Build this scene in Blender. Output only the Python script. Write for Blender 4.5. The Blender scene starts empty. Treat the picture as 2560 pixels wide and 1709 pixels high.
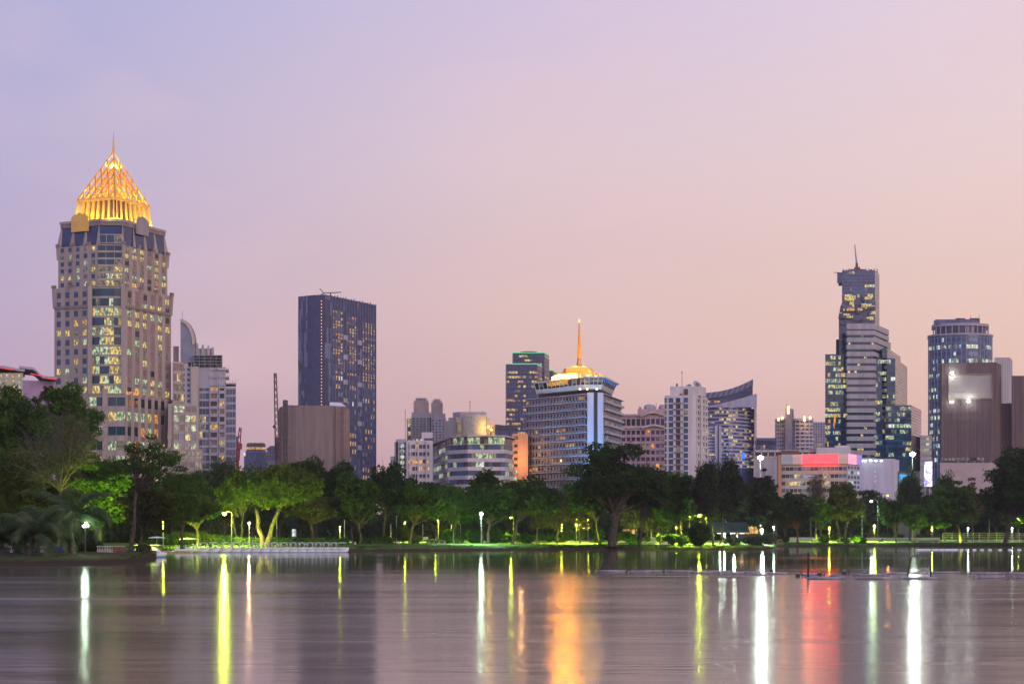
import bpy, math, random
import numpy as np
from mathutils import Vector
R = math.radians
sc = bpy.context.scene
col = sc.collection
F = 4560.0          # focal length in photograph pixels
CAMH = 3.4          # eye height above the lake
HOR = 1338.0        # picture row of the horizon

# ------------------------------------------------------------------ camera
cd = bpy.data.cameras.new('camera')
cam = bpy.data.objects.new('camera', cd); col.objects.link(cam)
cam.location = (0, 0, CAMH); cam.rotation_euler = (R(90), 0, 0)
cd.sensor_width = 36; cd.lens = 36 * F / 2560
cd.shift_y = (HOR - 854.5) / 2560
cd.clip_start = .5; cd.clip_end = 20000
sc.camera = cam

# ------------------------------------------------------------------ world (dusk sky)
def lin(c):
    return tuple((v / 12.92 if v <= .04045 else ((v + .055) / 1.055) ** 2.4) for v in (x / 255 for x in c))
world = bpy.data.worlds.new('World'); sc.world = world; world.use_nodes = True
wt = world.node_tree; wt.nodes.clear()
N = wt.nodes.new; LK = wt.links.new
def wmath(op, a, b=None, clamp=False):
    n = N('ShaderNodeMath'); n.operation = op; n.use_clamp = clamp
    for i, v in enumerate((a, b)):
        if v is None: continue
        if isinstance(v, (int, float)): n.inputs[i].default_value = v
        else: LK(v, n.inputs[i])
    return n.outputs[0]
def wramp(fac, stops):
    n = N('ShaderNodeValToRGB'); LK(fac, n.inputs[0]); cr = n.color_ramp
    while len(cr.elements) < len(stops): cr.elements.new(.5)
    for e, (p, c) in zip(cr.elements, stops): e.position = p; e.color = (*lin(c), 1)
    return n.outputs[0]
def wmix(f, a, b, mode='MIX'):
    n = N('ShaderNodeMix'); n.data_type = 'RGBA'; n.blend_type = mode
    for i, v in ((0, f), (6, a), (7, b)):
        if isinstance(v, (int, float)): n.inputs[i].default_value = v
        elif isinstance(v, tuple): n.inputs[i].default_value = v
        else: LK(v, n.inputs[i])
    return n.outputs[2]
tc = N('ShaderNodeTexCoord'); sx = N('ShaderNodeSeparateXYZ'); LK(tc.outputs['Generated'], sx.inputs[0])
az = wmath('ARCTAN2', sx.outputs[0], sx.outputs[1])
azf = wmath('ADD', wmath('DIVIDE', az, R(34)), .5, True)
el = wmath('MULTIPLY', sx.outputs[2], 2.5, True)
cl = wramp(el, [(0, (166, 138, 168)), (.13, (188, 160, 188)), (.35, (184, 167, 203)), (.55, (174, 168, 209)), (.75, (160, 166, 212)), (1, (115, 128, 182))])
cm = wramp(el, [(0, (194, 154, 166)), (.13, (213, 175, 176)), (.3, (226, 191, 188)), (.5, (222, 197, 206)), (.72, (206, 190, 219)), (1, (140, 145, 190))])
cr_ = wramp(el, [(0, (200, 164, 176)), (.08, (216, 176, 176)), (.2, (239, 197, 179)), (.42, (239, 208, 200)), (.7, (231, 210, 222)), (1, (155, 155, 195))])
f1 = wmath('MULTIPLY', azf, 2, True)
f2 = wmath('SUBTRACT', wmath('MULTIPLY', azf, 2), 1, True)
skyc = wmix(f2, wmix(f1, cl, cm), cr_)
# faint wisps of pink cloud
mp = N('ShaderNodeMapping'); mp.inputs['Scale'].default_value = (4.5, 4.5, 10); mp.inputs['Rotation'].default_value = (0, R(25), 0)
LK(tc.outputs['Generated'], mp.inputs[0])
nz = N('ShaderNodeTexNoise'); nz.inputs['Scale'].default_value = 1.6; nz.inputs['Detail'].default_value = 4; nz.inputs['Roughness'].default_value = .45
LK(mp.outputs[0], nz.inputs[0])
cf = wmath('MULTIPLY', wmath('SUBTRACT', nz.outputs['Fac'], .50, True), 1.5, True)
skyc = wmix(cf, skyc, (*lin((235, 198, 205)), 1))
# the part of the sky that faces the buildings (behind the viewer) is brighter
back = wmath('MULTIPLY', sx.outputs[1], -1, True)
gain = wmath('ADD', wmath('MULTIPLY', back, .70), 1.03)
bg1 = N('ShaderNodeBackground'); LK(skyc, bg1.inputs[0]); LK(gain, bg1.inputs[1])
nish = N('ShaderNodeTexSky'); nish.sky_type = 'NISHITA'; nish.sun_disc = False
nish.sun_elevation = R(1.5); nish.sun_rotation = R(130); nish.dust_density = 3
bg2 = N('ShaderNodeBackground'); LK(nish.outputs[0], bg2.inputs[0]); bg2.inputs[1].default_value = .05
addn = N('ShaderNodeAddShader'); LK(bg1.outputs[0], addn.inputs[0]); LK(bg2.outputs[0], addn.inputs[1])
wo = N('ShaderNodeOutputWorld'); LK(addn.outputs[0], wo.inputs[0])

# ------------------------------------------------------------------ sun (broad afterglow, behind and right of the viewer)
sd = bpy.data.lights.new('afterglow_sun', 'SUN'); sd.energy = .9; sd.angle = R(35); sd.color = (1, .82, .80)
so = bpy.data.objects.new('afterglow_sun', sd); col.objects.link(so)
so.rotation_euler = Vector((-.55, .80, -.24)).to_track_quat('-Z', 'Y').to_euler()

sc.view_settings.view_transform = 'Standard'; sc.view_settings.look = 'None'
sc.view_settings.exposure = 0; sc.view_settings.gamma = 1
sc.cycles.use_denoising = True
sc.cycles.max_bounces = 6; sc.cycles.diffuse_bounces = 2; sc.cycles.glossy_bounces = 3
sc.cycles.transmission_bounces = 2; sc.cycles.sample_clamp_indirect = 6

# ------------------------------------------------------------------ materials
M = {}
def mat(name, c, rough=.7, metal=0, var=.12, scale=.25, streak=False, emit=None, spec=.5, c2=None):
    """Procedural surface: a base colour broken up by world-space noise (weathering), optionally stretched into vertical streaks."""
    m = bpy.data.materials.new(name); m.use_nodes = True; M[name] = m
    t = m.node_tree; n = t.nodes; b = n['Principled BSDF']
    b.inputs['Roughness'].default_value = rough; b.inputs['Metallic'].default_value = metal
    b.inputs['Specular IOR Level'].default_value = spec
    g = n.new('ShaderNodeNewGeometry'); mp = n.new('ShaderNodeMapping')
    mp.inputs['Scale'].default_value = (scale * 3, scale * 3, scale * .25) if streak else (scale,) * 3
    t.links.new(g.outputs['Position'], mp.inputs[0])
    z = n.new('ShaderNodeTexNoise'); z.inputs['Scale'].default_value = 1; z.inputs['Detail'].default_value = 5
    t.links.new(mp.outputs[0], z.inputs[0])
    r = n.new('ShaderNodeValToRGB'); t.links.new(z.outputs['Fac'], r.inputs[0])
    d = c2 or tuple(v * (1 - 2 * var) for v in c)
    e = c if c2 else tuple(min(1, v * (1 + var)) for v in c)
    r.color_ramp.elements[0].position = .32; r.color_ramp.elements[0].color = (*d, 1)
    r.color_ramp.elements[1].position = .68; r.color_ramp.elements[1].color = (*e, 1)
    t.links.new(r.outputs[0], b.inputs['Base Color'])
    if emit:
        b.inputs['Emission Color'].default_value = (*emit[0], 1); b.inputs['Emission Strength'].default_value = emit[1]
    return m
def litmat(name, c, strength, c2=None, fine=.45):
    """A lit room behind glass: brightness changes with curtains, furniture and ceiling lights (world-space noise)."""
    m = bpy.data.materials.new(name); m.use_nodes = True; M[name] = m
    t = m.node_tree; n = t.nodes; b = n['Principled BSDF']
    b.inputs['Base Color'].default_value = (.05, .06, .07, 1); b.inputs['Roughness'].default_value = .15
    g = n.new('ShaderNodeNewGeometry'); mp = n.new('ShaderNodeMapping'); mp.inputs['Scale'].default_value = (fine * 2, fine * 2, fine * .9)
    t.links.new(g.outputs['Position'], mp.inputs[0])
    z = n.new('ShaderNodeTexNoise'); z.inputs['Scale'].default_value = 1.3; z.inputs['Detail'].default_value = 3; t.links.new(mp.outputs[0], z.inputs[0])
    r = n.new('ShaderNodeValToRGB'); t.links.new(z.outputs['Fac'], r.inputs[0])
    c2 = c2 or tuple(v * .16 for v in c)
    r.color_ramp.elements[0].position = .43; r.color_ramp.elements[0].color = (*c2, 1)
    r.color_ramp.elements[1].position = .62; r.color_ramp.elements[1].color = (*c, 1)
    t.links.new(r.outputs[0], b.inputs['Emission Color']); b.inputs['Emission Strength'].default_value = strength
    return m
def glassmat(name, c, rough=.08, spec=.5):
    m = mat(name, c, rough, 0, .25, .12, spec=spec)
    t = m.node_tree; b = t.nodes['Principled BSDF']; b.inputs['IOR'].default_value = 1.5
    nz = t.nodes.new('ShaderNodeTexNoise'); nz.inputs['Scale'].default_value = .22
    g = t.nodes.new('ShaderNodeNewGeometry'); t.links.new(g.outputs['Position'], nz.inputs[0])
    bp = t.nodes.new('ShaderNodeBump'); bp.inputs['Strength'].default_value = .25; bp.inputs['Distance'].default_value = .4
    t.links.new(nz.outputs['Fac'], bp.inputs['Height']); t.links.new(bp.outputs[0], b.inputs['Normal'])
    return m
def leafmat(name, c, c2, trans=.35):
    m = bpy.data.materials.new(name); m.use_nodes = True; M[name] = m
    t = m.node_tree; n = t.nodes; n.clear()
    g = n.new('ShaderNodeNewGeometry'); z = n.new('ShaderNodeTexNoise'); z.inputs['Scale'].default_value = .35; z.inputs['Detail'].default_value = 6
    z.inputs['Roughness'].default_value = .75
    t.links.new(g.outputs['Position'], z.inputs[0])
    r = n.new('ShaderNodeValToRGB'); t.links.new(z.outputs['Fac'], r.inputs[0])
    r.color_ramp.elements[0].position = .38; r.color_ramp.elements[0].color = (*c, 1)
    r.color_ramp.elements[1].position = .64; r.color_ramp.elements[1].color = (*c2, 1)
    d = n.new('ShaderNodeBsdfDiffuse'); tr = n.new('ShaderNodeBsdfTranslucent'); mx = n.new('ShaderNodeMixShader'); mx.inputs[0].default_value = trans
    t.links.new(r.outputs[0], d.inputs[0]); t.links.new(r.outputs[0], tr.inputs[0])
    t.links.new(d.outputs[0], mx.inputs[1]); t.links.new(tr.outputs[0], mx.inputs[2])
    o = n.new('ShaderNodeOutputMaterial'); t.links.new(mx.outputs[0], o.inputs[0])
    return m

mat('tan_stone', (.38, .32, .29), streak=True, var=.10, scale=.08)
mat('tan_dark', (.26, .20, .19), var=.1)
mat('cream', (.50, .43, .36), streak=True, var=.1, scale=.1)
mat('white_wall', (.60, .55, .56), streak=True, var=.08, scale=.1)
mat('white_bluish', (.50, .50, .62), streak=True, var=.08, scale=.1)
mat('grey_wall', (.30, .28, .30), streak=True, var=.12, scale=.1)
mat('grey_light', (.40, .38, .42), streak=True, var=.1, scale=.1)
mat('dark_grey', (.06, .06, .075), .5)
mat('charcoal_blue', (.038, .050, .125), .5, var=.15)
mat('gold_deep', (.85, .42, .035), .45, var=.08)
mat('slate_blue', (.10, .12, .24), .5, var=.2, scale=.3)
mat('slate_patch', (.23, .25, .37), .5, c2=(.09, .105, .19), scale=.9, streak=True)
mat('pink_wall', (.50, .32, .35), streak=True, var=.1, scale=.1)
mat('hoarding', (.44, .35, .35), var=.05)
mat('screen_blue', (.0, .2, .6), emit=((.0, .3, 1), 1)); mat('led_column', (.1, .1, .4), emit=((.5, .5, 1), 1))
mat('panel_cloth', (.42, .37, .34), .9, var=.08, scale=.12)
mat('fin_grey', (.24, .25, .31), .6, var=.08)
mat('stake_wood', (.03, .022, .018), .8, var=.2, scale=2)
mat('navy_tarp', (.02, .04, .10), .6)
mat('pink_cream', (.52, .42, .38), var=.1)
mat('peach_wall', (.72, .36, .20), streak=True, var=.08, scale=.1)
mat('gold', (.85, .50, .10), .45, var=.08)
mat('net_brown', (.27, .21, .20), .9, c2=(.20, .155, .15), streak=True, scale=.22)
mat('net_dark', (.185, .13, .13), .9, c2=(.125, .09, .092), streak=True, scale=.12)
mat('net_edge', (.32, .235, .19), .9, var=.15, streak=True, scale=.4)
mat('purple_banner', (.33, .22, .38), .7, var=.12)
mat('metal_grey', (.25, .25, .27), .45, .6)
mat('metal_dark', (.05, .05, .055), .5, .4)
mat('crane_red', (.28, .03, .04), .5)
mat('crane_brown', (.10, .06, .07), .6)
mat('boat_white', (.78, .80, .88), .35, var=.04)
mat('boat_blue', (.05, .28, .50), .4, var=.05)
mat('beak_orange', (.7, .22, .03), .5, var=.05)
mat('canopy_cloth', (.66, .68, .76), .8, var=.06)
mat('pipe_grey', (.30, .29, .32), .5, var=.2, scale=2)
mat('wood', (.10, .07, .05), .8, var=.25, scale=2)
mat('bark', (.075, .058, .042), .9, var=.35, scale=2.2)
mat('bark_pale', (.085, .07, .045), .9, var=.3, scale=2.0)
mat('bark_grey', (.12, .105, .085), .9, var=.3, scale=2.0)
mat('stone_pale', (.50, .45, .38), .8, var=.15, scale=1)
mat('brick_red', (.20, .085, .06), .85, var=.25, scale=2)
mat('tent_green', (.010, .032, .022), .6, var=.2)
mat('skin', (.42, .25, .17), .6, var=.05)
mat('hair_black', (.015, .012, .01), .5)
mat('cloth_white', (.6, .6, .6), .8)
mat('cloth_dark', (.04, .04, .06), .8)
mat('cloth_red', (.35, .05, .06), .8)
mat('fence_wire', (.55, .56, .45), .5, .3)
glassmat('glass_blue', (.026, .095, .225)); glassmat('glass_teal', (.012, .068, .105)); glassmat('glass_dark', (.016, .018, .030))
glassmat('glass_navy', (.036, .050, .140), .12); glassmat('glass_pale', (.12, .17, .22), .15); glassmat('glass_green', (.02, .05, .06))
glassmat('glass_rose_reflect', (.30, .20, .19), .10)  # pink sunset reflection put into the glass colour of right-hand faces
litmat('lit_yellow', (1, .78, .22), 1.0, (.20, .13, .025)); litmat('lit_green', (.80, .95, .48), .85, (.06, .13, .09))
litmat('lit_orange', (1, .38, .03), 1.15, (.35, .10, .01)); litmat('lit_white', (.95, 1, .85), 1.1, (.25, .32, .30))
litmat('lit_dim', (.42, .34, .14), .55, (.03, .05, .06)); litmat('lit_amber', (1, .55, .10), 1.1, (.12, .05, .01))
litmat('lit_cyan', (.25, .7, 1), .8, (.02, .08, .14))
def glow(name, c, s): return mat(name, tuple(min(1, v) for v in c), .5, var=.01, emit=(c, s))
glow('lamp_yellow', (.86, 1, .10), 30); glow('lamp_white', (.80, 1, .88), 40); glow('lamp_warm', (1, .72, .40), 24)
glow('lamp_orange', (1, .32, .04), 6); glow('neon_red', (1, .04, .03), .8); glow('neon_green', (.10, .9, .35), .5)
glow('flood_white', (.85, 1, .92), 60); glow('gold_lamp', (1, .50, .08), 10); glow('gilt_glow', (1, .30, .008), 190); glow('lamp_soft', (.85, 1, .92), 5); glow('stair_glow', (1, .42, .10), 1.6); glow('led_blue', (.02, .20, 1), .9)
glow('red_beacon', (1, .05, .03), 3)
# leaves: dark evergreen, mid green, fresh lime, dull olive, pinkish blossom
leafmat('leaf_dark', (.020, .042, .014), (.062, .105, .030)); leafmat('leaf_mid', (.036, .082, .016), (.10, .18, .035))
leafmat('leaf_lime', (.050, .085, .012), (.12, .17, .03), .45); leafmat('leaf_olive', (.045, .055, .018), (.11, .125, .035))
leafmat('leaf_wisp', (.030, .045, .026), (.075, .095, .055)); leafmat('leaf_rose', (.07, .045, .040), (.17, .10, .11))
leafmat('leaf_palm', (.045, .075, .035), (.13, .18, .085), .3); leafmat('leaf_rust', (.08, .028, .018), (.15, .05, .03))
leafmat('leaf_hedge', (.020, .050, .012), (.06, .12, .025), .2)

# ------------------------------------------------------------------ geometry helpers
def X(px, D): return (px - 1280) * D / F
def Z(py, D): return CAMH + (HOR - py) * D / F
def pt(px, D): return Vector((X(px, D), D))
def bk(p, d): return Vector((p[0] * (1 + d / p[1]), p[1] + d))   # the same corner, d metres deeper (side walls turned away from the lake)
class MB:
    """collects shapes; build() links them as ONE mesh object"""
    def __init__(s): s.v = []; s.f = []; s.m = []; s.mats = []
    def mi(s, m):
        if m not in s.mats: s.mats.append(m)
        return s.mats.index(m)
    def add(s, vs, fs, m):
        k = len(s.v); s.v += [tuple(v) for v in vs]; i = s.mi(m)
        for f in fs: s.f.append(tuple(k + q for q in f)); s.m.append(i)
    def prism(s, poly, z0, z1, m, poly2=None):
        n = len(poly); p2 = poly2 or poly
        vs = [(p[0], p[1], z0) for p in poly] + [(p[0], p[1], z1) for p in p2]
        s.add(vs, [tuple(range(n))[::-1], tuple(range(n, 2 * n))] + [(i, (i + 1) % n, n + (i + 1) % n, n + i) for i in range(n)], m)
    def slab(s, a, b, n, d0, d1, z0, z1, m):
        """box along the plan line a-b, from d0 to d1 out along the normal n"""
        s.prism([a + n * d0, b + n * d0, b + n * d1, a + n * d1], z0, z1, m)
    def box(s, c, sz, m, rz=0):
        ca, sa = math.cos(rz), math.sin(rz); hx, hy, hz = sz[0] / 2, sz[1] / 2, sz[2] / 2
        s.prism([(c[0] + x * ca - y * sa, c[1] + x * sa + y * ca) for x, y in ((-hx, -hy), (hx, -hy), (hx, hy), (-hx, hy))], c[2] - hz, c[2] + hz, m)
    def tube(s, pts, rad, m, n=6):
        pts = [Vector(p) for p in pts]; rad = rad if isinstance(rad, (list, tuple)) else [rad] * len(pts)
        vs = []
        for i, p in enumerate(pts):
            d = (pts[min(i + 1, len(pts) - 1)] - pts[max(i - 1, 0)])
            d = d.normalized() if d.length > 1e-9 else Vector((0, 0, 1))
            u = d.cross(Vector((0, 0, 1)) if abs(d.z) < .9 else Vector((1, 0, 0))).normalized(); w = d.cross(u)
            for k in range(n):
                a = 2 * math.pi * k / n; vs.append(p + (u * math.cos(a) + w * math.sin(a)) * rad[i])
        fs = []
        for i in range(len(pts) - 1):
            for k in range(n): fs.append((i * n + k, i * n + (k + 1) % n, (i + 1) * n + (k + 1) % n, (i + 1) * n + k))
        L = (len(pts) - 1) * n
        fs += [tuple(range(n))[::-1], tuple(range(L, L + n))]
        s.add(vs, fs, m)
    def lathe(s, c, prof, m, n=16, sxy=(1, 1)):
        vs = []
        for r, z in prof:
            for k in range(n):
                a = 2 * math.pi * k / n; vs.append((c[0] + r * sxy[0] * math.cos(a), c[1] + r * sxy[1] * math.sin(a), c[2] + z))
        fs = []
        for i in range(len(prof) - 1):
            for k in range(n): fs.append((i * n + k, i * n + (k + 1) % n, (i + 1) * n + (k + 1) % n, (i + 1) * n + k))
        L = (len(prof) - 1) * n; fs += [tuple(range(n))[::-1], tuple(range(L, L + n))]
        s.add(vs, fs, m)
    def ball(s, c, r, m, n=10, k=1):
        s.lathe(c, [(r * math.sin(math.pi * i / 8) + .001, -r * k * math.cos(math.pi * i / 8)) for i in range(9)], m, n)
    def build(s, name, parent=None, org=None, smooth=False):
        if not s.v: return None
        me = bpy.data.meshes.new(name); o_ = Vector(org) if org is not None else Vector((0, 0, 0))
        me.from_pydata([(v[0] - o_.x, v[1] - o_.y, v[2] - o_.z) for v in s.v], [], s.f)
        for m in s.mats: me.materials.append(M[m])
        me.polygons.foreach_set('material_index', s.m)
        if smooth: me.polygons.foreach_set('use_smooth', [True] * len(s.f))
        me.update()
        o = bpy.data.objects.new(name, me); col.objects.link(o)
        if parent is not None: o.parent = parent
        elif org is not None: o.location = o_
        return o
def tag(o, label=None, cat=None, group=None, kind=None):
    for k, v in (('label', label), ('category', cat), ('group', group), ('kind', kind)):
        if v: o[k] = v
    return o
def thing(name, label, cat, loc, group=None, rz=0):
    o = bpy.data.objects.new(name, None); col.objects.link(o); o.location = loc; o.rotation_euler = (0, 0, rz)
    o.empty_display_size = .5
    return tag(o, label, cat, group)
def npmesh(name, v, f, m, parent=None):
    """v (n,3) float array, f (k,4) int array, one material"""
    me = bpy.data.meshes.new(name); v = np.ascontiguousarray(v, dtype=np.float32); f = np.ascontiguousarray(f, dtype=np.int32)
    me.vertices.add(len(v)); me.vertices.foreach_set('co', v.ravel())
    me.loops.add(f.size); me.loops.foreach_set('vertex_index', f.ravel())
    me.polygons.add(len(f)); me.polygons.foreach_set('loop_start', np.arange(0, f.size, 4, dtype=np.int32))
    me.update(calc_edges=True); me.materials.append(M[m])
    o = bpy.data.objects.new(name, me); col.objects.link(o)
    if parent is not None: o.parent = parent
    return o
def copy_tree(o, parent=None):
    c = o.copy(); col.objects.link(c)
    if parent is not None: c.parent = parent
    for ch in list(o.children): copy_tree(ch, c)
    return c
def point(name, loc, color, energy, rad=.3, parent=None):
    d = bpy.data.lights.new(name, 'POINT'); d.energy = energy; d.color = color; d.shadow_soft_size = rad
    o = bpy.data.objects.new(name, d); col.objects.link(o)
    if parent is not None: o.parent = parent; o.location = Vector(loc) - Vector(parent.location)
    else: o.location = loc
    return o
def spot(name, loc, dr, color, energy, deg, parent=None, rad=.2):
    d = bpy.data.lights.new(name, 'SPOT'); d.energy = energy; d.color = color; d.shadow_soft_size = rad; d.spot_size = R(deg); d.spot_blend = .4
    o = bpy.data.objects.new(name, d); col.objects.link(o); o.rotation_euler = Vector(dr).to_track_quat('-Z', 'Y').to_euler()
    if parent is not None: o.parent = parent; o.location = Vector(loc) - Vector(parent.location)
    else: o.location = loc
    return o
ORD = 'first second third fourth fifth sixth seventh eighth ninth tenth eleventh twelfth thirteenth fourteenth fifteenth sixteenth seventeenth eighteenth'.split()

# ------------------------------------------------------------------ ground, water, island
SHX = [-2600, -900, -300, 300, 430, 700, 860, 900, 1100, 1300, 1480, 1650, 1800, 1880, 1920, 1936, 1945, 2000, 2300, 2600, 3400, 6000]
SHD = [380, 372, 375, 380, 384, 388, 392, 398, 408, 430, 448, 462, 458, 450, 455, 480, 560, 578, 588, 592, 600, 620]
def gz(px, D):
    """height of the park ground: it climbs gently away from the water's edge"""
    return float(np.interp(D - np.interp(px, SHX, SHD), [0, .5, 1.6, 4, 12, 30, 60, 120, 400], [-.15, .30, .62, .85, 1.10, 1.42, 1.66, 1.82, 1.9]))
def setting():
    rnd = random.Random(5)
    # shoreline (picture column, distance)
    S = [(-2600, 380), (-900, 372), (-300, 375), (300, 380), (430, 384), (700, 388), (860, 392), (900, 398), (1100, 408), (1300, 430), (1480, 448),
         (1650, 462), (1800, 458), (1880, 450), (1920, 455), (1936, 480), (1945, 560), (2000, 578), (2300, 588), (2600, 592), (3400, 600), (6000, 620)]
    pts = []
    for (a, da), (b, db) in zip(S, S[1:]):
        k = max(2, int(abs(b - a) / 14)) if -100 < a < 2700 else 4
        for i in range(k):
            t = i / k; D = da + (db - da) * t + rnd.uniform(-.8, .8); pts.append(pt(a + (b - a) * t, D))
    pts.append(pt(*S[-1]))
    rows = [(-1.2, -1.6), (0, -.15), (.5, .30), (1.6, .62), (4, .85), (12, 1.10), (30, 1.42), (60, 1.66), (120, 1.82), (400, 1.9), (1500, 1.9), (12000, 1.9)]
    n = len(pts); vs = []
    for dy, z in rows:
        for p in pts:
            k = 1 + dy / 900 if dy > 100 else 1
            vs.append((p.x * k, p.y + dy, z + (rnd.uniform(-.10, .10) if 0 <= dy < 5 else 0)))
    fs = [(r * n + i, r * n + i + 1, (r + 1) * n + i + 1, (r + 1) * n + i) for r in range(len(rows) - 1) for i in range(n - 1)]
    b = MB(); b.add(vs, fs, 'grass_ground'); g = b.build('ground', smooth=True); tag(g, kind='structure')
    # island in the near left
    I = [(-700, 205), (-260, 206), (-60, 208), (60, 210), (180, 214), (270, 222), (330, 236), (372, 255), (392, 272), (392, 290), (360, 312), (240, 330), (-100, 340), (-800, 350)]
    ip = []
    for (a, da), (b_, db) in zip(I, I[1:]):
        k = max(2, int(abs(b_ - a) / 20))
        for i in range(k):
            t = i / k; ip.append(pt(a + (b_ - a) * t, da + (db - da) * t + rnd.uniform(-.5, .5)))
    c = Vector((-60, 262)); b = MB(); n = len(ip); vs = []
    for k, z in ((1.01, -1.5), (1, -.1), (.99, .35), (.975, .62), (.93, .85), (.8, 1.1), (.4, 1.2)):
        for p in ip:
            q = c + (p - c) * k; vs.append((q.x, q.y, z + (rnd.uniform(-.12, .12) if .9 < k < 1 else 0)))
    vs.append((c.x, c.y, 1.2))
    fs = [(r * n + i, r * n + (i + 1) % n, (r + 1) * n + (i + 1) % n, (r + 1) * n + i) for r in range(6) for i in range(n)]
    fs += [(6 * n + i, 6 * n + (i + 1) % n, 7 * n) for i in range(n)]
    b.add(vs, fs, 'island_ground'); g = b.build('island_ground', smooth=True); tag(g, kind='structure')
    b = MB(); b.add([(-2500, -300, 0), (2500, -300, 0), (2500, 700, 0), (-2500, 700, 0)], [(0, 1, 2, 3)], 'water'); tag(b.build('water'), kind='structure')
    # park path of pale paving behind the far lawn
    for (a, b_, D0, D1) in ((900, 1900, 470, 474), (1960, 2800, 604, 607.5)):
        b = MB(); k = 60; vs = []
        for i in range(k + 1):
            x = a + (b_ - a) * i / k; vs += [(X(x, D0), D0, gz(x, D0) + .05), (X(x, D1), D1, gz(x, D1) + .05)]
        b.add(vs, [(2 * i, 2 * i + 2, 2 * i + 3, 2 * i + 1) for i in range(k)], 'path_paving'); tag(b.build('path'), kind='structure')
def groundmat(name, g1, g2, e1, zmud):
    m = mat(name, g1, .95, c2=g2, scale=.35)
    t = m.node_tree; n = t.nodes; b = n['Principled BSDF']; src = b.inputs['Base Color'].links[0].from_socket
    g = n.new('ShaderNodeNewGeometry'); s = n.new('ShaderNodeSeparateXYZ'); t.links.new(g.outputs['Position'], s.inputs[0])
    nz = n.new('ShaderNodeTexNoise'); nz.inputs['Scale'].default_value = .8; nz.inputs['Detail'].default_value = 6; t.links.new(g.outputs['Position'], nz.inputs[0])
    a = n.new('ShaderNodeMath'); a.operation = 'MULTIPLY_ADD'; a.inputs[1].default_value = .9; t.links.new(nz.outputs['Fac'], a.inputs[0]); t.links.new(s.outputs[2], a.inputs[2])
    mr = n.new('ShaderNodeMapRange'); mr.inputs[1].default_value = zmud + .35; mr.inputs[2].default_value = zmud + .6; t.links.new(a.outputs[0], mr.inputs[0])
    mx = n.new('ShaderNodeMix'); mx.data_type = 'RGBA'; t.links.new(mr.outputs[0], mx.inputs[0]); mx.inputs[6].default_value = (*e1, 1); t.links.new(src, mx.inputs[7])
    t.links.new(mx.outputs[2], b.inputs['Base Color']); b.inputs['Specular IOR Level'].default_value = .1
groundmat('grass_ground', (.11, .19, .034), (.06, .115, .024), (.055, .045, .028), .45)
groundmat('island_ground', (.075, .09, .028), (.05, .05, .02), (.045, .037, .025), .50)
mat('path_paving', (.36, .33, .28), .9, scale=1)
def water_mat():
    m = bpy.data.materials.new('water'); m.use_nodes = True; M['water'] = m
    t = m.node_tree; n = t.nodes; b = n['Principled BSDF']; L = t.links.new
    b.inputs['Base Color'].default_value = (.13, .088, .064, 1); b.inputs['IOR'].default_value = 1.45
    b.inputs['Specular IOR Level'].default_value = .5
    g = n.new('ShaderNodeNewGeometry'); s = n.new('ShaderNodeSeparateXYZ'); L(g.outputs['Position'], s.inputs[0])
    def mth(op, *a):
        k = n.new('ShaderNodeMath'); k.operation = op
        for i, v in enumerate(a):
            if isinstance(v, (int, float)): k.inputs[i].default_value = v
            else: L(v, k.inputs[i])
        return k.outputs[0]
    def noise(sc3, det=4, rough=.6):
        mp = n.new('ShaderNodeMapping'); mp.inputs['Scale'].default_value = sc3; L(g.outputs['Position'], mp.inputs[0])
        z = n.new('ShaderNodeTexNoise'); z.inputs['Scale'].default_value = 1; z.inputs['Detail'].default_value = det; z.inputs['Roughness'].default_value = rough
        L(mp.outputs[0], z.inputs[0]); return z.outputs['Fac']
    # a breeze ruffles the near water; beyond about 170 m the lake lies calm
    edge = mth('ADD', s.outputs[1], mth('MULTIPLY', mth('SUBTRACT', noise((.02, .05, 1)), .5), 110.0))
    mr = n.new('ShaderNodeMapRange'); mr.interpolation_type = 'SMOOTHSTEP'; mr.inputs[1].default_value = 112; mr.inputs[2].default_value = 232
    mr.inputs[3].default_value = NEAR_ROUGH; mr.inputs[4].default_value = .05; L(edge, mr.inputs[0])
    patch = mth('ADD', mth('MULTIPLY', mth('SUBTRACT', noise((.05, .18, 1), 5), .5), .14), mth('MULTIPLY', mth('SUBTRACT', noise((.015, .05, 1), 3), .5), .12))
    # slicks and wind lines in the calm part
    line = n.new('ShaderNodeMapRange'); line.inputs[1].default_value = .60; line.inputs[2].default_value = .70; line.inputs[4].default_value = .12
    L(noise((.012, .16, 1), 3), line.inputs[0])
    r = mth('MAXIMUM', mth('ADD', mth('ADD', mr.outputs[0], patch), line.outputs[0]), .03); L(r, b.inputs['Roughness'])
    fade = n.new('ShaderNodeMapRange'); fade.inputs[1].default_value = 60; fade.inputs[2].default_value = 260; fade.inputs[3].default_value = .22; fade.inputs[4].default_value = .03
    L(s.outputs[1], fade.inputs[0])
    pm = n.new('ShaderNodeMapRange'); pm.inputs[1].default_value = .40; pm.inputs[2].default_value = .62; pm.inputs[3].default_value = .35; pm.inputs[4].default_value = 1.5; L(noise((.03, .10, 1), 4), pm.inputs[0])
    bp = n.new('ShaderNodeBump'); bp.inputs['Distance'].default_value = .05; L(mth('MULTIPLY', fade.outputs[0], pm.outputs[0]), bp.inputs['Strength'])
    hgt = mth('ADD', mth('MULTIPLY', noise((.6, 1.9, 1), 4, .55), 1.0), mth('MULTIPLY', noise((.12, .55, 1), 2), 1.8))
    L(hgt, bp.inputs['Height']); L(bp.outputs[0], b.inputs['Normal'])
NEAR_ROUGH = .155
water_mat()
setting()

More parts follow.
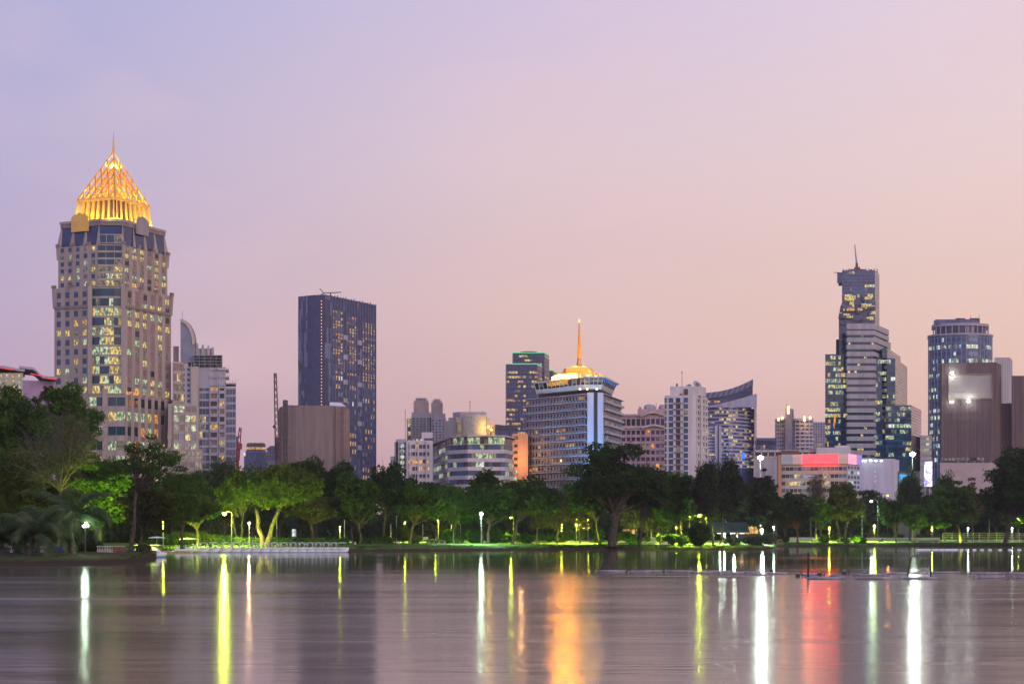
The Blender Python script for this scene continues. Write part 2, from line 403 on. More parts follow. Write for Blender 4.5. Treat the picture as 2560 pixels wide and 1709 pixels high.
# ------------------------------------------------------------------ buildings
class Bld:
    MAXWIN = 100
    def __init__(s, name, label, org, cat='building', group=None, seed=1):
        s.org = Vector((org[0], org[1], 1.0)); s.e = thing(name, label, cat, s.org, group)
        s.p = {}; s.wins = []; s.r = random.Random(seed)
    def part(s, name):
        if name not in s.p: s.p[name] = MB()
        return s.p[name]
    def single(s, name, b, smooth=False): return b.build(name, s.e, s.org, smooth)
    def body(s, pts, z0, z1, m, back=20, part='wall', poly=None):
        P = list(pts)
        if poly is None: poly = P + [bk(P[-1], back), bk(P[0], back)]
        s.part(part).prism(poly, z0, z1, m)
    def facade(s, a, b, z0, z1, nc, nf, wf=.6, hf=.6, pd=.35, sd=.25, pm='tan_stone', sm=None, lit=(('lit_yellow', 1),), dark=(('glass_dark', 1),), lp=.3,
               keep=1.0, part='wall', bias=None, mull='metal_dark', sill=.5, off=0.0, only=None):
        """one face of a building: piers, spandrels and window panes between plan points a and b"""
        L = (b - a).length; d = (b - a) / L; n = Vector((d.y, -d.x))
        if n.dot(-(a + b) / 2) < 0: n = -n
        W = s.part(part); cw = L / nc; fh = (z1 - z0) / nf; sm = sm or pm
        a = a + n * off
        if pm and wf < 1:
            hw = cw * (1 - wf) / 2
            for i in range(nc + 1):
                x0 = max(0, i * cw - hw); x1 = min(L, i * cw + hw)
                W.slab(a + d * x0, a + d * x1, n, -.05, pd, z0 + .005, z1, pm)
        if hf < 1 and sm:
            lo = fh * (1 - hf) * sill; hi = fh * (1 - hf) * (1 - sill)
            for j in range(nf + 1):
                zz0 = max(z0 + .02, z0 + j * fh - hi); zz1 = min(z1 - .02, z0 + j * fh + lo)
                if zz1 > zz0: W.slab(a + d * .01, b + n * off - d * .01, n, -.06, sd, zz0, zz1, sm)
        rr = s.r
        for j in range(nf):
            fb = lp * rr.choice((.25, .6, 1, 1.5, 2.2)) if bias is None else bias(j)
            run = 0
            for i in range(nc):
                if only and (i, j) not in only: continue
                if run > 0: L_on = True; run -= 1
                else:
                    L_on = rr.random() < fb
                    if L_on and rr.random() < .5: run = rr.randint(1, 2)
                if not L_on and rr.random() > keep: continue
                ch = lit if L_on else dark
                q = rr.random() * sum(w for _, w in ch)
                for mm, w in ch:
                    q -= w
                    if q <= 0: break
                x0 = i * cw + cw * (1 - wf) / 2; x1 = x0 + cw * wf; w0 = z0 + j * fh + fh * (1 - hf) * sill; w1 = w0 + fh * hf
                s.wins.append((a + d * x0, a + d * x1, n, w0, w1, mm, mull, (x1 - x0) * (w1 - w0) / (a.length ** 2)))
    @staticmethod
    def pane(B, w):
        a, b, n, z0, z1, m, mull, _ = w
        B.slab(a, b, n, -.04, .06, z0, z1, m)
        if mull:
            d = (b - a).normalized(); L = (b - a).length; k = max(1, round(L / 1.6))
            for i in range(1, k):
                c = a + d * (L * i / k); B.slab(c - d * .05, c + d * .05, n, .05, .12, z0, z1, mull)
            if z1 - z0 > 1.5: B.slab(a, b, n, .05, .10, z0 + (z1 - z0) * .30, z0 + (z1 - z0) * .30 + .08, mull)
    def finish(s):
        for nm, b in s.p.items(): b.build(nm, s.e, s.org)
        s.wins.sort(key=lambda w: -w[7])
        for w in s.wins[:s.MAXWIN]:
            b = MB(); s.pane(b, w); b.build('window', s.e, s.org)
        if len(s.wins) > s.MAXWIN:
            b = MB()
            for w in s.wins[s.MAXWIN:]: s.pane(b, w)
            o = b.build('window', s.e, s.org); o['kind'] = 'stuff'; o['label'] = 'the remaining small windows of this building'

def mix(a, b, t): return a + (b - a) * t

# ---- 1. gold-crowned tower at the left
def gold_tower():
    B = Bld('crowned_tower', 'tan stone skyscraper topped by a glowing gold lattice pyramid and spire', (X(284, 872), 872), 'skyscraper', seed=3)
    c = pt(284, 872); r = Vector((.406, .914)); l = Vector((-.914, .406)); a0, b0 = 22.3, 18.0
    def plan(s, ca, cb, back=0):
        a, b = a0 * s, b0 * s
        Nn = c - r * a - l * b
        return [c - r * a + l * b, Nn + l * cb, Nn + r * ca, c + r * a - l * b, c + r * a + l * b]
    def mk(s, ca, cb): return plan(s, ca, cb)
    st = 'tan_stone'
    zb, z1, z2 = 1.0, 119.5, 139.0
    Z0 = Z(985, 850)
    # lower block
    P = mk(1, 6.9, 15.6)
    B.part('wall').prism(P, zb, Z0, st); B.part('wall').prism(mk(.975, 6.7, 15.3), Z0, z1, st)
    Q = mk(.975, 6.7, 15.3)
    LY = (('lit_yellow', 3), ('lit_green', 1.2), ('lit_dim', 1.2), ('lit_amber', .4)); LG = (('lit_yellow', 3), ('lit_green', 3), ('lit_dim', 1))
    nf = 11; fh = (z1 - Z0) / nf
    def bz(v): return lambda j: v[min(j, len(v) - 1)] * .82
    B.facade(Q[0], Q[1], Z0, z1 - 1.2, 4, nf, .50, .60, .40, .20, st, st, LY, (('glass_blue', 1),), bias=bz([.3, .4, .55, .6, .2, .7, .75, .6, .1, .1, .15]))
    B.facade(Q[2], Q[3], Z0, z1 - 1.2, 6, nf, .56, .60, .30, .12, st, 'tan_dark', LY, (('glass_rose_reflect', 3), ('glass_dark', 1)), bias=bz([.4, .5, .3, .45, .4, .35, .45, .5, .55, .3, .2]))
    # bowed glass bay in the cut corner: shallow three-part bow, floor by floor
    A, C = Q[1], Q[2]; n = Vector((0, -1)); bow = [A + Vector((1.2, 0)), mix(A, C, .30) + n * 1.0, mix(A, C, .70) + n * 1.0, C - Vector((1.0, 0))]
    B.part('bay').prism([A + Vector((1.0, 2)), C + Vector((-.9, 2))][::1] + bow[::-1], Z0, z1 - .5, 'glass_green')
    for k in range(3):
        B.facade(bow[k], bow[k + 1], Z0, z1 - .6, 2 if k != 1 else 3, nf, .97, .78, .1, .35, None, st, LG, (('glass_teal', 1),), part='bay',
                 bias=bz([1, .8, 1, 1, .8, .25, .6, .5, .7, .25, .3]))
    for q, dx in ((A, 0), (C, -1.2)):   # flanking piers of the bay
        B.part('wall').slab(q + Vector((dx - .4, 0)), q + Vector((dx + 1.5, 0)), n, -1, 1.5, Z0, z1 + 1.2, st)
    # base: central pier between two ribbon windows, grid to the right
    nb = 10; B.facade(P[0], P[1], zb, Z0, 3, nb, .78, .62, .5, .3, st, st, LG, (('glass_blue', 1),), lp=.6)
    m_ = mix(P[1], P[2], .42)
    B.facade(P[1], m_, zb, Z0, 2, nb, .96, .60, .3, .35, st, st, LG, (('glass_teal', 1),), lp=.5)
    B.facade(m_ + Vector((1.4, 0)), P[2], zb, Z0, 2, nb, .96, .60, .3, .35, st, st, LG, (('glass_teal', 1),), lp=.5)
    B.part('wall').slab(m_ - Vector((.6, 0)), m_ + Vector((1.9, 0)), n, 0, 1.3, zb, Z0 + 2.5, st)
    B.facade(P[2], P[3], zb, Z0, 7, nb, .56, .62, .30, .12, st, 'tan_dark', (('lit_green', 2), ('lit_yellow', 2), ('lit_orange', .5)), (('glass_dark', 2), ('glass_rose_reflect', 1)), lp=.35)
    # orange-glowing windows by the corner: the neighbour's gold crown reflection put in as emission
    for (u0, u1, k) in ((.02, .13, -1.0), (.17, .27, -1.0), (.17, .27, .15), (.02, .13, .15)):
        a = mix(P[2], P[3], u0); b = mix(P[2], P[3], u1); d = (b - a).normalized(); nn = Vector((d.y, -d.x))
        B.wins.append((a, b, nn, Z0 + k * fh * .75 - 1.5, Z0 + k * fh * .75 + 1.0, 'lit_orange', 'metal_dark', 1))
    # dark belts and flared pier heads
    for (Pn, zz, aa, bb) in ((Q, z1 - 2.15 * fh, 0, 1), (Q, z1 - 2.15 * fh, 2, 3)):
        d = (Pn[bb] - Pn[aa]).normalized(); nn = Vector((d.y, -d.x)); nn = nn if nn.dot(-Pn[aa]) > 0 else -nn
        B.part('wall').slab(Pn[aa], Pn[bb], nn, -.1, .85, zz, zz + 1.3, 'tan_dark')
    def flare(Pa, Pb, nc, zt, hgt, out, sc_=1):
        d = (Pb - Pa).normalized(); L = (Pb - Pa).length; nn = Vector((d.y, -d.x)); nn = nn if nn.dot(-Pa) > 0 else -nn
        for i in range(0, nc + 1, 2):
            q = Pa + d * (L * i / nc); w = .85
            lo = [q - d * w, q + d * w, q + d * w + nn * .5, q - d * w + nn * .5]; hi = [q - d * w, q + d * w, q + d * w + nn * out, q - d * w + nn * out]
            B.part('wall').prism(lo, zt - hgt, zt, st, hi)
            B.part('wall').prism([q - d * w * 1.1, q + d * w * 1.1, q + d * w * 1.1 + nn * (out + .3), q - d * w * 1.1 + nn * (out + .3)], zt + .01, zt + 1.4, 'tan_dark')
    flare(Q[0], Q[1], 4, z1, 2 * fh, 1.15); flare(Q[2], Q[3], 6, z1, 2 * fh, 1.15)
    # upper body
    U = mk(.91, 5.0, 10.5); B.part('wall').prism(U, z1, z2, st)
    nu = 6
    B.facade(U[0], U[1], z1, z2, 5, nu, .5, .6, .5, .25, st, st, (('lit_green', 2), ('lit_dim', 2), ('lit_yellow', 1)), (('glass_blue', 1),), lp=.3)
    B.facade(U[1], U[2], z1, z2, 3, nu, .94, .70, .3, .5, st, st, (('lit_dim', 2), ('lit_yellow', 2), ('lit_green', 1)), (('glass_teal', 1),), lp=.4)
    B.facade(U[2], U[3], z1, z2, 6, nu, .56, .6, .28, .12, st, 'tan_dark', LY, (('glass_rose_reflect', 3), ('glass_dark', 1)), lp=.3)
    flare(U[0], U[1], 5, z2, 6, 1.0); flare(U[2], U[3], 6, z2, 6, 1.0)
    # sloped glazed attic with triangular fins
    z3 = Z(560, 848); A0 = mk(.895, 5, 10); A1 = mk(.86, 5, 9.5)
    B.part('attic').prism(A0, z2, z3, 'glass_navy', A1)
    for (i, j, k) in ((0, 1, 3), (2, 3, 4)):
        for q in range(k + 1):
            t = q / k; p = mix(A0[i], A0[j], t); p1 = mix(A1[i], A1[j], t); d = (A0[j] - A0[i]).normalized() * .95; nn = (p - c).normalized() * .8
            B.part('attic').prism([p - d, p + d, p + d + nn, p - d + nn], z2, z3 + .01, st, [p1 - d * .25, p1 + d * .25, p1 + d * .25 + nn * .3, p1 - d * .25 + nn * .3])
    B.facade(A0[1], A0[2], z2 + .5, z2 + 5, 3, 1, .92, .8, .2, .2, st, st, (('lit_dim', 1),), (('glass_teal', 1),), lp=.3, off=.15)
    z4 = Z(543, 846); B.part('attic').prism(mk(.885, 5, 9), z3, z4, 'tan_dark'); B.part('attic').prism(mk(.90, 5, 9), z4 - 1.0, z4 + .15, st)
    # grey scalloped pediments on both street fronts
    for (i, j, u, m) in ((2, 3, .42, 'grey_wall'), (0, 1, .52, 'gold')):
        E = mk(.885, 5, 9); q = mix(E[i], E[j], u); d = (E[j] - E[i]).normalized(); nn = Vector((d.y, -d.x)); nn = nn if nn.dot(-q) > 0 else -nn
        b = MB(); prof = [(-4.8, -5.2), (4.8, -5.2), (4.9, 1.2), (3.6, 2.6), (1.2, 3.2), (0, 3.8), (-1.2, 3.2), (-3.6, 2.6), (-4.9, 1.2)]
        vs = [(*(q + d * x + nn * o), z4 + z) for o in (.3, 1.1) for x, z in prof]; k = len(prof)
        b.add(vs, [tuple(range(k)), tuple(range(k, 2 * k))[::-1]] + [(a, (a + 1) % k, k + (a + 1) % k, k + a) for a in range(k)], m)
        o = B.single('pediment', b); o['label'] = 'scalloped grey pediment' if m != 'gold' else 'small scalloped pediment lit gold'
    # gold lantern storey: tapering piers with dark gaps
    z5 = Z(492, 855); L0 = mk(.66, .8, .8); L1 = mk(.61, .6, .6); b = MB(); b.prism(mk(.55, 1, 1), z4, z5, 'tan_dark')
    faces = ((0, 1), (2, 3), (3, 4), (4, 0))
    for (i, j) in faces:
        for q in range(8):
            for (t0, t1) in ((q / 7 - .028, q / 7 + .028),):
                t0, t1 = max(0, t0), min(1, t1)
                a, b_ = mix(L0[i], L0[j], t0), mix(L0[i], L0[j], t1); a1, b1 = mix(L1[i], L1[j], t0), mix(L1[i], L1[j], t1)
                v = (c - a).normalized() * 1.2; b.prism([a, b_, b_ + v, a + v], z4, z5 - 1.1, 'gold', [a1, b1, b1 + v, a1 + v])
    for s_, za, zc in ((.625, z5 - 1.1, z5), (.68, z4 + .16, z4 + 1.2)):
        o_ = mk(s_, .6, .6); i_ = [c + (p - c) * .86 for p in o_]
        for (i, j) in faces + ((1, 2),): b.prism([o_[i], o_[j], i_[j], i_[i]], za, zc, 'gold')
    B.single('lantern_storey', b)
    # lattice pyramid
    z6 = Z(380, 872); apex = Vector((c.x, c.y, z6)); base = [Vector((*p, z5 + .1)) for p in (lambda q: [q[0], mix(q[1], q[2], .5), q[3], q[4]])(mk(.60, .3, .3))]
    for k in range(4):
        p, q = base[k], base[(k + 1) % 4]; b = MB(); n_ = 6
        b.tube([p, apex], [.5, .3], 'gold_deep', 4)
        b.tube([p, q], .4, 'gold', 4)
        for i in range(1, n_ + 1):
            t = i / n_; s0 = p + (q - p) * t
            b.tube([s0, p + (apex - p) * t] if False else [s0, q + (apex - q) * (1 - t)], .40, 'gold_deep', 4)
            s1 = p + (q - p) * (1 - t); b.tube([s1, p + (apex - p) * (1 - t)], .40, 'gold_deep', 4)
        B.single('lattice_face', b)
    b = MB(); top = base[0] * .22 + apex * .78; m_ = 'lit_yellow'
    pl = [(c + (Vector((p.x, p.y)) - c) * .21) for p in base]; b.prism(pl, z5 + (z6 - z5) * .70, z5 + (z6 - z5) * .74, 'gold_lamp'); B.single('lamp_tray', b)
    b = MB(); b.tube([(c.x, c.y, z6 - .6), (c.x, c.y, z6 + 4.5), (c.x, c.y, z6 + 6)], [.7, .42, .3], 'gold', 8); b.tube([(c.x, c.y, z6 + 6), (c.x, c.y, Z(328, 872))], [.13, .06], 'metal_grey', 5); B.single('spire', b)
    for p in base: b = MB(); q = c + (Vector((p.x, p.y)) - c) * .8; b.box((q.x, q.y, z5 + .55), (1.0, 1.0, .5), 'gold_lamp'); B.single('flood_lamp', b)
    B.finish()
    g = (1, .64, .05)
    for p in base:
        q = c + (Vector((p.x, p.y)) - c) * .62; point('crown_light', (q.x, q.y, z5 + 2.2), g, 4200, .5, B.e)
    point('crown_light', (c.x, c.y, z6 - 6.0), (1, .66, .08), 1500, .4, B.e)
    O = mk(.86, 1, 1)
    for (i, j) in faces[:2]:
        for t in (.12, .32, .52, .72, .92):
            q = mix(O[i], O[j], t); q = c + (q - c) * .94; point('lantern_light', (q.x, q.y, z4 + 1.6), (1, .72, .14), 1700, .3, B.e)
gold_tower()

# glass annex and podium to the right of the tower
B = Bld('glass_annex', 'glass annex block, rose reflections painted in, stepping down beside the gold-crowned tower', pt(465, 885), seed=5)
B.body([pt(433, 880), pt(459, 884)], 1, Z(903, 880), 'tan_stone', 26)
B.facade(pt(433, 880), pt(459, 884), Z(1005, 880), Z(905, 880), 3, 4, .95, .72, .2, .3, 'tan_stone', None, (('lit_yellow', 1), ('lit_dim', 2)), (('glass_rose_reflect', 1),), lp=.3)
B.body([pt(420, 868), pt(490, 872)], 1, Z(1008, 868), 'tan_stone', 9)
B.facade(pt(433, 868), pt(491, 872), Z(1150, 868), Z(1010, 868), 4, 6, .86, .66, .5, .3, 'tan_stone', None, (('lit_green', 1.5), ('lit_yellow', 1), ('lit_dim', 1)), (('glass_blue', 1), ('glass_dark', 2)), lp=.2)
B.body([pt(400, 856), pt(505, 860)], 1, Z(1122, 860), 'tan_stone', 12)
B.facade(pt(433, 856), pt(506, 860), 1, Z(1124, 860), 4, 9, .84, .62, .5, .3, 'tan_stone', None, (('lit_yellow', 1.5), ('lit_dim', 1)), (('glass_dark', 1),), lp=.22)
B.finish()

# red-neon wavy-roofed hospital at far left
B = Bld('wavy_roofed_building', 'cream building with a wavy roof edged in red neon, left edge behind trees', pt(40, 700), seed=6)
D = 700; n = 40; b = B.part('wall'); b.prism([pt(-200, D), pt(58, D), pt(58, D + 30), pt(-200, D + 30)], 1, Z(934, D), 'cream')
b.prism([pt(58.2, D - .2), pt(140, D + 6), pt(140, D + 34), pt(58.2, D + 30)], 1, Z(950, D), 'purple_banner')
B.facade(pt(-200, D), pt(58, D), Z(990, D), Z(932, D), 16, 4, .4, .5, .3, .1, 'cream', None, (('lit_yellow', 1), ('lit_green', 1)), (('glass_blue', 1),), lp=.7)
def wave(px0, px1, ys, m, th, name, up=0):
    b = MB(); k = 24; pts = []
    for i in range(k + 1):
        t = i / k; u = t * (len(ys) - 1); j = min(int(u), len(ys) - 2); f = u - j; f = f * f * (3 - 2 * f); y = ys[j] * (1 - f) + ys[j + 1] * f
        pts.append((px0 + (px1 - px0) * t, y))
    for (a, ya), (c, yc) in zip(pts, pts[1:]):
        A, C = pt(a, D - 1.2), pt(c, D - 1.2); z0, z1 = Z(ya, D) + up, Z(yc, D) + up
        vs = [(A.x, A.y, z0 - th), (C.x, C.y, z1 - th), (C.x, C.y, z1), (A.x, A.y, z0)]; q_ = 26 if th > .3 else .25; vs += [(x * (1 + q_ / y), y + q_, z) for x, y, z in vs]
        b.add(vs, [(0, 1, 2, 3), (7, 6, 5, 4), (0, 4, 5, 1), (3, 2, 6, 7)], m)
    B.single(name, b)
wave(-200, 62, (934, 905, 922, 914, 923), 'grey_light', .9, 'roof'); wave(48, 142, (915, 918, 940, 942), 'grey_light', .9, 'roof')
wave(-200, 40, (938, 909, 926, 917, 924.5), 'neon_red', .28, 'neon_strip', .1); wave(76, 142, (934, 938, 946, 948), 'neon_red', .28, 'neon_strip', .1)
B.finish()

# arc-finned condominium
B = Bld('condominium_tower', 'pale condominium with a quarter-round roof fin, balconies and pergola', pt(530, 1150), 'apartment tower', seed=7)
D = 1150
B.body([pt(476, D), pt(590, D)], 1, Z(968, D), 'grey_light', 40)
B.part('wall').prism([pt(480, D - .5), pt(565, D - .5), pt(565, D + 30), pt(480, D + 30)], Z(970, D), Z(918, D), 'grey_light')
B.body([pt(430, D + 4), pt(499, D + 4)], 1, Z(903, D), 'white_wall', 30)
B.facade(pt(452, D + 3.9), pt(478, D + 3.9), Z(1100, D), Z(915, D), 2, 14, .5, .5, .2, .1, 'white_wall', None, (('lit_dim', 1),), (('glass_teal', 1),), lp=.1)
a = pt(478, D); 
B.part('wall').slab(pt(478, D), pt(497, D), Vector((0, -1)), 0, 1.2, 1, Z(916, D), 'cream')
B.facade(pt(498, D), pt(523, D), 1, Z(922, D), 3, 22, .92, .74, .1, .25, 'grey_light', None, (('lit_yellow', 1), ('lit_dim', 1)), (('glass_pale', 1), ('glass_teal', 1)), lp=.06)
for (x0, x1) in ((525, 545), (548, 563)):
    B.facade(pt(x0, D), pt(x1, D), 1, Z(922, D), 1, 22, .86, .62, .9, 1.3, 'white_wall', 'grey_light', (('lit_yellow', 1), ('lit_orange', .6), ('lit_amber', 1)), (('glass_dark', 2), ('tan_dark', 1)), lp=.22)
B.facade(pt(565, D), pt(589, D), 1, Z(970, D), 3, 20, .9, .72, .1, .25, 'grey_light', None, (('lit_orange', 1),), (('glass_pale', 1), ('slate_blue', .6)), lp=.03)
for k, (x0, x1, y) in enumerate(((545, 572, 925), (560, 573, 943), (565, 590, 960))):   # corner terraces
    b = MB(); b.prism([pt(x0, D - 2), pt(x1, D - 2), pt(x1, D + 20), pt(x0, D + 20)], Z(y, D), Z(y, D) + .8, 'white_wall')
    for q in range(4): p = mix(pt(x0, D - 1.5), pt(x1, D - 1.5), q / 3); b.tube([(*p, Z(y, D) + .8), (*p, Z(y, D) + 3)], .15, 'white_wall', 4)
    B.single('terrace', b)
b = MB()
for y in (890, 897, 905, 912): b.prism([pt(482, D - 2), pt(556, D - 2), pt(556, D + 22), pt(482, D + 22)], Z(y, D), Z(y, D) + .5, 'metal_grey')
for q in range(6): p = mix(pt(484, D - 1.6), pt(554, D - 1.6), q / 5); b.tube([(*p, Z(918, D)), (*p, Z(890, D))], .3, 'metal_grey', 4)
B.single('pergola', b)
b = MB(); b.prism([pt(482, D + 6), pt(534, D + 6), pt(534, D + 24), pt(482, D + 24)], Z(912, D), Z(868, D), 'cream')
for x, y in ((474, 855), (493, 854), (507, 857), (521, 860), (532, 863), (483, 866)):
    b.prism([pt(x - 3, D + 4), pt(x + 3, D + 4), pt(x + 3, D + 9), pt(x - 3, D + 9)], Z(915, D), Z(y + 6, D), 'grey_light', )
    b.prism([pt(x - 3, D + 4), pt(x + 3, D + 4), pt(x + 3, D + 9), pt(x - 3, D + 9)], Z(y + 6, D), Z(y, D), 'grey_light', [pt(x - .6, D + 6), pt(x + .6, D + 6), pt(x + .6, D + 7), pt(x - .6, D + 7)])
B.single('crown_fins', b)
prof = [(449, 905)] + [(449 + 37 * math.sin(t * math.pi / 2 / 10), 858 - 62 * math.cos(t * math.pi / 2 / 10)) for t in range(11)] + [(486, 905)]
def fin(prof, d0, d1, m):
    b = MB(); k = len(prof); vs = [(X(x, D), D + d, Z(y, D)) for d in (d0, d1) for x, y in prof]
    b.add(vs, [tuple(range(k)), tuple(range(k, 2 * k))[::-1]] + [(a, (a + 1) % k, k + (a + 1) % k, k + a) for a in range(k)], m); return b
B.single('roof_fin', fin(prof, 3, 7, 'fin_grey'))
pr2 = [(449, 799)] + [(449 + 37 * math.sin(t * math.pi / 20), 858 - 62 * math.cos(t * math.pi / 20)) for t in range(11)]
pr2 = [(449 + 37 * math.sin(t * math.pi / 20), 858 - 62 * math.cos(t * math.pi / 20)) for t in range(11)]
pr2 += [(449 + 30 * math.sin(t * math.pi / 20), 862 - 58 * math.cos(t * math.pi / 20)) for t in range(10, -1, -1)]
B.single('fin_rim', fin(pr2, 2, 8, 'cream'))
b = MB(); b.tube([(X(453, D), D + 4, Z(798, D)), (X(453, D), D + 4, Z(775, D))], .12, 'metal_grey', 4); B.single('antenna', b)
b = MB(); b.prism([pt(433, D + 8), pt(447, D + 8), pt(447, D + 20), pt(433, D + 20)], Z(903, D), Z(862, D), 'tan_dark'); B.single('roof', b)
B.finish()

# far hotel with warm top, small dome building, dark-blue building
B = Bld('round_topped_hotel', 'small distant hotel with a crown of warm lights beside the red crane', pt(640, 1900), 'hotel', seed=8)
D = 1900; c = pt(640, D)
def ring(B, nm, c, prof, m, n=24, sxy=(1, 1)): b = MB(); b.lathe((c.x, c.y, 0), prof, m, n, sxy); return B.single(nm, b)
k = D / F
ring(B, 'wall', c, [(30 * k, 1), (30 * k, Z(1132, D)), (24 * k, Z(1126, D)), (24 * k, Z(1112, D)), (22 * k, Z(1106, D))], 'slate_blue')
ring(B, 'light_band', c, [(25 * k, Z(1124, D)), (25.5 * k, Z(1121, D)), (25 * k, Z(1118, D))], 'lit_amber'); ring(B, 'light_band', c, [(22.4 * k, Z(1109, D)), (22.6 * k, Z(1107.5, D)), (22 * k, Z(1106, D))], 'lit_yellow')
ring(B, 'light_band', c + Vector((-6, -2)), [(16 * k, Z(1140, D)), (17 * k, Z(1136, D)), (16 * k, Z(1131, D))], 'lit_white')
B.finish()
B = Bld('low_domed_building', 'small grey distant building with a shallow hipped roof beside the draped block', pt(684, 1800), seed=9)
B.body([pt(668, 1800), pt(700, 1800)], 1, Z(1121, 1800), 'grey_wall', 30); b = B.part('roof'); b.prism([pt(666, 1799), pt(700, 1799), pt(700, 1830), pt(666, 1830)], Z(1121, 1800), Z(1113, 1800), 'slate_blue', [pt(676, 1805), pt(694, 1805), pt(694, 1820), pt(676, 1820)])
B.facade(pt(668, 1800), pt(700, 1800), Z(1150, 1800), Z(1122, 1800), 6, 3, .5, .5, .2, .2, 'grey_wall', None, (('lit_dim', 1),), (('glass_blue', 1),), lp=.2); B.finish()
B = Bld('blue_glass_slab', 'dark blue glass slab peeking out right of the pale condominium', pt(592, 1500), seed=10)
B.body([pt(578, 1500), pt(596, 1500)], 1, Z(1090, 1500), 'glass_blue', 20)
B.facade(pt(586, 1500), pt(596, 1500), 1, Z(1092, 1500), 3, 8, .9, .9, .1, .1, 'slate_blue', None, (('lit_dim', 1),), (('glass_blue', 1),), lp=.02); B.finish()

# dark speckled tower
B = Bld('speckled_tower', 'tall dark slate tower with speckled panels and a column of warm lights', pt(830, 1720), 'skyscraper', seed=11)
D = 1700; zt = Z(736, D)
P = [pt(745.5, 1715), pt(783, 1704), pt(812, 1700), pt(939, 1778)]
B.part('wall').prism(P + [bk(P[3], 22), bk(P[0], 62)], 1, zt, 'charcoal_blue')
rr = random.Random(4)
def speckle(a, b, nc, nfl, part, ms):
    d = (b - a).normalized(); L = (b - a).length; n = Vector((d.y, -d.x)); n = n if n.dot(-a) > 0 else -n; cw = L / nc; fh = (zt - 2) / nfl; W = B.part(part)
    for i in range(nc):
        j = 0
        while j < nfl:
            h = rr.choice((1, 2, 2, 3, 4))
            if rr.random() < .55: W.slab(a + d * (i * cw + .1), a + d * ((i + 1) * cw - .1), n, 0, .25 + .1 * rr.random(), 1 + j * fh + .1, min(zt, 1 + (j + h) * fh - .1), rr.choice(ms))
            j += h
speckle(P[0], mix(P[0], P[1], .62), 6, 62, 'wall', ('slate_patch', 'slate_blue', 'slate_patch', 'dark_grey'))
speckle(mix(P[2], P[3], -.0), mix(P[2], P[3], .13), 4, 62, 'wall', ('slate_patch', 'slate_blue', 'dark_grey'))
for i in range(17):   # projecting fins with a serrated top
    t = .13 + .87 * i / 16; q = mix(P[2], P[3], t); dn = Vector(((P[3] - P[2]).y, -(P[3] - P[2]).x)).normalized(); dd = (P[3] - P[2]).normalized()
    B.part('wall').slab(q - dd * .45, q + dd * .45, dn, 0, .55, 1, zt + .6 + .5 * (i % 3), 'slate_blue')
for (t0, t1, y0, y1, nc) in ((.15, .345, 770, 930, 4), (.425, .61, 778, 930, 4), (.72, .985, 786, 940, 5)):
    a, b_ = mix(P[2], P[3], t0), mix(P[2], P[3], t1)
    B.facade(a, b_, Z(y1, D), Z(y0, D), nc, 20, .66, .66, .15, .1, 'charcoal_blue', 'slate_blue', (('lit_amber', 3), ('lit_yellow', 1), ('lit_orange', .4)), (('glass_navy', 1), ('slate_patch', 1.5), ('glass_rose_reflect', 1)), lp=.4)
    B.facade(a, b_, 4, Z(y1, D), nc, 20, .5, .55, .2, .1, 'slate_blue', 'charcoal_blue', (('lit_amber', 3), ('lit_white', .4)), (('glass_navy', 3), ('grey_light', 1)), lp=.25)
speckle(mix(P[2], P[3], .35), mix(P[2], P[3], .42), 2, 62, 'wall', ('slate_blue', 'slate_patch', 'dark_grey')); speckle(mix(P[2], P[3], .615), mix(P[2], P[3], .715), 3, 62, 'wall', ('slate_blue', 'slate_patch', 'dark_grey'))
for t, ys in ((.385, (835, 885, 948, 995)), (.665, (842, 892, 950, 1000, 1050, 1112))):     # sky terraces
    for y in ys:
        q = mix(P[2], P[3], t); dd = (P[3] - P[2]).normalized(); dn = Vector((dd.y, -dd.x)); b = MB(); b.slab(q - dd * 3.6, q + dd * 3.6, dn, .2, .9, Z(y + 6, D), Z(y - 6, D), 'grey_light'); B.single('sky_terrace', b)
b = MB()
for i in range(34):
    y = 752 + i * 8.1; q = mix(P[1], P[2], .72) + Vector((0, -.3)); b.box((q.x, q.y - .2, Z(y, D)), (.8, .4, .8), 'stair_glow')
o = B.single('stair_light', b); o['kind'] = 'stuff'; o['label'] = 'vertical row of small round warm stair lights'
b = MB(); q = mix(P[2], P[3], .05); b.tube([(q.x - 10, q.y + 6, zt - 1), (q.x - 4, q.y + 6, zt + 2.5), (q.x + 12, q.y + 10, zt + 4)], .4, 'metal_dark', 4); b.tube([(q.x - 4, q.y + 6, zt + 2.5), (q.x - 8, q.y + 6, zt + 7)], .35, 'metal_dark', 4); b.tube([(q.x + 2, q.y + 8, zt - 1), (q.x + 2, q.y + 8, zt + 3)], .6, 'metal_dark', 6)
B.single('roof_crane', b); B.finish()

# draped block under wraps
B = Bld('draped_building', 'wide building shrouded in pale brown construction netting', pt(785, 900), seed=12)
D = 900; P = []
for x, d in ((696, 930), (699, 915), (706, 905), (720, 901), (740, 900), (785, 900), (830, 901), (858, 906), (868, 914), (874, 930)): P.append(pt(x, d))
B.part('netting').prism(P + [bk(P[-1], 30), bk(P[0], 30)], 1, Z(1013, D), 'net_brown')
for i in range(34):
    t = i / 33; x = 706 + 158 * t; q = pt(x, 900 + (2 if .1 < t < .9 else 5)); b = B.part('netting'); b.tube([(q.x, q.y - .6, 1), (q.x, q.y - .6, Z(1014, D))], .16 + .14 * (i % 4 == 0), 'net_edge' if i % 5 == 0 else 'net_brown', 4)
for y in range(1030, 1180, 17): B.part('netting').prism([pt(705, 904.2), pt(722, 900.2), pt(846, 903.2), pt(859, 905.0), pt(846, 906), pt(722, 904)], Z(y + .9, D), Z(y, D), 'net_edge')
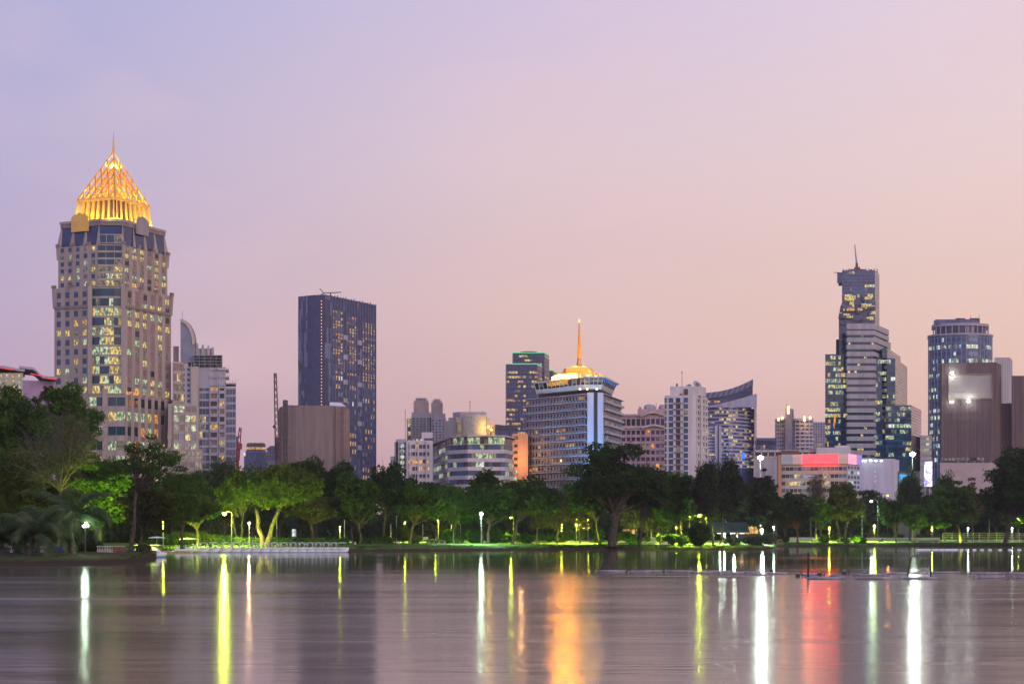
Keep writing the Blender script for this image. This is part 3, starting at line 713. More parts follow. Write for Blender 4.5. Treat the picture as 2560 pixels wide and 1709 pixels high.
b = MB(); b.prism([pt(824, D + 4), pt(866, D + 6), pt(866, D + 26), pt(824, D + 24)], Z(1013, D), Z(1002, D), 'canopy_cloth', [pt(824, D + 8), pt(852, D + 10), pt(850, D + 18), pt(826, D + 18)]); B.single('roof_tarpaulin', b)
b = MB(); b.box((X(706, D), D + 12, Z(1006, D)), (2.2, 3, 4), 'dark_grey'); b.box((X(704, D), D + 12, Z(1000, D)), (1.4, 1.5, 2), 'dark_grey')
for x in (716, 722, 735, 742, 748, 764, 781, 803): b.box((X(x, D), D + 14, Z(1011, D)), (1.6, 2, 1.4), 'dark_grey')
B.single('rooftop_plant', b); B.finish()

def lattice_crane(name, label, px, D, y0, pts, m, w=1.0):
    """lattice boom through picture columns/rows pts, at distance D"""
    q = thing(name, label, 'crane', (X(px, D), D, 1)); org = Vector(q.location)
    P3 = [Vector((X(x, D), D, Z(y, D))) for x, y in pts]; b = MB()
    for A, C in zip(P3, P3[1:]):
        L = (C - A).length; d = (C - A).normalized(); u = d.cross(Vector((0, 1, 0))).normalized(); v = d.cross(u); k = max(3, int(L / (w * 1.6)))
        cs = [(u * i + v * j) * w * .5 for i, j in ((-1, -1), (1, -1), (1, 1), (-1, 1))]
        for c_ in cs: b.tube([A + c_, C + c_ * .5], w * .10, m, 4)
        for i in range(k):
            t0, t1 = i / k, (i + 1) / k
            for s_ in range(4):
                c0, c1 = cs[s_] * (1 - .5 * t0), cs[(s_ + 1) % 4] * (1 - .5 * t1); b.tube([A + (C - A) * t0 + c0, A + (C - A) * t1 + c1], w * .07, m, 3)
    b.build('boom', q, org); return q, P3, org
q, P3, org = lattice_crane('lattice_crane', 'tall brown lattice crane rising left of the netting-draped block', 690, 880, 1150, [(694, 1150), (688, 932)], 'crane_brown', 2.0)
b = MB(); b.tube([P3[1], (X(686, 880), 880, Z(1062, 880))], .09, 'metal_dark', 3); b.ball((X(686, 880), 880, Z(1066, 880)), .8, 'metal_dark'); b.build('hook', q, org)
b = MB(); b.box((X(696, 880), 880, Z(1100, 880)), (2.4, 3, 3), 'crane_brown'); b.tube([(X(693, 880), 880, 1), (X(693, 880), 880, Z(1098, 880))], .8, 'crane_brown', 6); b.build('cab', q, org)
q, P3, org = lattice_crane('lattice_crane', 'short red lattice crane between the condominium and the distant hotel', 597, 1300, 1150, [(593, 1150), (601, 1068)], 'crane_red', 2.6)
b = MB(); b.box((X(594, 1300), 1300, Z(1115, 1300)), (6, 4, 4), 'crane_red'); b.tube([(X(594, 1300), 1300, 1), (X(594, 1300), 1300, Z(1117, 1300))], 1.2, 'crane_red', 6); b.build('cab', q, org)

# twin peaked condominium
B = Bld('twin_peaked_tower', 'mauve apartment towers with two stepped peaks behind the white slab block', pt(1068, 1800), 'apartment tower', seed=13)
D = 1800
def ptower(x0, x1, steps):
    for (w, y0, y1, m) in steps:
        cx, hw = (x0 + x1) / 2, (x1 - x0) / 2 * w; B.part('wall').prism([pt(cx - hw, D - 8 * w), pt(cx + hw, D - 8 * w), pt(cx + hw, D + 12), pt(cx - hw, D + 12)], Z(y0, D), Z(y1, D), m)
        if w < .95:
            for i in range(7):
                x = cx - hw + 2 * hw * i / 6; B.part('wall').prism([pt(x - .8, D - 8 * w - 1), pt(x + .8, D - 8 * w - 1), pt(x + .8, D - 8 * w + 1), pt(x - .8, D - 8 * w + 1)], Z(y0, D), Z(y1 - 2.5, D), 'pink_cream')
gl = 'grey_light'
ptower(1028, 1078, ((1.0, 1338, 1040, gl), (.92, 1040, 1032, gl), (.74, 1032, 1006, 'pink_cream'), (.62, 1006, 1001, gl), (.5, 1001, 996, 'slate_blue')))
ptower(1070, 1115, ((1.0, 1338, 1044, gl), (.9, 1044, 1035, gl), (.62, 1035, 1008, 'pink_cream'), (.48, 1008, 1003, gl), (.34, 1003, 999, 'slate_blue')))
B.body([pt(1017, D - 4), pt(1030, D - 4)], 1, Z(1046, D), gl, 20); B.body([pt(1112, D - 3), pt(1121, D - 3)], 1, Z(1052, D), gl, 16)
B.facade(pt(1030, D - 8.1), pt(1075, D - 8.1), Z(1150, D), Z(1044, D), 5, 16, .6, .66, .4, .4, gl, None, (('lit_yellow', 1),), (('glass_teal', 1), ('glass_navy', 1)), lp=.03)
B.facade(pt(1078, D - 8.1), pt(1113, D - 8.1), Z(1150, D), Z(1048, D), 4, 14, .55, .6, .8, .6, gl, None, (('lit_orange', 1),), (('glass_navy', 1), ('tan_dark', 1)), lp=.04)
B.facade(pt(1018, D - 4.1), pt(1028, D - 4.1), Z(1120, D), Z(1047, D), 1, 7, .7, .8, .2, .3, gl, None, (('lit_yellow', 1), ('lit_white', 1)), (('glass_teal', 1),), lp=.4)
B.finish()
B = Bld('stepped_apartment_block', 'thin grey stepped apartment block low at the left of the white slab', pt(985, 1700), seed=14)
for x0, x1, y in ((976, 988, 1140), (986, 1000, 1104), (990, 997, 1098)): B.part('wall').prism([pt(x0, 1700 + y % 3), pt(x1, 1700 + y % 3), pt(x1, 1720), pt(x0, 1720)], 1, Z(y, 1700), 'grey_light')
B.facade(pt(987, 1701), pt(1000, 1701), Z(1170, 1700), Z(1106, 1700), 3, 9, .5, .5, .5, .5, 'grey_light', None, (('lit_dim', 1),), (('glass_navy', 1),), lp=.1); B.finish()

# white slab block
B = Bld('white_slab_block', 'white slab block with paired dark windows left of the curved office', pt(1035, 800), seed=15)
D = 800; W = 'white_wall'
B.body([pt(1016, D), pt(1082, D)], 1, Z(1101, D), W, 18); B.body([pt(995, D + 3), pt(1016, D + 3)], 1, Z(1096, D), 'grey_light', 16)
B.facade(pt(1021, D), pt(1074, D), Z(1101 + 6 * 18 + 8, D), Z(1107, D), 6, 6, .84, .52, .35, .25, W, None, (('lit_amber', 3), ('lit_orange', 1), ('lit_dim', 1)), (('glass_dark', 1),), lp=.22, mull='white_wall')
for x in (1024, 1044, 1065): B.part('wall').slab(pt(x, D), pt(x + 3, D), Vector((0, -1)), 0, .9, 1, Z(1103, D), W)
B.facade(pt(999, D + 3), pt(1013, D + 3), Z(1190, D), Z(1106, D), 1, 6, .6, .55, .3, .3, 'grey_light', None, (('lit_white', 1),), (('lit_green', 1),), lp=.7)
b = MB(); b.prism([pt(1054, D + 3), pt(1082, D + 3), pt(1082, D + 14), pt(1054, D + 14)], Z(1101, D), Z(1079, D), W); b.prism([pt(1061, D + 2.6), pt(1083, D + 2.6), pt(1083, D + 3), pt(1061, D + 3)], Z(1099, D), Z(1094, D), 'dark_grey'); B.single('rooftop_room', b)
b = MB(); b.tube([(X(1010.5, D), D + 8, Z(1096, D)), (X(1010.5, D), D + 8, Z(1020, D))], .12, 'metal_grey', 4); B.single('antenna', b)
B.finish()

# curved podium office
B = Bld('curved_office_building', 'low faceted office with white bands, ribbon windows and a thin overhanging roof', pt(1180, 780), 'office', seed=16)
C = [pt(1074, 868), pt(1124.5, 790), pt(1169, 780), pt(1262, 781), pt(1281, 798)]
D = 780; B.body(C, 1, Z(1092, D), 'white_wall', 22)
rows = [1119 + 21.6 * i for i in range(5)]
z_top = Z(1110, D); z_bot = Z(1110 + 21.6 * 5, D)
LGb = (('lit_green', 3), ('lit_white', .7), ('lit_dim', 1.2))
for k, (nc, lp) in enumerate(((10, .15), (5, .06), (9, .35), (2, .5))):
    B.facade(C[k], C[k + 1], z_bot, z_top, nc, 5, .985, .56, .1, .55, 'dark_grey', 'white_wall', LGb, (('glass_blue', 2), ('glass_dark', 1.3), ('glass_pale', .25)), lp=lp, sill=.9)
    B.facade(C[k], C[k + 1], z_top + .1, Z(1092.5, D), nc, 1, .985, .97, .06, .05, 'dark_grey', 'dark_grey', LGb, (('glass_dark', 2), ('tan_dark', 1)), lp=(.05, .3, .5, .3)[k], off=.02)
b = MB(); O = [p + Vector((0, -3.2)) for p in C]; O[0] += Vector((-1.5, 0)); O[-1] += Vector((1.5, 0)); b.prism(O + [bk(C[-1], 24), bk(C[0], 24)], Z(1092, D), Z(1088, D), 'pink_cream'); B.single('roof', b)
B.finish()

# auditorium block and its lit lift shaft
B = Bld('windowless_block', 'windowless pale grey block lit yellow on its right side behind the curved office', pt(1170, 900), seed=17)
D = 900
B.part('wall').prism([pt(1132, 905), pt(1150, 900), pt(1216, 901), pt(1217, 925), pt(1134, 930)], 1, Z(1029, D), 'grey_light')
B.part('wall').prism([pt(1121, 898), pt(1140, 896), pt(1154, 899), pt(1154, 915), pt(1121, 915)], 1, Z(1044, D), 'grey_wall')
cur = [pt(1156 + 60 * t / 10, 899.5 - 3.0 * math.sin(math.pi * t / 10)) for t in range(11)]
B.part('wall').prism(cur + [pt(1216, 900.5), pt(1156, 900.5)], 1, Z(1037, D), 'stone_pale')
B.facade(pt(1143, 895.7), pt(1154, 898.8), Z(1084, D), Z(1056, D), 3, 5, .85, .8, .1, .1, 'cream', None, (('lit_dim', 1),), (('lit_dim', 1),), lp=.5)
b = MB(); b.prism([pt(1217.5, D + 2), pt(1226, D + 2), pt(1226, D + 14), pt(1217.5, D + 14)], 1, Z(1046, D), 'cream')
for i in range(7): b.prism([pt(1224, D - 1), pt(1237, D - 1), pt(1237, D + 8), pt(1224, D + 8)], Z(1086 - i * 3.6, D), Z(1085.2 - i * 3.6, D), 'cream')
for x in (1224.5, 1230, 1236.5): b.tube([(X(x, D), D - 1, 1), (X(x, D), D - 1, Z(1063, D))], .15, 'cream', 4)
B.single('lift_shaft', b)
b = MB(); b.box((X(1229, D), D - 1.6, Z(1074, D)), (1, .4, .8), 'gold_lamp'); b.box((X(1221, D), D + 1, Z(1066, D)), (.7, .4, .7), 'gold_lamp'); B.single('wall_lamp', b)
b = MB(); b.tube([(X(1174, D), D + 8, Z(1029, D)), (X(1174, D), D + 8, Z(1001, D))], .14, 'metal_grey', 4); b.ball((X(1174, D), D + 8, Z(1001, D)), .3, 'metal_dark'); b.tube([(X(1204, D), D + 8, Z(1029, D)), (X(1205, D), D + 8, Z(1021, D))], .1, 'metal_grey', 4); B.single('antenna', b)
B.finish(); point('wall_light', (X(1222, D), D - 5, Z(1072, D)), (1, .62, .06), 2200, .4, B.e)
B = Bld('dark_roofed_hall', 'low dark building with a sloping roof and red parapet light', pt(1262, 1300), seed=18)
B.part('roof').prism([pt(1236, 1300), pt(1292, 1300), pt(1292, 1330), pt(1236, 1330)], 1, Z(1072, 1300), 'slate_blue', [pt(1236, 1300), pt(1292, 1300), pt(1292, 1330), pt(1236, 1330)])
b = MB(); vs = [(X(1234, 1300), 1299, Z(1060, 1300)), (X(1294, 1300), 1299, Z(1066, 1300)), (X(1294, 1300), 1299, Z(1073, 1300)), (X(1234, 1300), 1299, Z(1073, 1300))]; vs += [(x, y + 30, z) for x, y, z in vs]
b.add(vs, [(0, 1, 2, 3), (7, 6, 5, 4), (0, 4, 5, 1), (1, 5, 6, 2), (2, 6, 7, 3), (3, 7, 4, 0)], 'dark_grey'); B.single('parapet', b)
b = MB(); b.box((X(1236, 1300), 1298, Z(1061, 1300)), (.9, .6, .9), 'red_beacon'); B.single('beacon', b)
B.facade(pt(1240, 1299.9), pt(1290, 1299.9), 1, Z(1075, 1300), 6, 5, .8, .5, .2, .2, 'slate_blue', None, (('lit_dim', 1),), (('glass_navy', 1),), lp=.1); B.finish()

# green-edged glass towers
def green_tower(label, x0, x1, x2, D, yt, nf, seed, lpf=.3):
    B = Bld('blue_glass_tower', label, pt((x0 + x2) / 2, D), 'skyscraper', 'blue glass towers edged in green light', seed)
    P = [pt(x0, D + 3), pt(x0 + 2, D), pt(x1, D), pt(x2, D + 26)]
    B.part('wall').prism(P + [bk(P[3], 16), bk(P[0], 34)], 1, Z(yt, D), 'glass_navy')
    B.facade(P[1], P[2], 5, Z(yt + 3, D), max(6, int((x1 - x0) / 7)), nf, .9, .48, .12, .10, 'slate_blue', 'charcoal_blue', (('lit_yellow', 2), ('lit_amber', 2), ('lit_dim', 2)), (('glass_navy', 1),), lp=lpf, keep=.35)
    B.facade(P[2], P[3], 5, Z(yt + 3, D), max(2, int((x2 - x1) / 5)), nf, .85, .45, .12, .12, 'slate_blue', 'tan_dark', (('lit_yellow', 1),), (('glass_rose_reflect', 1),), lp=.12)
    b = MB()
    for a, c in zip(P, P[1:]): b.tube([(a.x, a.y - .4, Z(yt, D) + .2), (c.x, c.y - .4, Z(yt, D) + .2)], .42, 'neon_green', 4)
    B.single('edge_light', b); B.finish(); return B
green_tower('dark blue glass tower with a green roofline, tallest in its cluster, set back', 1281, 1361, 1372.5, 1640, 882, 44, 21, .12)
green_tower('dark blue glass tower with a green roofline and rows of lit offices, front', 1264, 1343, 1355, 1580, 910, 36, 22)
green_tower('narrow dark tower with green roofline right behind the hotel spire base', 1372.6, 1382, 1392, 1700, 926, 30, 23, .1)
B = Bld('rooftop_drum', 'low round plant drum on top of the tallest green-edged tower', pt(1322, 1660), 'roof plant', seed=24)
ring(B, 'wall', pt(1322, 1660), [(22 * 1660 / F, Z(881, 1650)), (22 * 1660 / F, Z(877, 1650))], 'metal_dark'); B.finish()

# peach building
B = Bld('peach_building', 'peach orange wall with one column of small windows left of the hotel', pt(1300, 960), seed=25)
D = 960; B.body([pt(1281, D), pt(1320, D)], 1, Z(1084, D), 'peach_wall', 20)
B.facade(pt(1284, D), pt(1295, D), Z(1084 + 16.3 * 8 + 6, D), Z(1106, D), 1, 7, .8, .48, .1, .1, 'peach_wall', None, (('lit_green', 1),), (('glass_dark', 1),), lp=.75)
b = MB(); b.slab(pt(1284, D), pt(1295, D), Vector((0, -1)), .0, .15, Z(1098, D), Z(1090, D), 'brick_red'); B.single('vent', b)
for j in range(7): B.part('wall').slab(pt(1283, D), pt(1296, D), Vector((0, -1)), .1, .5, Z(1101.5 + 16.3 * (j + 1) + 1.6, D), Z(1101.5 + 16.3 * (j + 1), D), 'peach_wall')
B.finish(); point('wall_light', (X(1303, D), D - 9, Z(1150, D)), (1, .5, .18), 5000, .5, B.e)

# the triangular hotel with gilt crown
def hotel():
    B = Bld('spired_hotel', 'triangular balconied hotel crowned by a gilded penthouse and needle spire', pt(1450, 960), 'hotel', seed=26)
    D = 930; W = 'white_bluish'; zt = Z(984, D); Lf, A, C_, Rr = pt(1316, 970), pt(1470, 930), pt(1505, 932), pt(1552, 980)
    # body on a triangular plan with a blank cut corner
    B.part('wall').prism([Lf, A, C_, Rr, pt(1440, 1010)], 1, zt, 'grey_wall')
    nf = 19; H = (zt - 1) / nf
    warm = (('lit_orange', 1), ('lit_amber', 3)); dk = (('glass_dark', 3), ('glass_blue', 1), ('tan_dark', 2.2))
    B.facade(Lf, A, 1, zt, 20, nf, .62, .62, .35, .1, 'grey_light', 'grey_wall', warm, dk, lp=.07, sill=.15)
    B.facade(C_, Rr, 1, zt, 14, nf, .66, .66, .35, .1, 'grey_light', 'grey_wall', warm, (('glass_dark', 1), ('tan_dark', 3)), lp=.10, sill=.15)
    bal = B.part('balcony')
    for (a, b_) in ((Lf, A), (C_, Rr)):
        d = (b_ - a).normalized(); n = Vector((d.y, -d.x)); n = n if n.dot(-a) > 0 else -n; L = (b_ - a).length
        for j in range(nf + 1):
            z = 1 + j * H; bal.slab(a - d * 1.0, b_ + d * .3, n, .0, 1.9, z - .22, z + .05, W)
            if j < nf:
                bal.slab(a - d * 1.0, b_ + d * .3, n, 1.82, 1.88, z + .05, z + 1.0, 'glass_pale')
                k = int(L / 2.4)
                for i in range(k + 1): q = a + d * (L * i / k); bal.slab(q - d * .12, q + d * .12, n, 1.78, 1.95, z + .05, z + 1.1, W)
    n = Vector((0, -1)); B.part('corner_pylon').prism([A + Vector((-.4, -2.2)), pt(1484, 928), pt(1484, 935), A + Vector((-.4, 6))], 1, zt + .5, W)
    B.part('corner_pylon').prism([pt(1494, 928.2), C_ + Vector((.6, -2.2)), C_ + Vector((.6, 5)), pt(1494, 935)], 1, zt + .5, W)
    B.part('corner_pylon').prism([pt(1483.5, 930.5), pt(1494.5, 930.5), pt(1494.5, 935), pt(1483.5, 935)], 1, zt + .4, 'dark_grey')
    # recessed dark storey, flaring restaurant ring, flat roof
    z1 = Z(973, D); B.part('recess').prism([pt(1345, 966), pt(1468, 934), pt(1502, 935), pt(1530, 965), pt(1440, 1000)], zt, z1, 'dark_grey')
    low = [pt(1341, 962), pt(1462, 927), pt(1502, 928), pt(1531, 966), pt(1440, 1004)]; hi = [pt(1336, 957), pt(1462, 921), pt(1508, 922), pt(1542, 964), pt(1440, 1008)]
    z2, z3, z4 = z1, Z(962.5, D), Z(948, D)
    B.part('restaurant_ring').prism(low, z2, z3, 'white_wall', [mix(a, b, .4) for a, b in zip(low, hi)])
    gl = [mix(a, b, .3) for a, b in zip(low, hi)]; B.part('restaurant_ring').prism(gl, z3, z4, 'glass_dark', hi)
    for k, nc in ((0, 12), (1, 4), (2, 8)):
        a, b_ = gl[k], gl[(k + 1)]; A2, B2 = hi[k], hi[k + 1]
        for i in range(nc):
            t0, t1 = (i + .08) / nc, (i + .92) / nc; m = 'glass_dark'
            if k == 0 and 3 <= i <= 7: m = ('lit_amber', 'lit_orange', 'lit_amber')[i % 3]
            elif k == 1: m = 'lit_dim'
            elif k == 2: m = 'glass_navy'
            else: m = ('glass_dark', 'tan_dark')[i % 2]
            v = []; nn = Vector((0, -.15))
            for P_, Q_, z in ((a, b_, z3 + .25), (A2, B2, z4 - .25)):
                for t in (t0, t1): q = mix(P_, Q_, t) + nn; v.append((q.x, q.y, z))
            v += [(x, y + .2, z) for x, y, z in v]; b = MB(); b.add(v, [(0, 1, 3, 2), (4, 6, 7, 5), (0, 4, 5, 1), (2, 3, 7, 6), (0, 2, 6, 4), (1, 5, 7, 3)], m); B.single('window', b)
            q0, q1 = mix(a, b_, i / nc) + nn * 2, mix(A2, B2, i / nc) + nn * 2; B.part('restaurant_ring').tube([(q0.x, q0.y, z3), (q1.x, q1.y, z4)], .18, 'white_wall', 4)
    for sgn, i, j, m in ((0, 2, 3, 'led_blue'),):
        for q_ in range(7): q = mix(hi[i], hi[j], (q_ + .5) / 7) + Vector((.1, -.4)); b = MB(); b.box((q.x, q.y, z4 - .9), (.4, .3, .5), m); B.single('blue_lamp', b)
    rf = [c + (c - pt(1440, 960)) * .06 for c in hi]; B.part('roof').prism(rf, z4, z4 + .7, 'white_wall'); B.part('roof').prism([pt(1440, 960) + (c - pt(1440, 960)) * .9 for c in hi], z4 + .7, Z(943, D), 'slate_blue', [pt(1440, 960) + (c - pt(1440, 960)) * .62 for c in hi])
    # gilt penthouse drums
    g = 'gold'; zd0, zd1, zd2 = Z(950, D), Z(931, D), Z(912, D)
    dr = [pt(1380, 950), pt(1395, 934), pt(1444, 930), pt(1490, 932), pt(1509, 948), pt(1500, 972), pt(1400, 975)]
    B.part('penthouse').prism(dr, zd0, zd1, g)
    GG = (('gilt_glow', 1),)
    LY_ = (('lit_yellow', 1),)
    for k_, nc_, Q_ in ((0, 2, GG), (1, 6, GG), (2, 5, LY_), (3, 3, LY_)): B.facade(dr[k_], dr[k_ + 1], zd0 + .6, zd1 - .3, nc_, 1, .84, .74, .12, .12, g, g, Q_, Q_, lp=1, mull='gold')
    ul = [pt(1403, 952), pt(1412, 943), pt(1450, 940), pt(1476, 942), pt(1488, 952), pt(1480, 966), pt(1410, 968)]; cc = pt(1446, 954)
    B.part('penthouse').prism(ul, zd1, zd2, g, [cc + (p - cc) * .86 for p in ul])
    B.part('penthouse').prism([cc + (p - cc) * .86 for p in ul], zd2, zd2 + 1.3, 'tan_dark', [cc + (p - cc) * .3 for p in ul])
    cs = pt(1448, 954); b = MB(); k = D / F
    for (w0, ya, w1, yb, m) in ((7.4, 914, 5.2, 895, 'tan_dark'), (5.2, 895, 2.9, 840, 'gold_deep'), (2.9, 840, 1.2, 806, 'gold_deep'), (1.2, 806, .3, 797, 'lamp_orange')):
        s0, s1 = w0 * k * 1.02, w1 * k * 1.02
        b.prism([(cs.x + x * s0, cs.y + y * s0) for x, y in ((-1, 0), (0, -1), (1, 0), (0, 1))], Z(ya, D + 24), Z(yb, D + 24), m, [(cs.x + x * s1, cs.y + y * s1) for x, y in ((-1, 0), (0, -1), (1, 0), (0, 1))])
    B.single('spire', b)
    for x, d in ((1386, 934), (1410, 925), (1432, 922), (1470, 922), (1490, 924), (1512, 940)):
        b = MB(); q = pt(x, d); b.box((q.x, q.y, z4 + 1.1), (.9, .6, .6), 'gold_lamp'); B.single('flood_lamp', b); point('gilt_light', (q.x, q.y, z4 + 1.8), (1, .55, .06), 1500, .3, B.e)
    for x, d in ((1425, 938), (1455, 936), (1484, 942)): q = pt(x, d); point('gilt_light', (q.x, q.y, zd1 + 1.4), (1, .50, .05), 1100, .3, B.e)
    for x, d, e in ((1438, 948, 3000), (1460, 948, 3000)): q = pt(x, d); point('spire_light', (q.x, q.y, zd2 + 2.6), (1, .48, .05), e, .3, B.e)
    for i, x in enumerate((1450, 1468, 1492)): b = MB(); q = pt(x, 925); b.ball((q.x, q.y, zt + 2.0), .45, 'gold_lamp', 6); B.single('soffit_lamp', b)
    B.finish()
    for x, z_, e, cc_ in ((1484, 12, 90000, (.30, .66, 1)), (1455, 8, 60000, (.1, .5, 1)), (1515, 10, 60000, (.3, .6, 1))): spot('blue_wash', (X(x, 900), 900, z_), (0, .42, 1), cc_, e, 75, B.e)
hotel()

# ---- right half of the skyline
B = Bld('pink_hotel', 'pink apartment hotel with arched cornices and balconies right of the triangular hotel', pt(1610, 1080), 'hotel', seed=31)
D = 1080; pk = 'pink_wall'
B.body([pt(1540, D + 4), pt(1665, D)], 1, Z(1036, D), pk, 30)
B.facade(pt(1553, D + 3.6), pt(1663, D), Z(1222, D), Z(1072, D), 9, 9, .72, .60, .7, 1.1, pk, pk, (('lit_dim', 1), ('lit_orange', .3)), (('glass_pale', 1), ('glass_navy', 1.4)), lp=.05)
B.facade(pt(1553, D + 3.6), pt(1663, D), Z(1067, D), Z(1042, D), 9, 1, .76, .66, .5, .3, pk, pk, (('lit_green', 1),), (('glass_navy', 1), ('glass_green', 1)), lp=.2)
def arch(px0, px1, y, rise, th, out):
    b = B.part('cornice'); k = 14
    for i in range(k):
        t0, t1 = i / k, (i + 1) / k; y0, y1 = y - rise * math.sin(math.pi * t0) ** 1.5, y - rise * math.sin(math.pi * t1) ** 1.5
        A, C = pt(px0 + (px1 - px0) * t0, D - out), pt(px0 + (px1 - px0) * t1, D - out)
        vs = [(A.x, A.y, Z(y0 + th, D)), (C.x, C.y, Z(y1 + th, D)), (C.x, C.y, Z(y1, D)), (A.x, A.y, Z(y0, D))]; vs += [(a, c + out + 3, e) for a, c, e in vs]
        b.add(vs, [(0, 1, 2, 3), (0, 4, 5, 1), (3, 2, 6, 7), (7, 6, 5, 4)], 'pink_cream')
arch(1601, 1665, 1035, 8, 6, 1.3); arch(1603, 1665, 1066, 6, 5, 1.5)
for y in (1034, 1065): B.part('cornice').slab(pt(1540, D + 4), pt(1604, D + 2), Vector((0, -1)), -.2, 1.2, Z(y + 5, D), Z(y, D), 'pink_cream')
b = MB(); b.prism([pt(1594, D + 4), pt(1665, D + 4), pt(1665, D + 24), pt(1594, D + 24)], Z(1036, D), Z(1021, D), pk)
B.single('rooftop_storey', b)
for x, r in ((1621, 2.2), (1627, 2.4), (1634, 2.0), (1658, 2.2), (1603, .9)):
    b = MB(); b.ball((X(x, D), D + 8, Z(1017, D)), r, 'grey_light', 12); b.tube([(X(x, D), D + 8, Z(1022, D)), (X(x, D), D + 8, Z(1017, D))], .3, 'metal_grey', 5); B.single('water_tank', b)
b = MB(); b.tube([(X(1643, D), D + 8, Z(1021, D)), (X(1643, D), D + 8, Z(1003, D))], .12, 'metal_grey', 4); B.single('antenna', b); B.finish()

B = Bld('white_tower', 'cream-white slab tower with blue windows and rooftop satellite dishes', pt(1712, 860), 'apartment tower', seed=32)
D = 860; W = 'white_wall'; zt = Z(988, D)
P = [pt(1661, D), pt(1730, D - 2), pt(1742, D + 1), pt(1768, D + 14)]
B.part('wall').prism(P + [bk(P[3], 18), bk(P[0], 26)], 1, zt, W)
nf = 16
fhh = 15.3; zb = Z(993 + fhh * nf, D)
for (x0, x1, m2) in ((1661.5, 1667, 0), (1671, 1684, 0), (1689, 1702, 1), (1708, 1721, 0)):
    a = mix(P[0], P[1], (x0 - 1661) / 69); b_ = mix(P[0], P[1], (x1 - 1661) / 69)
    B.facade(a, b_, zb, Z(993, D), 1, nf, .86, .78, .12, .3, W, W, (('lit_dim', 1), ('lit_green', .4)), ((('glass_dark', 1),) if m2 else (('glass_teal', 2), ('glass_blue', 2))), lp=.05)
    if m2:
        for j in range(nf): B.part('balcony').slab(a - Vector((1.0, 0)), b_ + Vector((1.0, 0)), Vector((0, -1)), .0, 1.3, zb + j * (Z(993, D) - zb) / nf, zb + j * (Z(993, D) - zb) / nf + .35, 'grey_wall')
B.facade(mix(P[0], P[1], .93), P[2], zb, Z(993, D), 1, nf, .9, .78, .1, .3, W, W, (('lit_green', 1),), (('glass_blue', 1), ('glass_teal', 1)), lp=.06)
B.facade(P[2], P[3], zb, Z(993, D), 4, nf, .5, .6, .3, .5, W, W, (('lit_green', 1),), (('glass_teal', 1), ('glass_pale', 1)), lp=.06)
B.part('wall').slab(mix(P[2], P[3], .26), mix(P[2], P[3], .40), Vector((.45, -.9)).normalized(), 0, 1.0, 1, zt + 3, W)
b = MB(); b.prism([pt(1675, D + 3), pt(1750, D + 2), pt(1765, D + 12), pt(1765, D + 24), pt(1675, D + 24)], zt, Z(964, D), W); b.prism([pt(1710.5, D + 1.8), pt(1720, D + 1.8), pt(1720, D + 2.4), pt(1710.5, D + 2.4)], Z(983, D), Z(971, D), 'glass_dark')
b.prism([pt(1675, D + 1.2), pt(1704, D + 1.2), pt(1704, D + 3), pt(1675, D + 3)], zt, Z(984, D), W); B.single('rooftop_storey', b)
for i, (x, dx) in enumerate(((1703, 0), (1713, 0), (1717, 0))):
    b = MB(); b.box((X(x, D), D + .8, zt + .5), (1.2, .6, .7), 'brick_red'); B.single('roof_box', b)
def dish(x, y, r, tilt, yaw):
    b = MB(); c = Vector((X(x, D), D + 12, Z(y, D))); q = Vector((math.sin(yaw) * math.cos(tilt), -math.cos(yaw) * math.cos(tilt), math.sin(tilt)))
    u = q.cross(Vector((0, 0, 1))).normalized(); w = q.cross(u); vs = []; k = 18
    for rr_, dp in ((.06, 0), (.5, .07), (.85, .2), (1, .30), (1.0, .26), (.85, .15), (.5, .02), (.06, -.06)):
        for i in range(k): a = 2 * math.pi * i / k; vs.append(c + (u * math.cos(a) + w * math.sin(a)) * r * rr_ + q * dp * r)
    b.add(vs, [(i * k + j, i * k + (j + 1) % k, (i + 1) * k + (j + 1) % k, (i + 1) * k + j) for i in range(7) for j in range(k)], 'grey_light')
    b.tube([c, c + q * r * .8], .08, 'metal_dark', 4); b.tube([c - Vector((0, 0, r * 1.0)), c], .2, 'metal_dark', 5); B.single('satellite_dish', b)
dish(1728, 960, 1.5, R(60), R(-25)); dish(1746, 956, 1.9, R(25), R(35)); dish(1754, 958, 1.5, R(20), R(60)); dish(1699, 957, .9, R(10), R(-60))
b = MB(); b.tube([(X(1710, D), D + 10, Z(964, D)), (X(1710, D), D + 10, Z(925, D))], .13, 'metal_grey', 4); b.ball((X(1710, D), D + 10, Z(925, D)), .3, 'metal_dark'); B.single('antenna', b)
B.finish()

# pale blue slabs next to the white tower
B = Bld('lavender_slab_block', 'narrow lavender white slabs at the foot of the curved glass tower', pt(1788, 1150), seed=33)
D = 1150
B.body([pt(1764, D), pt(1788, D)], 1, Z(1066, D), 'white_bluish', 24); B.body([pt(1787, D - 3), pt(1794, D - 3)], 1, Z(1064, D), 'white_bluish', 24); B.body([pt(1797, D - 3), pt(1804, D - 3)], 1, Z(1065, D), 'white_bluish', 24)
B.body([pt(1793, D + 2), pt(1798, D + 2)], 1, Z(1064, D), 'glass_navy', 10)
B.facade(pt(1765, D), pt(1787, D), Z(1140, D), Z(1068, D), 3, 9, .9, .45, .3, .4, 'white_bluish', None, (('lit_orange', 1), ('lit_yellow', 1)), (('glass_navy', 1),), lp=.14)
b = MB(); b.prism([pt(1766, D + 6), pt(1792, D + 6), pt(1792, D + 12), pt(1766, D + 12)], Z(1066, D), Z(1055, D), 'slate_blue'); B.single('rooftop_room', b); B.finish()

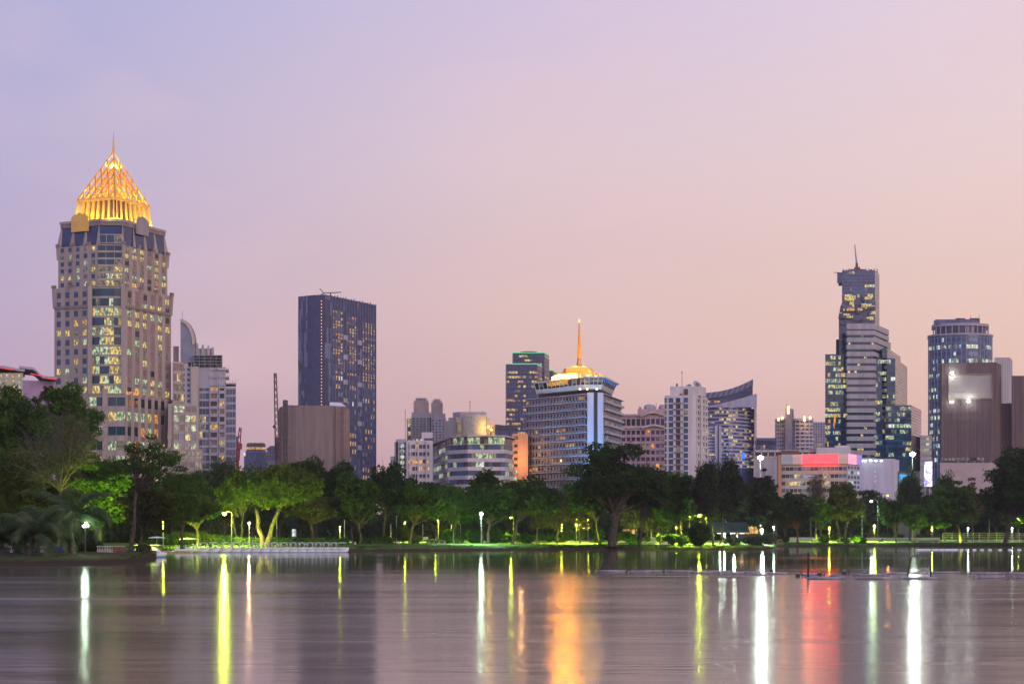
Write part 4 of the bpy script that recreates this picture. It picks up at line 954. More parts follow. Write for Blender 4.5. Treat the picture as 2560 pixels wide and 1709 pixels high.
# curved glass tower with swept roof
def swept():
    B = Bld('swept_roof_tower', 'curved glass office tower with white bands and an upswept roof', pt(1820, 1400), 'skyscraper', seed=34)
    D = 1400; W = 'grey_light'; ctr = pt(1795, 1440); cur = []
    for i in range(13):
        t = i / 12; cur.append(pt(1752 + 138 * t, 1412 - 26 * math.sin(math.pi * (t * .55 + .10)) + 34 * t ** 3))
    yr = lambda x: 1020 - 4 * ((x - 1752) / 30) - max(0, (x - 1800)) * .26
    B.part('wall').prism(cur + [pt(1888, 1470), pt(1755, 1470)], 1, Z(1018, D), 'glass_navy')
    nf = 17; zb, zz = Z(1018 + 8.9 * nf, D), Z(1018, D)
    seq = [.5, .3, .5, .7, .3, .6, .75, .25, .4, .4, .3, .4, .35, .5, .5, .45, .3]
    for k in range(12):
        B.facade(cur[k], cur[k + 1], zb, zz, 2, nf, .97, .55, .1, .7, None, W, (('lit_yellow', 3), ('lit_dim', 1.5), ('lit_amber', .4)), (('glass_navy', 2), ('glass_blue', 1)), bias=lambda j: seq[j] * .75, mull=None, keep=.5)
    # upper glazed storeys under the roof sweep: two curved fins
    def sweep(pts_lo, pts_hi, d0, d1, m, nm):
        b = MB(); k = len(pts_lo)
        for i in range(k - 1):
            (xa, ya), (xb, yb) = pts_lo[i], pts_lo[i + 1]; (_, ua), (_, ub) = pts_hi[i], pts_hi[i + 1]
            vs = [(X(xa, D), d0, Z(ya, D)), (X(xb, D), d0, Z(yb, D)), (X(xb, D), d0, Z(ub, D)), (X(xa, D), d0, Z(ua, D))]; vs += [(a, d1, c) for a, _, c in vs]
            b.add(vs, [(0, 1, 2, 3), (7, 6, 5, 4), (0, 4, 5, 1), (3, 2, 6, 7), (0, 3, 7, 4), (1, 5, 6, 2)], m)
        return B.single(nm, b)
    xs = [1752 + 129 * i / 14 for i in range(15)]
    top = lambda x: 984 - 6 * ((x - 1752) / 60) - 21 * max(0, (x - 1790) / 91) ** 1.9 - 2 * ((x - 1752) / 129)
    sweep([(x, 1018) for x in xs], [(x, top(x) + 17 - 13 * ((x - 1752) / 129) * .2) for x in xs], 1398, 1440, 'glass_navy', 'upper_storeys')
    sweep([(x, top(x) + 15) for x in xs], [(x, top(x)) for x in xs], 1396, 1446, 'slate_blue', 'swept_roof')
    xs2 = [1765 + 124 * i / 12 for i in range(13)]
    sweep([(x, 1019) for x in xs2], [(x, 1016 - 31 * max(0, (x - 1765) / 124) ** 1.25) for x in xs2], 1393, 1396, W, 'screen_wall')
    for k in range(9):
        b = B.part('roof_ribs'); x = 1756 + k * 13.5; b.tube([(X(x, D), 1395.6, Z(top(x) + 14, D)), (X(x + 9, D), 1395.6, Z(top(x + 9) + 1, D))], .35, 'grey_light', 4)
    B.facade(pt(1752, 1397.9), pt(1850, 1397.9), Z(1016, D), Z(1000, D), 12, 2, .8, .5, .1, .2, 'slate_blue', None, (('lit_orange', 1), ('lit_amber', 1)), (('glass_navy', 1),), lp=.2, mull=None)
    b = MB(); b.prism([pt(1886, 1402), pt(1891, 1404), pt(1891, 1460), pt(1884, 1460)], 1, Z(986, D), 'pink_cream'); B.single('end_wall', b)
    b = MB(); b.box((X(1850, D), 1378, Z(1140, D)), (1.6, .6, 4), 'led_blue'); b.box((X(1848, D), 1378, Z(1147, D)), (3, .6, 1.4), 'led_blue'); B.single('blue_sign', b)
    B.finish(); spot('blue_wash', (X(1848, 1370), 1366, 20), (0, .25, 1), (.1, .2, 1), 120000, 80, B.e)
swept()

B = Bld('grey_rounded_block', 'dark grey low block with a curved top left of the rounded condominium', pt(1915, 1000), seed=35)
b = B.part('wall'); b.prism([pt(1886, 1000), pt(1941, 1000), pt(1941, 1030), pt(1886, 1030)], 1, Z(1093, 1000), 'slate_blue', [pt(1890, 1004), pt(1941, 1004), pt(1941, 1026), pt(1890, 1026)])
B.facade(pt(1888, 999.9), pt(1940, 999.9), 1, Z(1100, 1000), 8, 6, .5, .4, .1, .1, 'slate_blue', None, (('lit_dim', 1), ('lit_amber', 1)), (('glass_navy', 1),), lp=.12, keep=.4); B.finish()

# rounded condominium
B = Bld('rounded_condominium', 'pair of rounded apartment drums joined by a dark lit-topped core', pt(1985, 1700), 'apartment tower', seed=36)
D = 1700; k = D / F
def drum(cx, hw, y, y1):
    c = pt(cx, D + 10); r = hw * k; b = B.part('wall'); b.lathe((c.x, c.y, 0), [(r, 1), (r, Z(y, D))], 'slate_blue', 20)
    bb = B.part('balcony'); nf = int((Z(y, D) - 40) / 3.6)
    for j in range(nf): z = Z(y, D) - 1 - 3.6 * j; bb.lathe((c.x, c.y, 0), [(r + .2, z - .7), (r + 1.1, z - .65), (r + 1.1, z + .55), (r + .2, z + .6)], 'white_bluish', 20)
    for i in range(20):
        a = -math.pi * (i + .5) / 20; q = Vector((c.x + (r + .4) * math.cos(a), c.y + (r + .4) * math.sin(a)))
        if i % 3 == 0: B.part('wall').tube([(q.x, q.y, 1), (q.x, q.y, Z(y1, D))], .7, 'grey_light', 5)
        d = Vector((-math.sin(a), math.cos(a))) * 1.1
        for j in range(nf):
            if B.r.random() < .5: n_ = Vector((math.cos(a), math.sin(a))); z = Z(y, D) - 3.6 * j - 2.9; m = 'lit_amber' if B.r.random() < .12 else 'glass_navy'; B.wins.append((q - d, q + d, n_, z, z + 1.7, m, None, 1e-6))
drum(1951, 11, 1047, 1045); drum(2006, 25, 1046, 1044)
B.part('core').prism([pt(1963, D - 6), pt(1982, D - 4), pt(1994, D + 4), pt(1994, D + 30), pt(1963, D + 30)], 1, Z(1022, D), 'slate_blue', [pt(1963, D - 6), pt(1979, D - 4), pt(1984, D + 4), pt(1984, D + 30), pt(1963, D + 30)])
for x, y in ((1943, 1049), (1952, 1046), (2004, 1047), (2018, 1047), (1967, 1026), (2004, 1052)):
    b = MB(); b.box((X(x, D), D - 8.5 - (8 if x > 1995 else 0), Z(y, D)), (1.6, 1, 2.4 if y > 1030 else 7), 'gold_lamp'); B.single('crown_lamp', b)
b = MB(); b.tube([(X(1967, D), D, Z(1022, D)), (X(1967, D), D, Z(1010, D))], .3, 'metal_grey', 4); B.single('antenna', b); B.finish()
for (x, y, e) in ((1947, 1052, 6000), (2011, 1054, 9000)): point('crown_light', (X(x, D), D - 26, Z(y, D)), (1, .5, .12), e, .5, B.e)
B = Bld('slatted_apartment_block', 'white framed apartment block just right of the rounded condominium', pt(2046, 1750), 'apartment block', seed=37)
B.body([pt(2030, 1750), pt(2064, 1750)], 1, Z(1054, 1750), 'white_bluish', 24)
B.facade(pt(2031, 1750), pt(2063, 1750), Z(1140, 1750), Z(1056, 1750), 5, 13, .55, .66, .5, .5, 'white_bluish', None, (('lit_amber', 1),), (('glass_navy', 1),), lp=.05); B.finish()

# pixelated tower far behind
def pixel_tower():
    B = Bld('pixelated_tower', 'tallest blue glass skyscraper with bitten pixel-like ledges and a rooftop crane', pt(2150, 2100), 'skyscraper', seed=38)
    D = 2080; g = 'glass_navy'; a0, a1, a2 = pt(2105, D), pt(2187, D), pt(2198, D + 30)
    B.part('wall').prism([a0, a1, a2, bk(a2, 12), bk(a0, 40)], 1, Z(676, D), g)
    kw = dict(wf=.92, hf=.72, pd=.15, sd=.12)
    B.facade(a0, a1, Z(810, D), Z(677, D), 13, 16, .9, .78, .15, .15, 'slate_blue', 'slate_blue', (('lit_dim', 1), ('lit_yellow', .7), ('lit_white', .3)), (('glass_navy', 2), ('glass_blue', 1.5)), lp=.05, mull=None)
    B.facade(a1, a2, Z(810, D), Z(677, D), 3, 16, .92, .82, .15, .15, 'slate_blue', 'slate_blue', (('lit_dim', 1),), (('glass_rose_reflect', 1),), lp=0, mull=None)
    r = random.Random(8)
    for i in range(34):    # pixel boxes pushing in and out
        y = r.uniform(735, 822); x = r.choice((r.uniform(2098, 2125), r.uniform(2098, 2175), r.uniform(2150, 2183))); w = r.uniform(8, 26); h = r.choice((3.6, 7, 7, 11))
        x1 = min(x + w, 2189); dd = r.uniform(2, 7); lit = r.random() < .28
        b = MB(); b.prism([pt(x, D - dd), pt(x1, D - dd), pt(x1, D), pt(x, D)], Z(y + h, D), Z(y, D), 'lit_yellow' if lit and h < 8 else r.choice((g, 'slate_blue', 'glass_blue'))); B.single('pixel_ledge', b)
    B.part('wall').prism([pt(2097, D + .5), pt(2105, D + .5), pt(2105, D + 30), pt(2097, D + 30)], 1, Z(782, D), g)
    for y, x in ((764, 2101), (774, 2099), (790, 2096), (800, 2098)): B.part('wall').prism([pt(x, D - 1.5), pt(2120, D - 1.5), pt(2120, D), pt(x, D)], Z(y + 7, D), Z(y, D), 'glass_blue')
    for x0, x1, y0, y1 in ((2100, 2160, 771, 779), (2098, 2133, 790, 797), (2155, 2174, 798, 804)):
        B.facade(pt(x0, D - 7.2), pt(x1, D - 7.2), Z(y1, D), Z(y0, D), max(3, int((x1 - x0) / 4)), 1, .85, .8, .1, .1, None, None, (('lit_yellow', 2), ('lit_orange', 1)), (('glass_navy', 1),), lp=.8, mull=None)
        B.part('wall').prism([pt(x0, D - 7.1), pt(x1, D - 7.1), pt(x1, D), pt(x0, D)], Z(y1, D), Z(y0, D), g)
    # overhanging top-left corner and uneven unfinished roof
    B.part('overhang').prism([pt(2093, D - 1), pt(2105, D - 1), pt(2105, D + 25), pt(2093, D + 25)], Z(700, D), Z(682, D), 'charcoal_blue'); B.part('overhang').prism([pt(2096, D - 1), pt(2105, D - 1), pt(2105, D + 25), pt(2096, D + 25)], Z(707, D), Z(700, D), 'charcoal_blue')
    b = MB(); b.prism([pt(2112, D + 2), pt(2170, D + 2), pt(2170, D + 30), pt(2112, D + 30)], Z(676, D), Z(671, D), 'net_dark', [pt(2130, D + 4), pt(2160, D + 4), pt(2160, D + 20), pt(2130, D + 20)])
    b.prism([pt(2174, D + 4), pt(2195, D + 24), pt(2195, D + 34), pt(2174, D + 34)], Z(676, D), Z(671.5, D), 'net_dark')
    for x in range(2110, 2196, 7): b.tube([(X(x, D), D + 3, Z(678, D)), (X(x, D), D + 3, Z(670 + (x % 3), D))], .5, 'metal_dark', 4)
    B.single('unfinished_roof', b)
    b = MB(); b.tube([(X(2147, D), D + 10, Z(671, D)), (X(2146, D), D + 10, Z(655, D))], 1.6, 'brick_red', 5); b.tube([(X(2146, D), D + 10, Z(657, D)), (X(2141, D), D + 10, Z(608, D))], [1.1, .5], 'grey_light', 4)
    b.box((X(2147, D), D + 10, Z(668, D)), (6, 4, 3), 'brick_red'); b.tube([(X(2105, D), D + 4, Z(681, D)), (X(2130, D), D + 4, Z(674, D))], .3, 'metal_dark', 4); b.tube([(X(2085, D), D, Z(681, D)), (X(2110, D), D, Z(682, D))], .4, 'metal_dark', 4)
    B.single('roof_crane', b); B.finish()
pixel_tower()

# striped stepped tower
def striped():
    B = Bld('striped_tower', 'stepped office tower with a white banded front and green glass flanks', pt(2180, 1120), 'skyscraper', seed=39); B.MAXWIN = 100
    D = 1100; st = 'grey_light'; G = (('lit_green', 3), ('lit_yellow', .7), ('lit_dim', 1.6), ('lit_white', .4)); dk = (('glass_teal', 3), ('glass_blue', 1))
    def blk(x0, x1, y, d0, lp, nc, xs=None, ds=None, ybase=1150, rose=True, ysb=None, part='wall', lit=G, keep=.45):
        P = [pt(x0, d0), pt(x1, d0)]; 
        if xs: P.append(pt(xs, ds))
        B.part(part).prism(P + [bk(P[-1], D + 95 - P[-1].y), bk(P[0], D + 95 - P[0].y)], 1, Z(y, D), 'glass_teal')
        nf = int((ybase - y) / 14.6); zt = Z(y, D); zb = zt - nf * 14.6 * D / F
        B.facade(P[0], P[1], zb, zt - .3, nc, nf, .94, .62, .08, .10, 'glass_blue', 'glass_blue', lit, dk, lp=lp * .75, keep=keep)
        if xs: B.facade(P[1], P[2], zb, zt - .3, max(2, int((xs - x1) / 6)), nf * 2, .98, .82, .05, .12, 'tan_dark', 'slate_blue', G, (('glass_rose_reflect', 4), ('glass_pale', 1)), lp=0, keep=1, mull=None)
    # banded front
    a, b_, c_ = pt(2118, D), pt(2184, D), pt(2218, D + 34)
    B.part('banded_front').prism([a, b_, c_, bk(c_, 30), bk(a, 60)], 1, Z(809, D), 'glass_teal')
    n = 19; H = 17.6 * D / F
    for j in range(21):
        z = Z(809, D) - j * H; P0 = [a + Vector((-.3, -1.0)), b_ + Vector((.4, -1.0)), c_ + Vector((1.0, -.4)), c_ + Vector((1, 3)), a + Vector((-.3, 3))]
        h = .62 * H if j else .8 * H
        B.part('banded_front').prism(P0, max(1, z - h), z, st)
        if j < 20:
            for t in range(8):
                if B.r.random() < .10: q0, q1 = mix(a, b_, t / 8 + .01), mix(a, b_, (t + 1) / 8 - .01); B.wins.append((q0, q1, Vector((0, -1)), z - H + .2, z - h - .2, B.r.choice(('lit_dim', 'lit_green', 'lit_yellow')), None, 3e-6))
    # flanks, left to right
    blk(2063, 2121, 883, D + 5, .36, 9, lit=(('lit_green', 3), ('lit_yellow', 1.3), ('lit_orange', .25)), ybase=1160)
    blk(2098, 2121, 829, D + 8, .16, 4, ybase=884); blk(2090, 2099, 841, D + 16, .1, 2, ybase=884)
    blk(2183, 2217, 894, D - 2.0 + 5, .22, 6, ybase=1150)
    blk(2205, 2218, 866, D + 8, .0, 2, 2251, D + 62, ybase=1150); 
    blk(2204, 2238, 894, D + 3, .30, 6, 2268, D + 60, ybase=1018, keep=.5)
    B.part('wall').prism([pt(2210, D + 28), pt(2227, D + 40), pt(2227, D + 90), pt(2210, D + 90)], 1, Z(839, D), 'glass_rose_reflect')
    blk(2214, 2278, 1012, D + 1, .38, 9, 2303, D + 46, ybase=1145)
    B.part('wall').prism([pt(2300, D + 20), pt(2329, D + 22), pt(2329, D + 60), pt(2300, D + 60)], 1, Z(1083, D), 'grey_light')
    B.facade(pt(2300, D + 20), pt(2329, D + 22), Z(1170, D), Z(1084, D), 4, 6, .95, .45, .1, .3, 'grey_light', None, G, (('glass_teal', 1),), lp=.2)
    # orange reflection of lights put in as glowing panes low in the left flank
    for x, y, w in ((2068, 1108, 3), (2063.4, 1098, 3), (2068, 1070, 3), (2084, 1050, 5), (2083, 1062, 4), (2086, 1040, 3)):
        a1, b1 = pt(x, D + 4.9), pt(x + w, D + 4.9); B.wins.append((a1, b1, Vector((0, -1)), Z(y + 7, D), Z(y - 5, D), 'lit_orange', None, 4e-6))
    b = MB(); b.prism([pt(2186, D + 8), pt(2208, D + 26), pt(2208, D + 40), pt(2186, D + 40)], Z(809, D), Z(806, D), 'metal_grey'); B.single('rooftop_plant', b)
    B.finish()
striped()

# round blue tower
def round_tower():
    B = Bld('round_blue_tower', 'rounded blue glass tower with a columned ring terrace on top', pt(2400, 1450), 'skyscraper', seed=40)
    D = 1450; k = D / F; c = pt(2400, D); r = 79 * k; b = B.part('wall'); n = 40
    def arc(i, rr=r): a = -math.pi * i / n; return Vector((c.x - rr * math.cos(a), c.y + rr * math.sin(a) * .8))
    P = [arc(i) for i in range(n + 1)]; b.prism(P + [bk(P[-1], 25), bk(P[0], 25)], 1, Z(843, D), 'glass_blue')
    for i in range(0, n + 1, 2): q = arc(i, r + .15); b.tube([(q.x, q.y, 1), (q.x, q.y, Z(846, D))], .16, 'white_bluish', 4)
    seq = {18: .12, 17: .75, 16: .1, 15: .8, 14: .45, 13: .5, 12: .1, 11: .5, 10: .5, 9: .3, 8: .6, 7: .4, 6: .3, 5: .5, 4: .3, 3: .6, 2: .7, 1: .6, 0: .2}
    for i in range(1, n - 1):
        B.facade(arc(i), arc(i + 1), Z(846 + 17.4 * 19, D), Z(846, D), 1, 19, .9, .55, .1, .12, None, 'slate_blue', (('lit_green', 2), ('lit_white', 1.4), ('lit_cyan', .8), ('lit_dim', 1)), (('glass_blue', 2), ('glass_teal', 1)), bias=lambda j: seq.get(j, .3) * .8, mull=None, keep=.6)
    def disc(r0, y0, y1, m, nm):
        b = MB(); Q = [arc(i, r0) for i in range(n + 1)]; b.prism(Q + [bk(Q[-1], 18), bk(Q[0], 18)], Z(y0, D), Z(y1, D), m); return B.single(nm, b)
    disc(r + .8, 843, 839, 'grey_light', 'terrace_slab'); disc(r * .80, 839, 818, 'glass_navy', 'recessed_storey'); disc(r * .90, 819.5, 813, 'grey_light', 'ring_roof')
    b = MB()
    for i in range(2, n - 1, 3): q = arc(i, r * .88); b.tube([(q.x, q.y, Z(839, D)), (q.x, q.y, Z(819, D))], .45, 'grey_light', 5)
    B.single('colonnade', b)
    b = MB(); b.prism([pt(2334, D), pt(2340, D - 10), pt(2436, D - 12), pt(2450, D), pt(2450, D + 18), pt(2334, D + 18)], Z(813, D), Z(802, D), 'slate_blue')
    for x in (2390, 2394, 2404, 2425, 2433, 2440): b.box((X(x, D), D - 5, Z(800.5, D)), (2.6, 3, 2.0), 'metal_dark')
    B.single('plant_storey', b)
    b = MB(); b.tube([(X(2427, D), D, Z(802, D)), (X(2427, D), D, Z(788, D))], .14, 'metal_grey', 4); b.tube([(X(2448, D), D, Z(802, D)), (X(2448, D), D, Z(785, D))], .14, 'metal_grey', 4); b.ball((X(2427, D), D, Z(788, D)), .5, 'red_beacon', 6); B.single('antenna', b)
    B.finish()
round_tower()

# netted building and pale tower behind it
B = Bld('pale_ribbed_tower', 'pale ribbed tower rising behind the brown netted building', pt(2510, 1150), seed=41)
D = 1150; B.body([pt(2487, D), pt(2524, D), pt(2531, D + 20)], 1, Z(893, D), 'grey_light', 20)
for i in range(10): q = mix(pt(2487, D), pt(2524, D), i / 9); B.part('wall').slab(q - Vector((.35, 0)), q + Vector((.35, 0)), Vector((0, -1)), 0, .7, 1, Z(894, D), 'white_wall')
B.facade(pt(2488, D), pt(2523, D), Z(1000, D), Z(896, D), 9, 20, .5, .5, .1, .1, None, None, (('lit_dim', 1),), (('glass_pale', 1),), lp=.0, mull=None, keep=.6)
B.finish()
def netted():
    B = Bld('netted_building', 'large block wrapped in dark brown netting with a floodlit pale panel', pt(2450, 920), seed=42)
    D = 900; A, C, E, G_ = pt(2349, 926), pt(2355, 906), pt(2490, D), pt(2504, 915)
    B.part('netting').prism([A, C, E, G_, bk(G_, 30), bk(A, 30)], 1, Z(905, D), 'net_dark')
    B.part('netting').prism([pt(2495, 914), pt(2530, 912), pt(2530, 960), pt(2495, 960)], 1, Z(1012, 925), 'net_dark')
    B.part('netting').prism([pt(2529, 908), pt(2640, 908), pt(2640, 970), pt(2529, 970)], 1, Z(944, 920), 'net_dark')
    d = (E - C).normalized(); n = Vector((d.y, -d.x)); n = n if n.dot(-C) > 0 else -n; L = (E - C).length
    for i in range(18): q = C + d * L * i / 17; B.part('netting').tube([(*(q + n * .1), 1), (*(q + n * .1), Z(960 if 2 < i < 16 else 907, D))], .10, 'net_edge' if i % 4 == 0 else 'net_dark', 4)
    for j, y in enumerate(range(1010, 1160, 21)): B.part('netting').slab(C, E, n, 0, .16, Z(y + .8, D), Z(y, D), 'net_dark')
    for i in range(12): q = mix(pt(2533, 908), pt(2600, 908), i / 11); B.part('netting').tube([(q.x, q.y - .1, 1), (q.x, q.y - .1, Z(945, 920))], .12, 'net_edge' if i % 4 == 0 else 'net_dark', 4)
    # recess frame and pale panel
    u = lambda px: C + d * ((px - 2355) / 135 * L)
    b = MB(); b.slab(u(2373), u(2478), n, .05, .25, Z(994, D), Z(936, D), 'panel_cloth'); B.single('pale_panel', b)
    b = MB()
    for (x0, x1, y0, y1) in ((2370, 2373, 996, 934), (2478, 2481, 996, 934)): b.slab(u(x0), u(x1), n, -.02, .6, Z(y0, D), Z(y1, D), 'net_edge')
    for (y0, y1) in ((997, 994.2), (935.8, 933)): b.slab(u(2370), u(2481), n, -.02, .7, Z(y0, D), Z(y1, D), 'net_edge')
    B.single('panel_frame', b)
    for x, y, e in ((2380, 930, 2600), (2422, 1003, 2600), (2379, 1003, 500)):
        q = u(x) + n * 2.0; b = MB(); b.box((q.x, q.y, Z(y, D)), (1.3, .4, .6), 'flood_white'); b.tube([(q.x, q.y, Z(y, D)), (*(u(x)), Z(y, D))], .08, 'metal_dark', 4); B.single('flood_lamp', b)
        point('panel_light', (q.x, q.y - 1.6, Z(y, D) + (.5 if y > 990 else -.5)), (.85, 1, .9), e * .35, .3, B.e)
    b = MB(); b.prism([pt(2349, 902), pt(2500, 896), pt(2500, 899), pt(2349, 905)], 1, Z(1152, D), 'dark_grey'); B.single('dark_plinth', b)
    B.facade(pt(2352, 901.7), pt(2460, 897.3), Z(1168, D), Z(1140, D), 12, 2, .8, .5, .1, .1, None, None, (('lit_dim', 1),), (('glass_dark', 1),), lp=.4, keep=.7)
    B.finish()
netted()

# mall, billboard building, car park, screens
B = Bld('long_white_podium', 'long low white podium with a strip of dark windows behind the billboard building', pt(2000, 900), seed=43)
D = 900; B.body([pt(1884, D), pt(2132, D)], 1, Z(1124, D), 'grey_light', 25)
B.facade(pt(1886, D), pt(2040, D), Z(1143, D), Z(1126, D), 9, 1, .86, .62, .3, .3, 'white_wall', None, (('lit_dim', 1),), (('glass_dark', 1),), lp=.1)
B.part('wall').prism([pt(2041, D - 4), pt(2127, D - 4), pt(2127, D + 10), pt(2041, D + 10)], Z(1160, D), Z(1119, D), 'white_wall'); b = MB(); b.box((X(2105, D), D, Z(1117, D)), (7, 4, 1.4), 'white_wall'); B.single('rooftop_plant', b)
b = MB(); b.slab(pt(1952, D - .1), pt(1997, D - .1), Vector((0, -1)), .6, .75, Z(1139, D), Z(1126, D), 'brick_red'); B.single('red_banner', b); B.finish()
def billboard_building():
    B = Bld('billboard_building', 'wide low building with a long red-lit billboard across its roof', pt(2050, 760), seed=44)
    D = 760; A, C, E = pt(1949, D), pt(2117, D - 6), pt(2148, D + 6)
    B.part('wall').prism([A, C, E, bk(E, 25), bk(A, 40)], 1, Z(1161, D), 'cream')
    b = MB(); b.prism([A + Vector((-.6, -.8)), pt(1953.6, D - 1.4), pt(1953.6, D + 4), A + Vector((-.6, 4))], 1, Z(1137, D), 'peach_wall'); B.single('orange_pylon', b)
    B.facade(pt(1954, D - .2), C, Z(1235, D), Z(1163, D), 16, 4, .9, .5, .15, .35, 'cream', 'cream', (('lit_yellow', 1),), (('glass_pale', 1), ('glass_green', 1), ('glass_dark', .6)), lp=.0, keep=1)
    for j, t0, t1 in ((1, .20, .29), (1, .64, .75), (0, .06, .29), (0, .45, .52), (0, .60, .75)):
        a, b_ = mix(pt(1954, D - .2), C, t0), mix(pt(1954, D - .2), C, t1); n = Vector((b_.y - a.y, -(b_.x - a.x))).normalized(); n = n if n.dot(-a) > 0 else -n
        H = (Z(1163, D) - Z(1235, D)) / 4; z = Z(1235, D) + (j + 1) * H
        B.wins.append((a + n * .08, b_ + n * .08, n, z + H * .22, z + H * .8, 'lit_yellow', 'cream', 1))
    B.facade(C, E, Z(1235, D), Z(1163, D), 4, 6, .85, .6, .4, .4, 'white_bluish', None, (('lit_white', 1),), (('glass_blue', 1), ('glass_pale', 1)), lp=.1)
    # billboard: plain panels, the middle one red
    z0, z1 = Z(1160.6, D), Z(1136, D); F0 = pt(1953, D - 1.2)
    for t0, t1, m in ((0, .17, 'panel_grey'), (.173, .32, 'panel_cream'), (.322, .86, 'panel_red'), (.862, .998, 'panel_cream')):
        b = MB(); a, b_ = mix(F0, C + Vector((0, -1.2)), t0), mix(F0, C + Vector((0, -1.2)), t1); n = Vector((-.05, -1)).normalized(); b.slab(a, b_, n, 0, .5, z0, z1, m); B.single('billboard_panel', b)
    b = MB(); a, b_ = C + Vector((.2, -1.0)), E + Vector((.5, -1)); d = (b_ - a).normalized(); n = Vector((d.y, -d.x)); b.slab(a, mix(a, b_, .60), n, 0, .5, z0, z1, 'panel_pink'); B.single('billboard_panel', b); b = MB(); b.slab(mix(a, b_, .61), mix(a, b_, .66), n, 0, .5, z0, z1, 'neon_red'); B.single('billboard_panel', b)
    b = MB(); b.slab(mix(a, b_, .67), b_, n, 0, .5, z0, z1, 'panel_violet'); B.single('billboard_panel', b)
    b = MB(); b.prism([F0 + Vector((0, .6)), C + Vector((0, -.4)), E, E + Vector((0, 8)), F0 + Vector((0, 10))], Z(1161, D), z1 - .1, 'tan_dark'); B.single('billboard_backing', b)
    B.finish()
def panel(name, c, s):
    m = bpy.data.materials.new(name); m.use_nodes = True; M[name] = m; t = m.node_tree; b = t.nodes['Principled BSDF']; b.inputs['Base Color'].default_value = (*[v * .3 for v in c], 1)
    g = t.nodes.new('ShaderNodeNewGeometry'); mp = t.nodes.new('ShaderNodeMapping'); mp.inputs['Scale'].default_value = (.12, .12, .35); t.links.new(g.outputs['Position'], mp.inputs[0])
    z = t.nodes.new('ShaderNodeTexNoise'); z.inputs['Scale'].default_value = 1; t.links.new(mp.outputs[0], z.inputs[0]); r = t.nodes.new('ShaderNodeValToRGB'); t.links.new(z.outputs['Fac'], r.inputs[0])
    r.color_ramp.elements[0].position = .35; r.color_ramp.elements[0].color = (*[v * .75 for v in c], 1); r.color_ramp.elements[1].position = .65; r.color_ramp.elements[1].color = (*c, 1)
    t.links.new(r.outputs[0], b.inputs['Emission Color']); b.inputs['Emission Strength'].default_value = s
panel('panel_red', (1, .012, .016), 14); panel('panel_cream', (.62, .36, .34), .8); panel('panel_grey', (.33, .31, .36), .7); panel('panel_pink', (.85, .36, .50), 1.3); panel('panel_violet', (.35, .28, .85), .8)
billboard_building()
B = Bld('car_park_building', 'blank lavender-white building with slit lights and floodlights on its roof edge', pt(2200, 820), seed=45)
D = 820; B.body([pt(2140, D + 4), pt(2148, D), pt(2225, D + 1), pt(2248, D + 14)], 1, Z(1146, D), 'white_bluish', 20)
B.part('wall').prism([pt(2148, D + 20), pt(2238, D + 20), pt(2238, D + 40), pt(2148, D + 40)], 1, Z(1141, D), 'grey_light')
B.facade(pt(2186, D + .3), pt(2240, D + 9.5), Z(1232, D), Z(1160, D), 9, 6, .9, .22, .0, .0, None, None, (('lit_white', 1),), (('lit_dim', 1),), lp=.8, mull=None, off=.1)
for i, x in enumerate((2154, 2162, 2174.5, 2175.5, 2188.5, 2202)):
    b = MB(); y = 1152 if i != 2 else 1150; b.box((X(x, D), D - 1.2, Z(y, D)), (1.1, .5, .4), 'lamp_soft'); b.tube([(X(x, D), D - 1, Z(y, D)), (X(x, D), D + .5, Z(y + 1, D))], .08, 'metal_dark', 4); B.single('flood_lamp', b)
B.finish()
B = Bld('led_column', 'bright violet-white LED screen column among the dark trees', pt(2320, 700), 'led screen', seed=46)
D = 700; b = MB(); cu = [pt(2310.5 + 20 * t / 6, D - .9 * math.sin(math.pi * t / 6)) for t in range(7)]; b.prism(cu + [pt(2330.5, D + 1.5), pt(2310.5, D + 1.5)], Z(1215, D), Z(1153, D), 'led_column'); B.single('screen', b)
b = MB(); b.box((X(2320, D), D + 1, (Z(1215, D) + 1) / 2), (1, 1, Z(1215, D) - 1), 'metal_dark'); B.single('post', b)
m = bpy.data.materials.new('led_column'); m.use_nodes = True; t = m.node_tree; pb = t.nodes['Principled BSDF']; g = t.nodes.new('ShaderNodeNewGeometry'); z = t.nodes.new('ShaderNodeTexNoise'); z.inputs['Scale'].default_value = .9; z.inputs['Detail'].default_value = 3
t.links.new(g.outputs['Position'], z.inputs[0]); r = t.nodes.new('ShaderNodeValToRGB'); t.links.new(z.outputs['Fac'], r.inputs[0]); r.color_ramp.elements[0].position = .45; r.color_ramp.elements[0].color = (.06, .03, .45, 1); r.color_ramp.elements[1].position = .50; r.color_ramp.elements[1].color = (.85, .8, 1, 1)
t.links.new(r.outputs[0], pb.inputs['Emission Color']); pb.inputs['Emission Strength'].default_value = 1.6; [o for o in B.e.children if o.name.startswith('screen')][0].data.materials[0] = m
B.finish()
B = Bld('blue_screen_building', 'dark low building carrying a bright blue screen between the trees', pt(2262, 690), seed=47)
D = 690; B.body([pt(2244, D), pt(2300, D)], 1, Z(1178, D), 'dark_grey', 10)
b = MB(); b.slab(pt(2248, D - .1), pt(2276, D - .1), Vector((0, -1)), 0, .4, Z(1205, D), Z(1185, D), 'screen_blue'); B.single('screen', b); B.finish()
m = litmat('screen_blue2', (.05, .55, 1), 1.3, (0, .18, .55), 1.2)
for o in B.e.children:
    if o.name.startswith('screen'): o.data.materials[0] = m
B = Bld('white_hoarding_building', 'plain pinkish-white walled building with curved arm lamps below the netted block', pt(2420, 880), seed=48)
D = 880; B.part('wall').prism([pt(2350, D), pt(2560, D), pt(2560, D + 4), pt(2350, D + 4)], 1, Z(1156, D), 'hoarding')
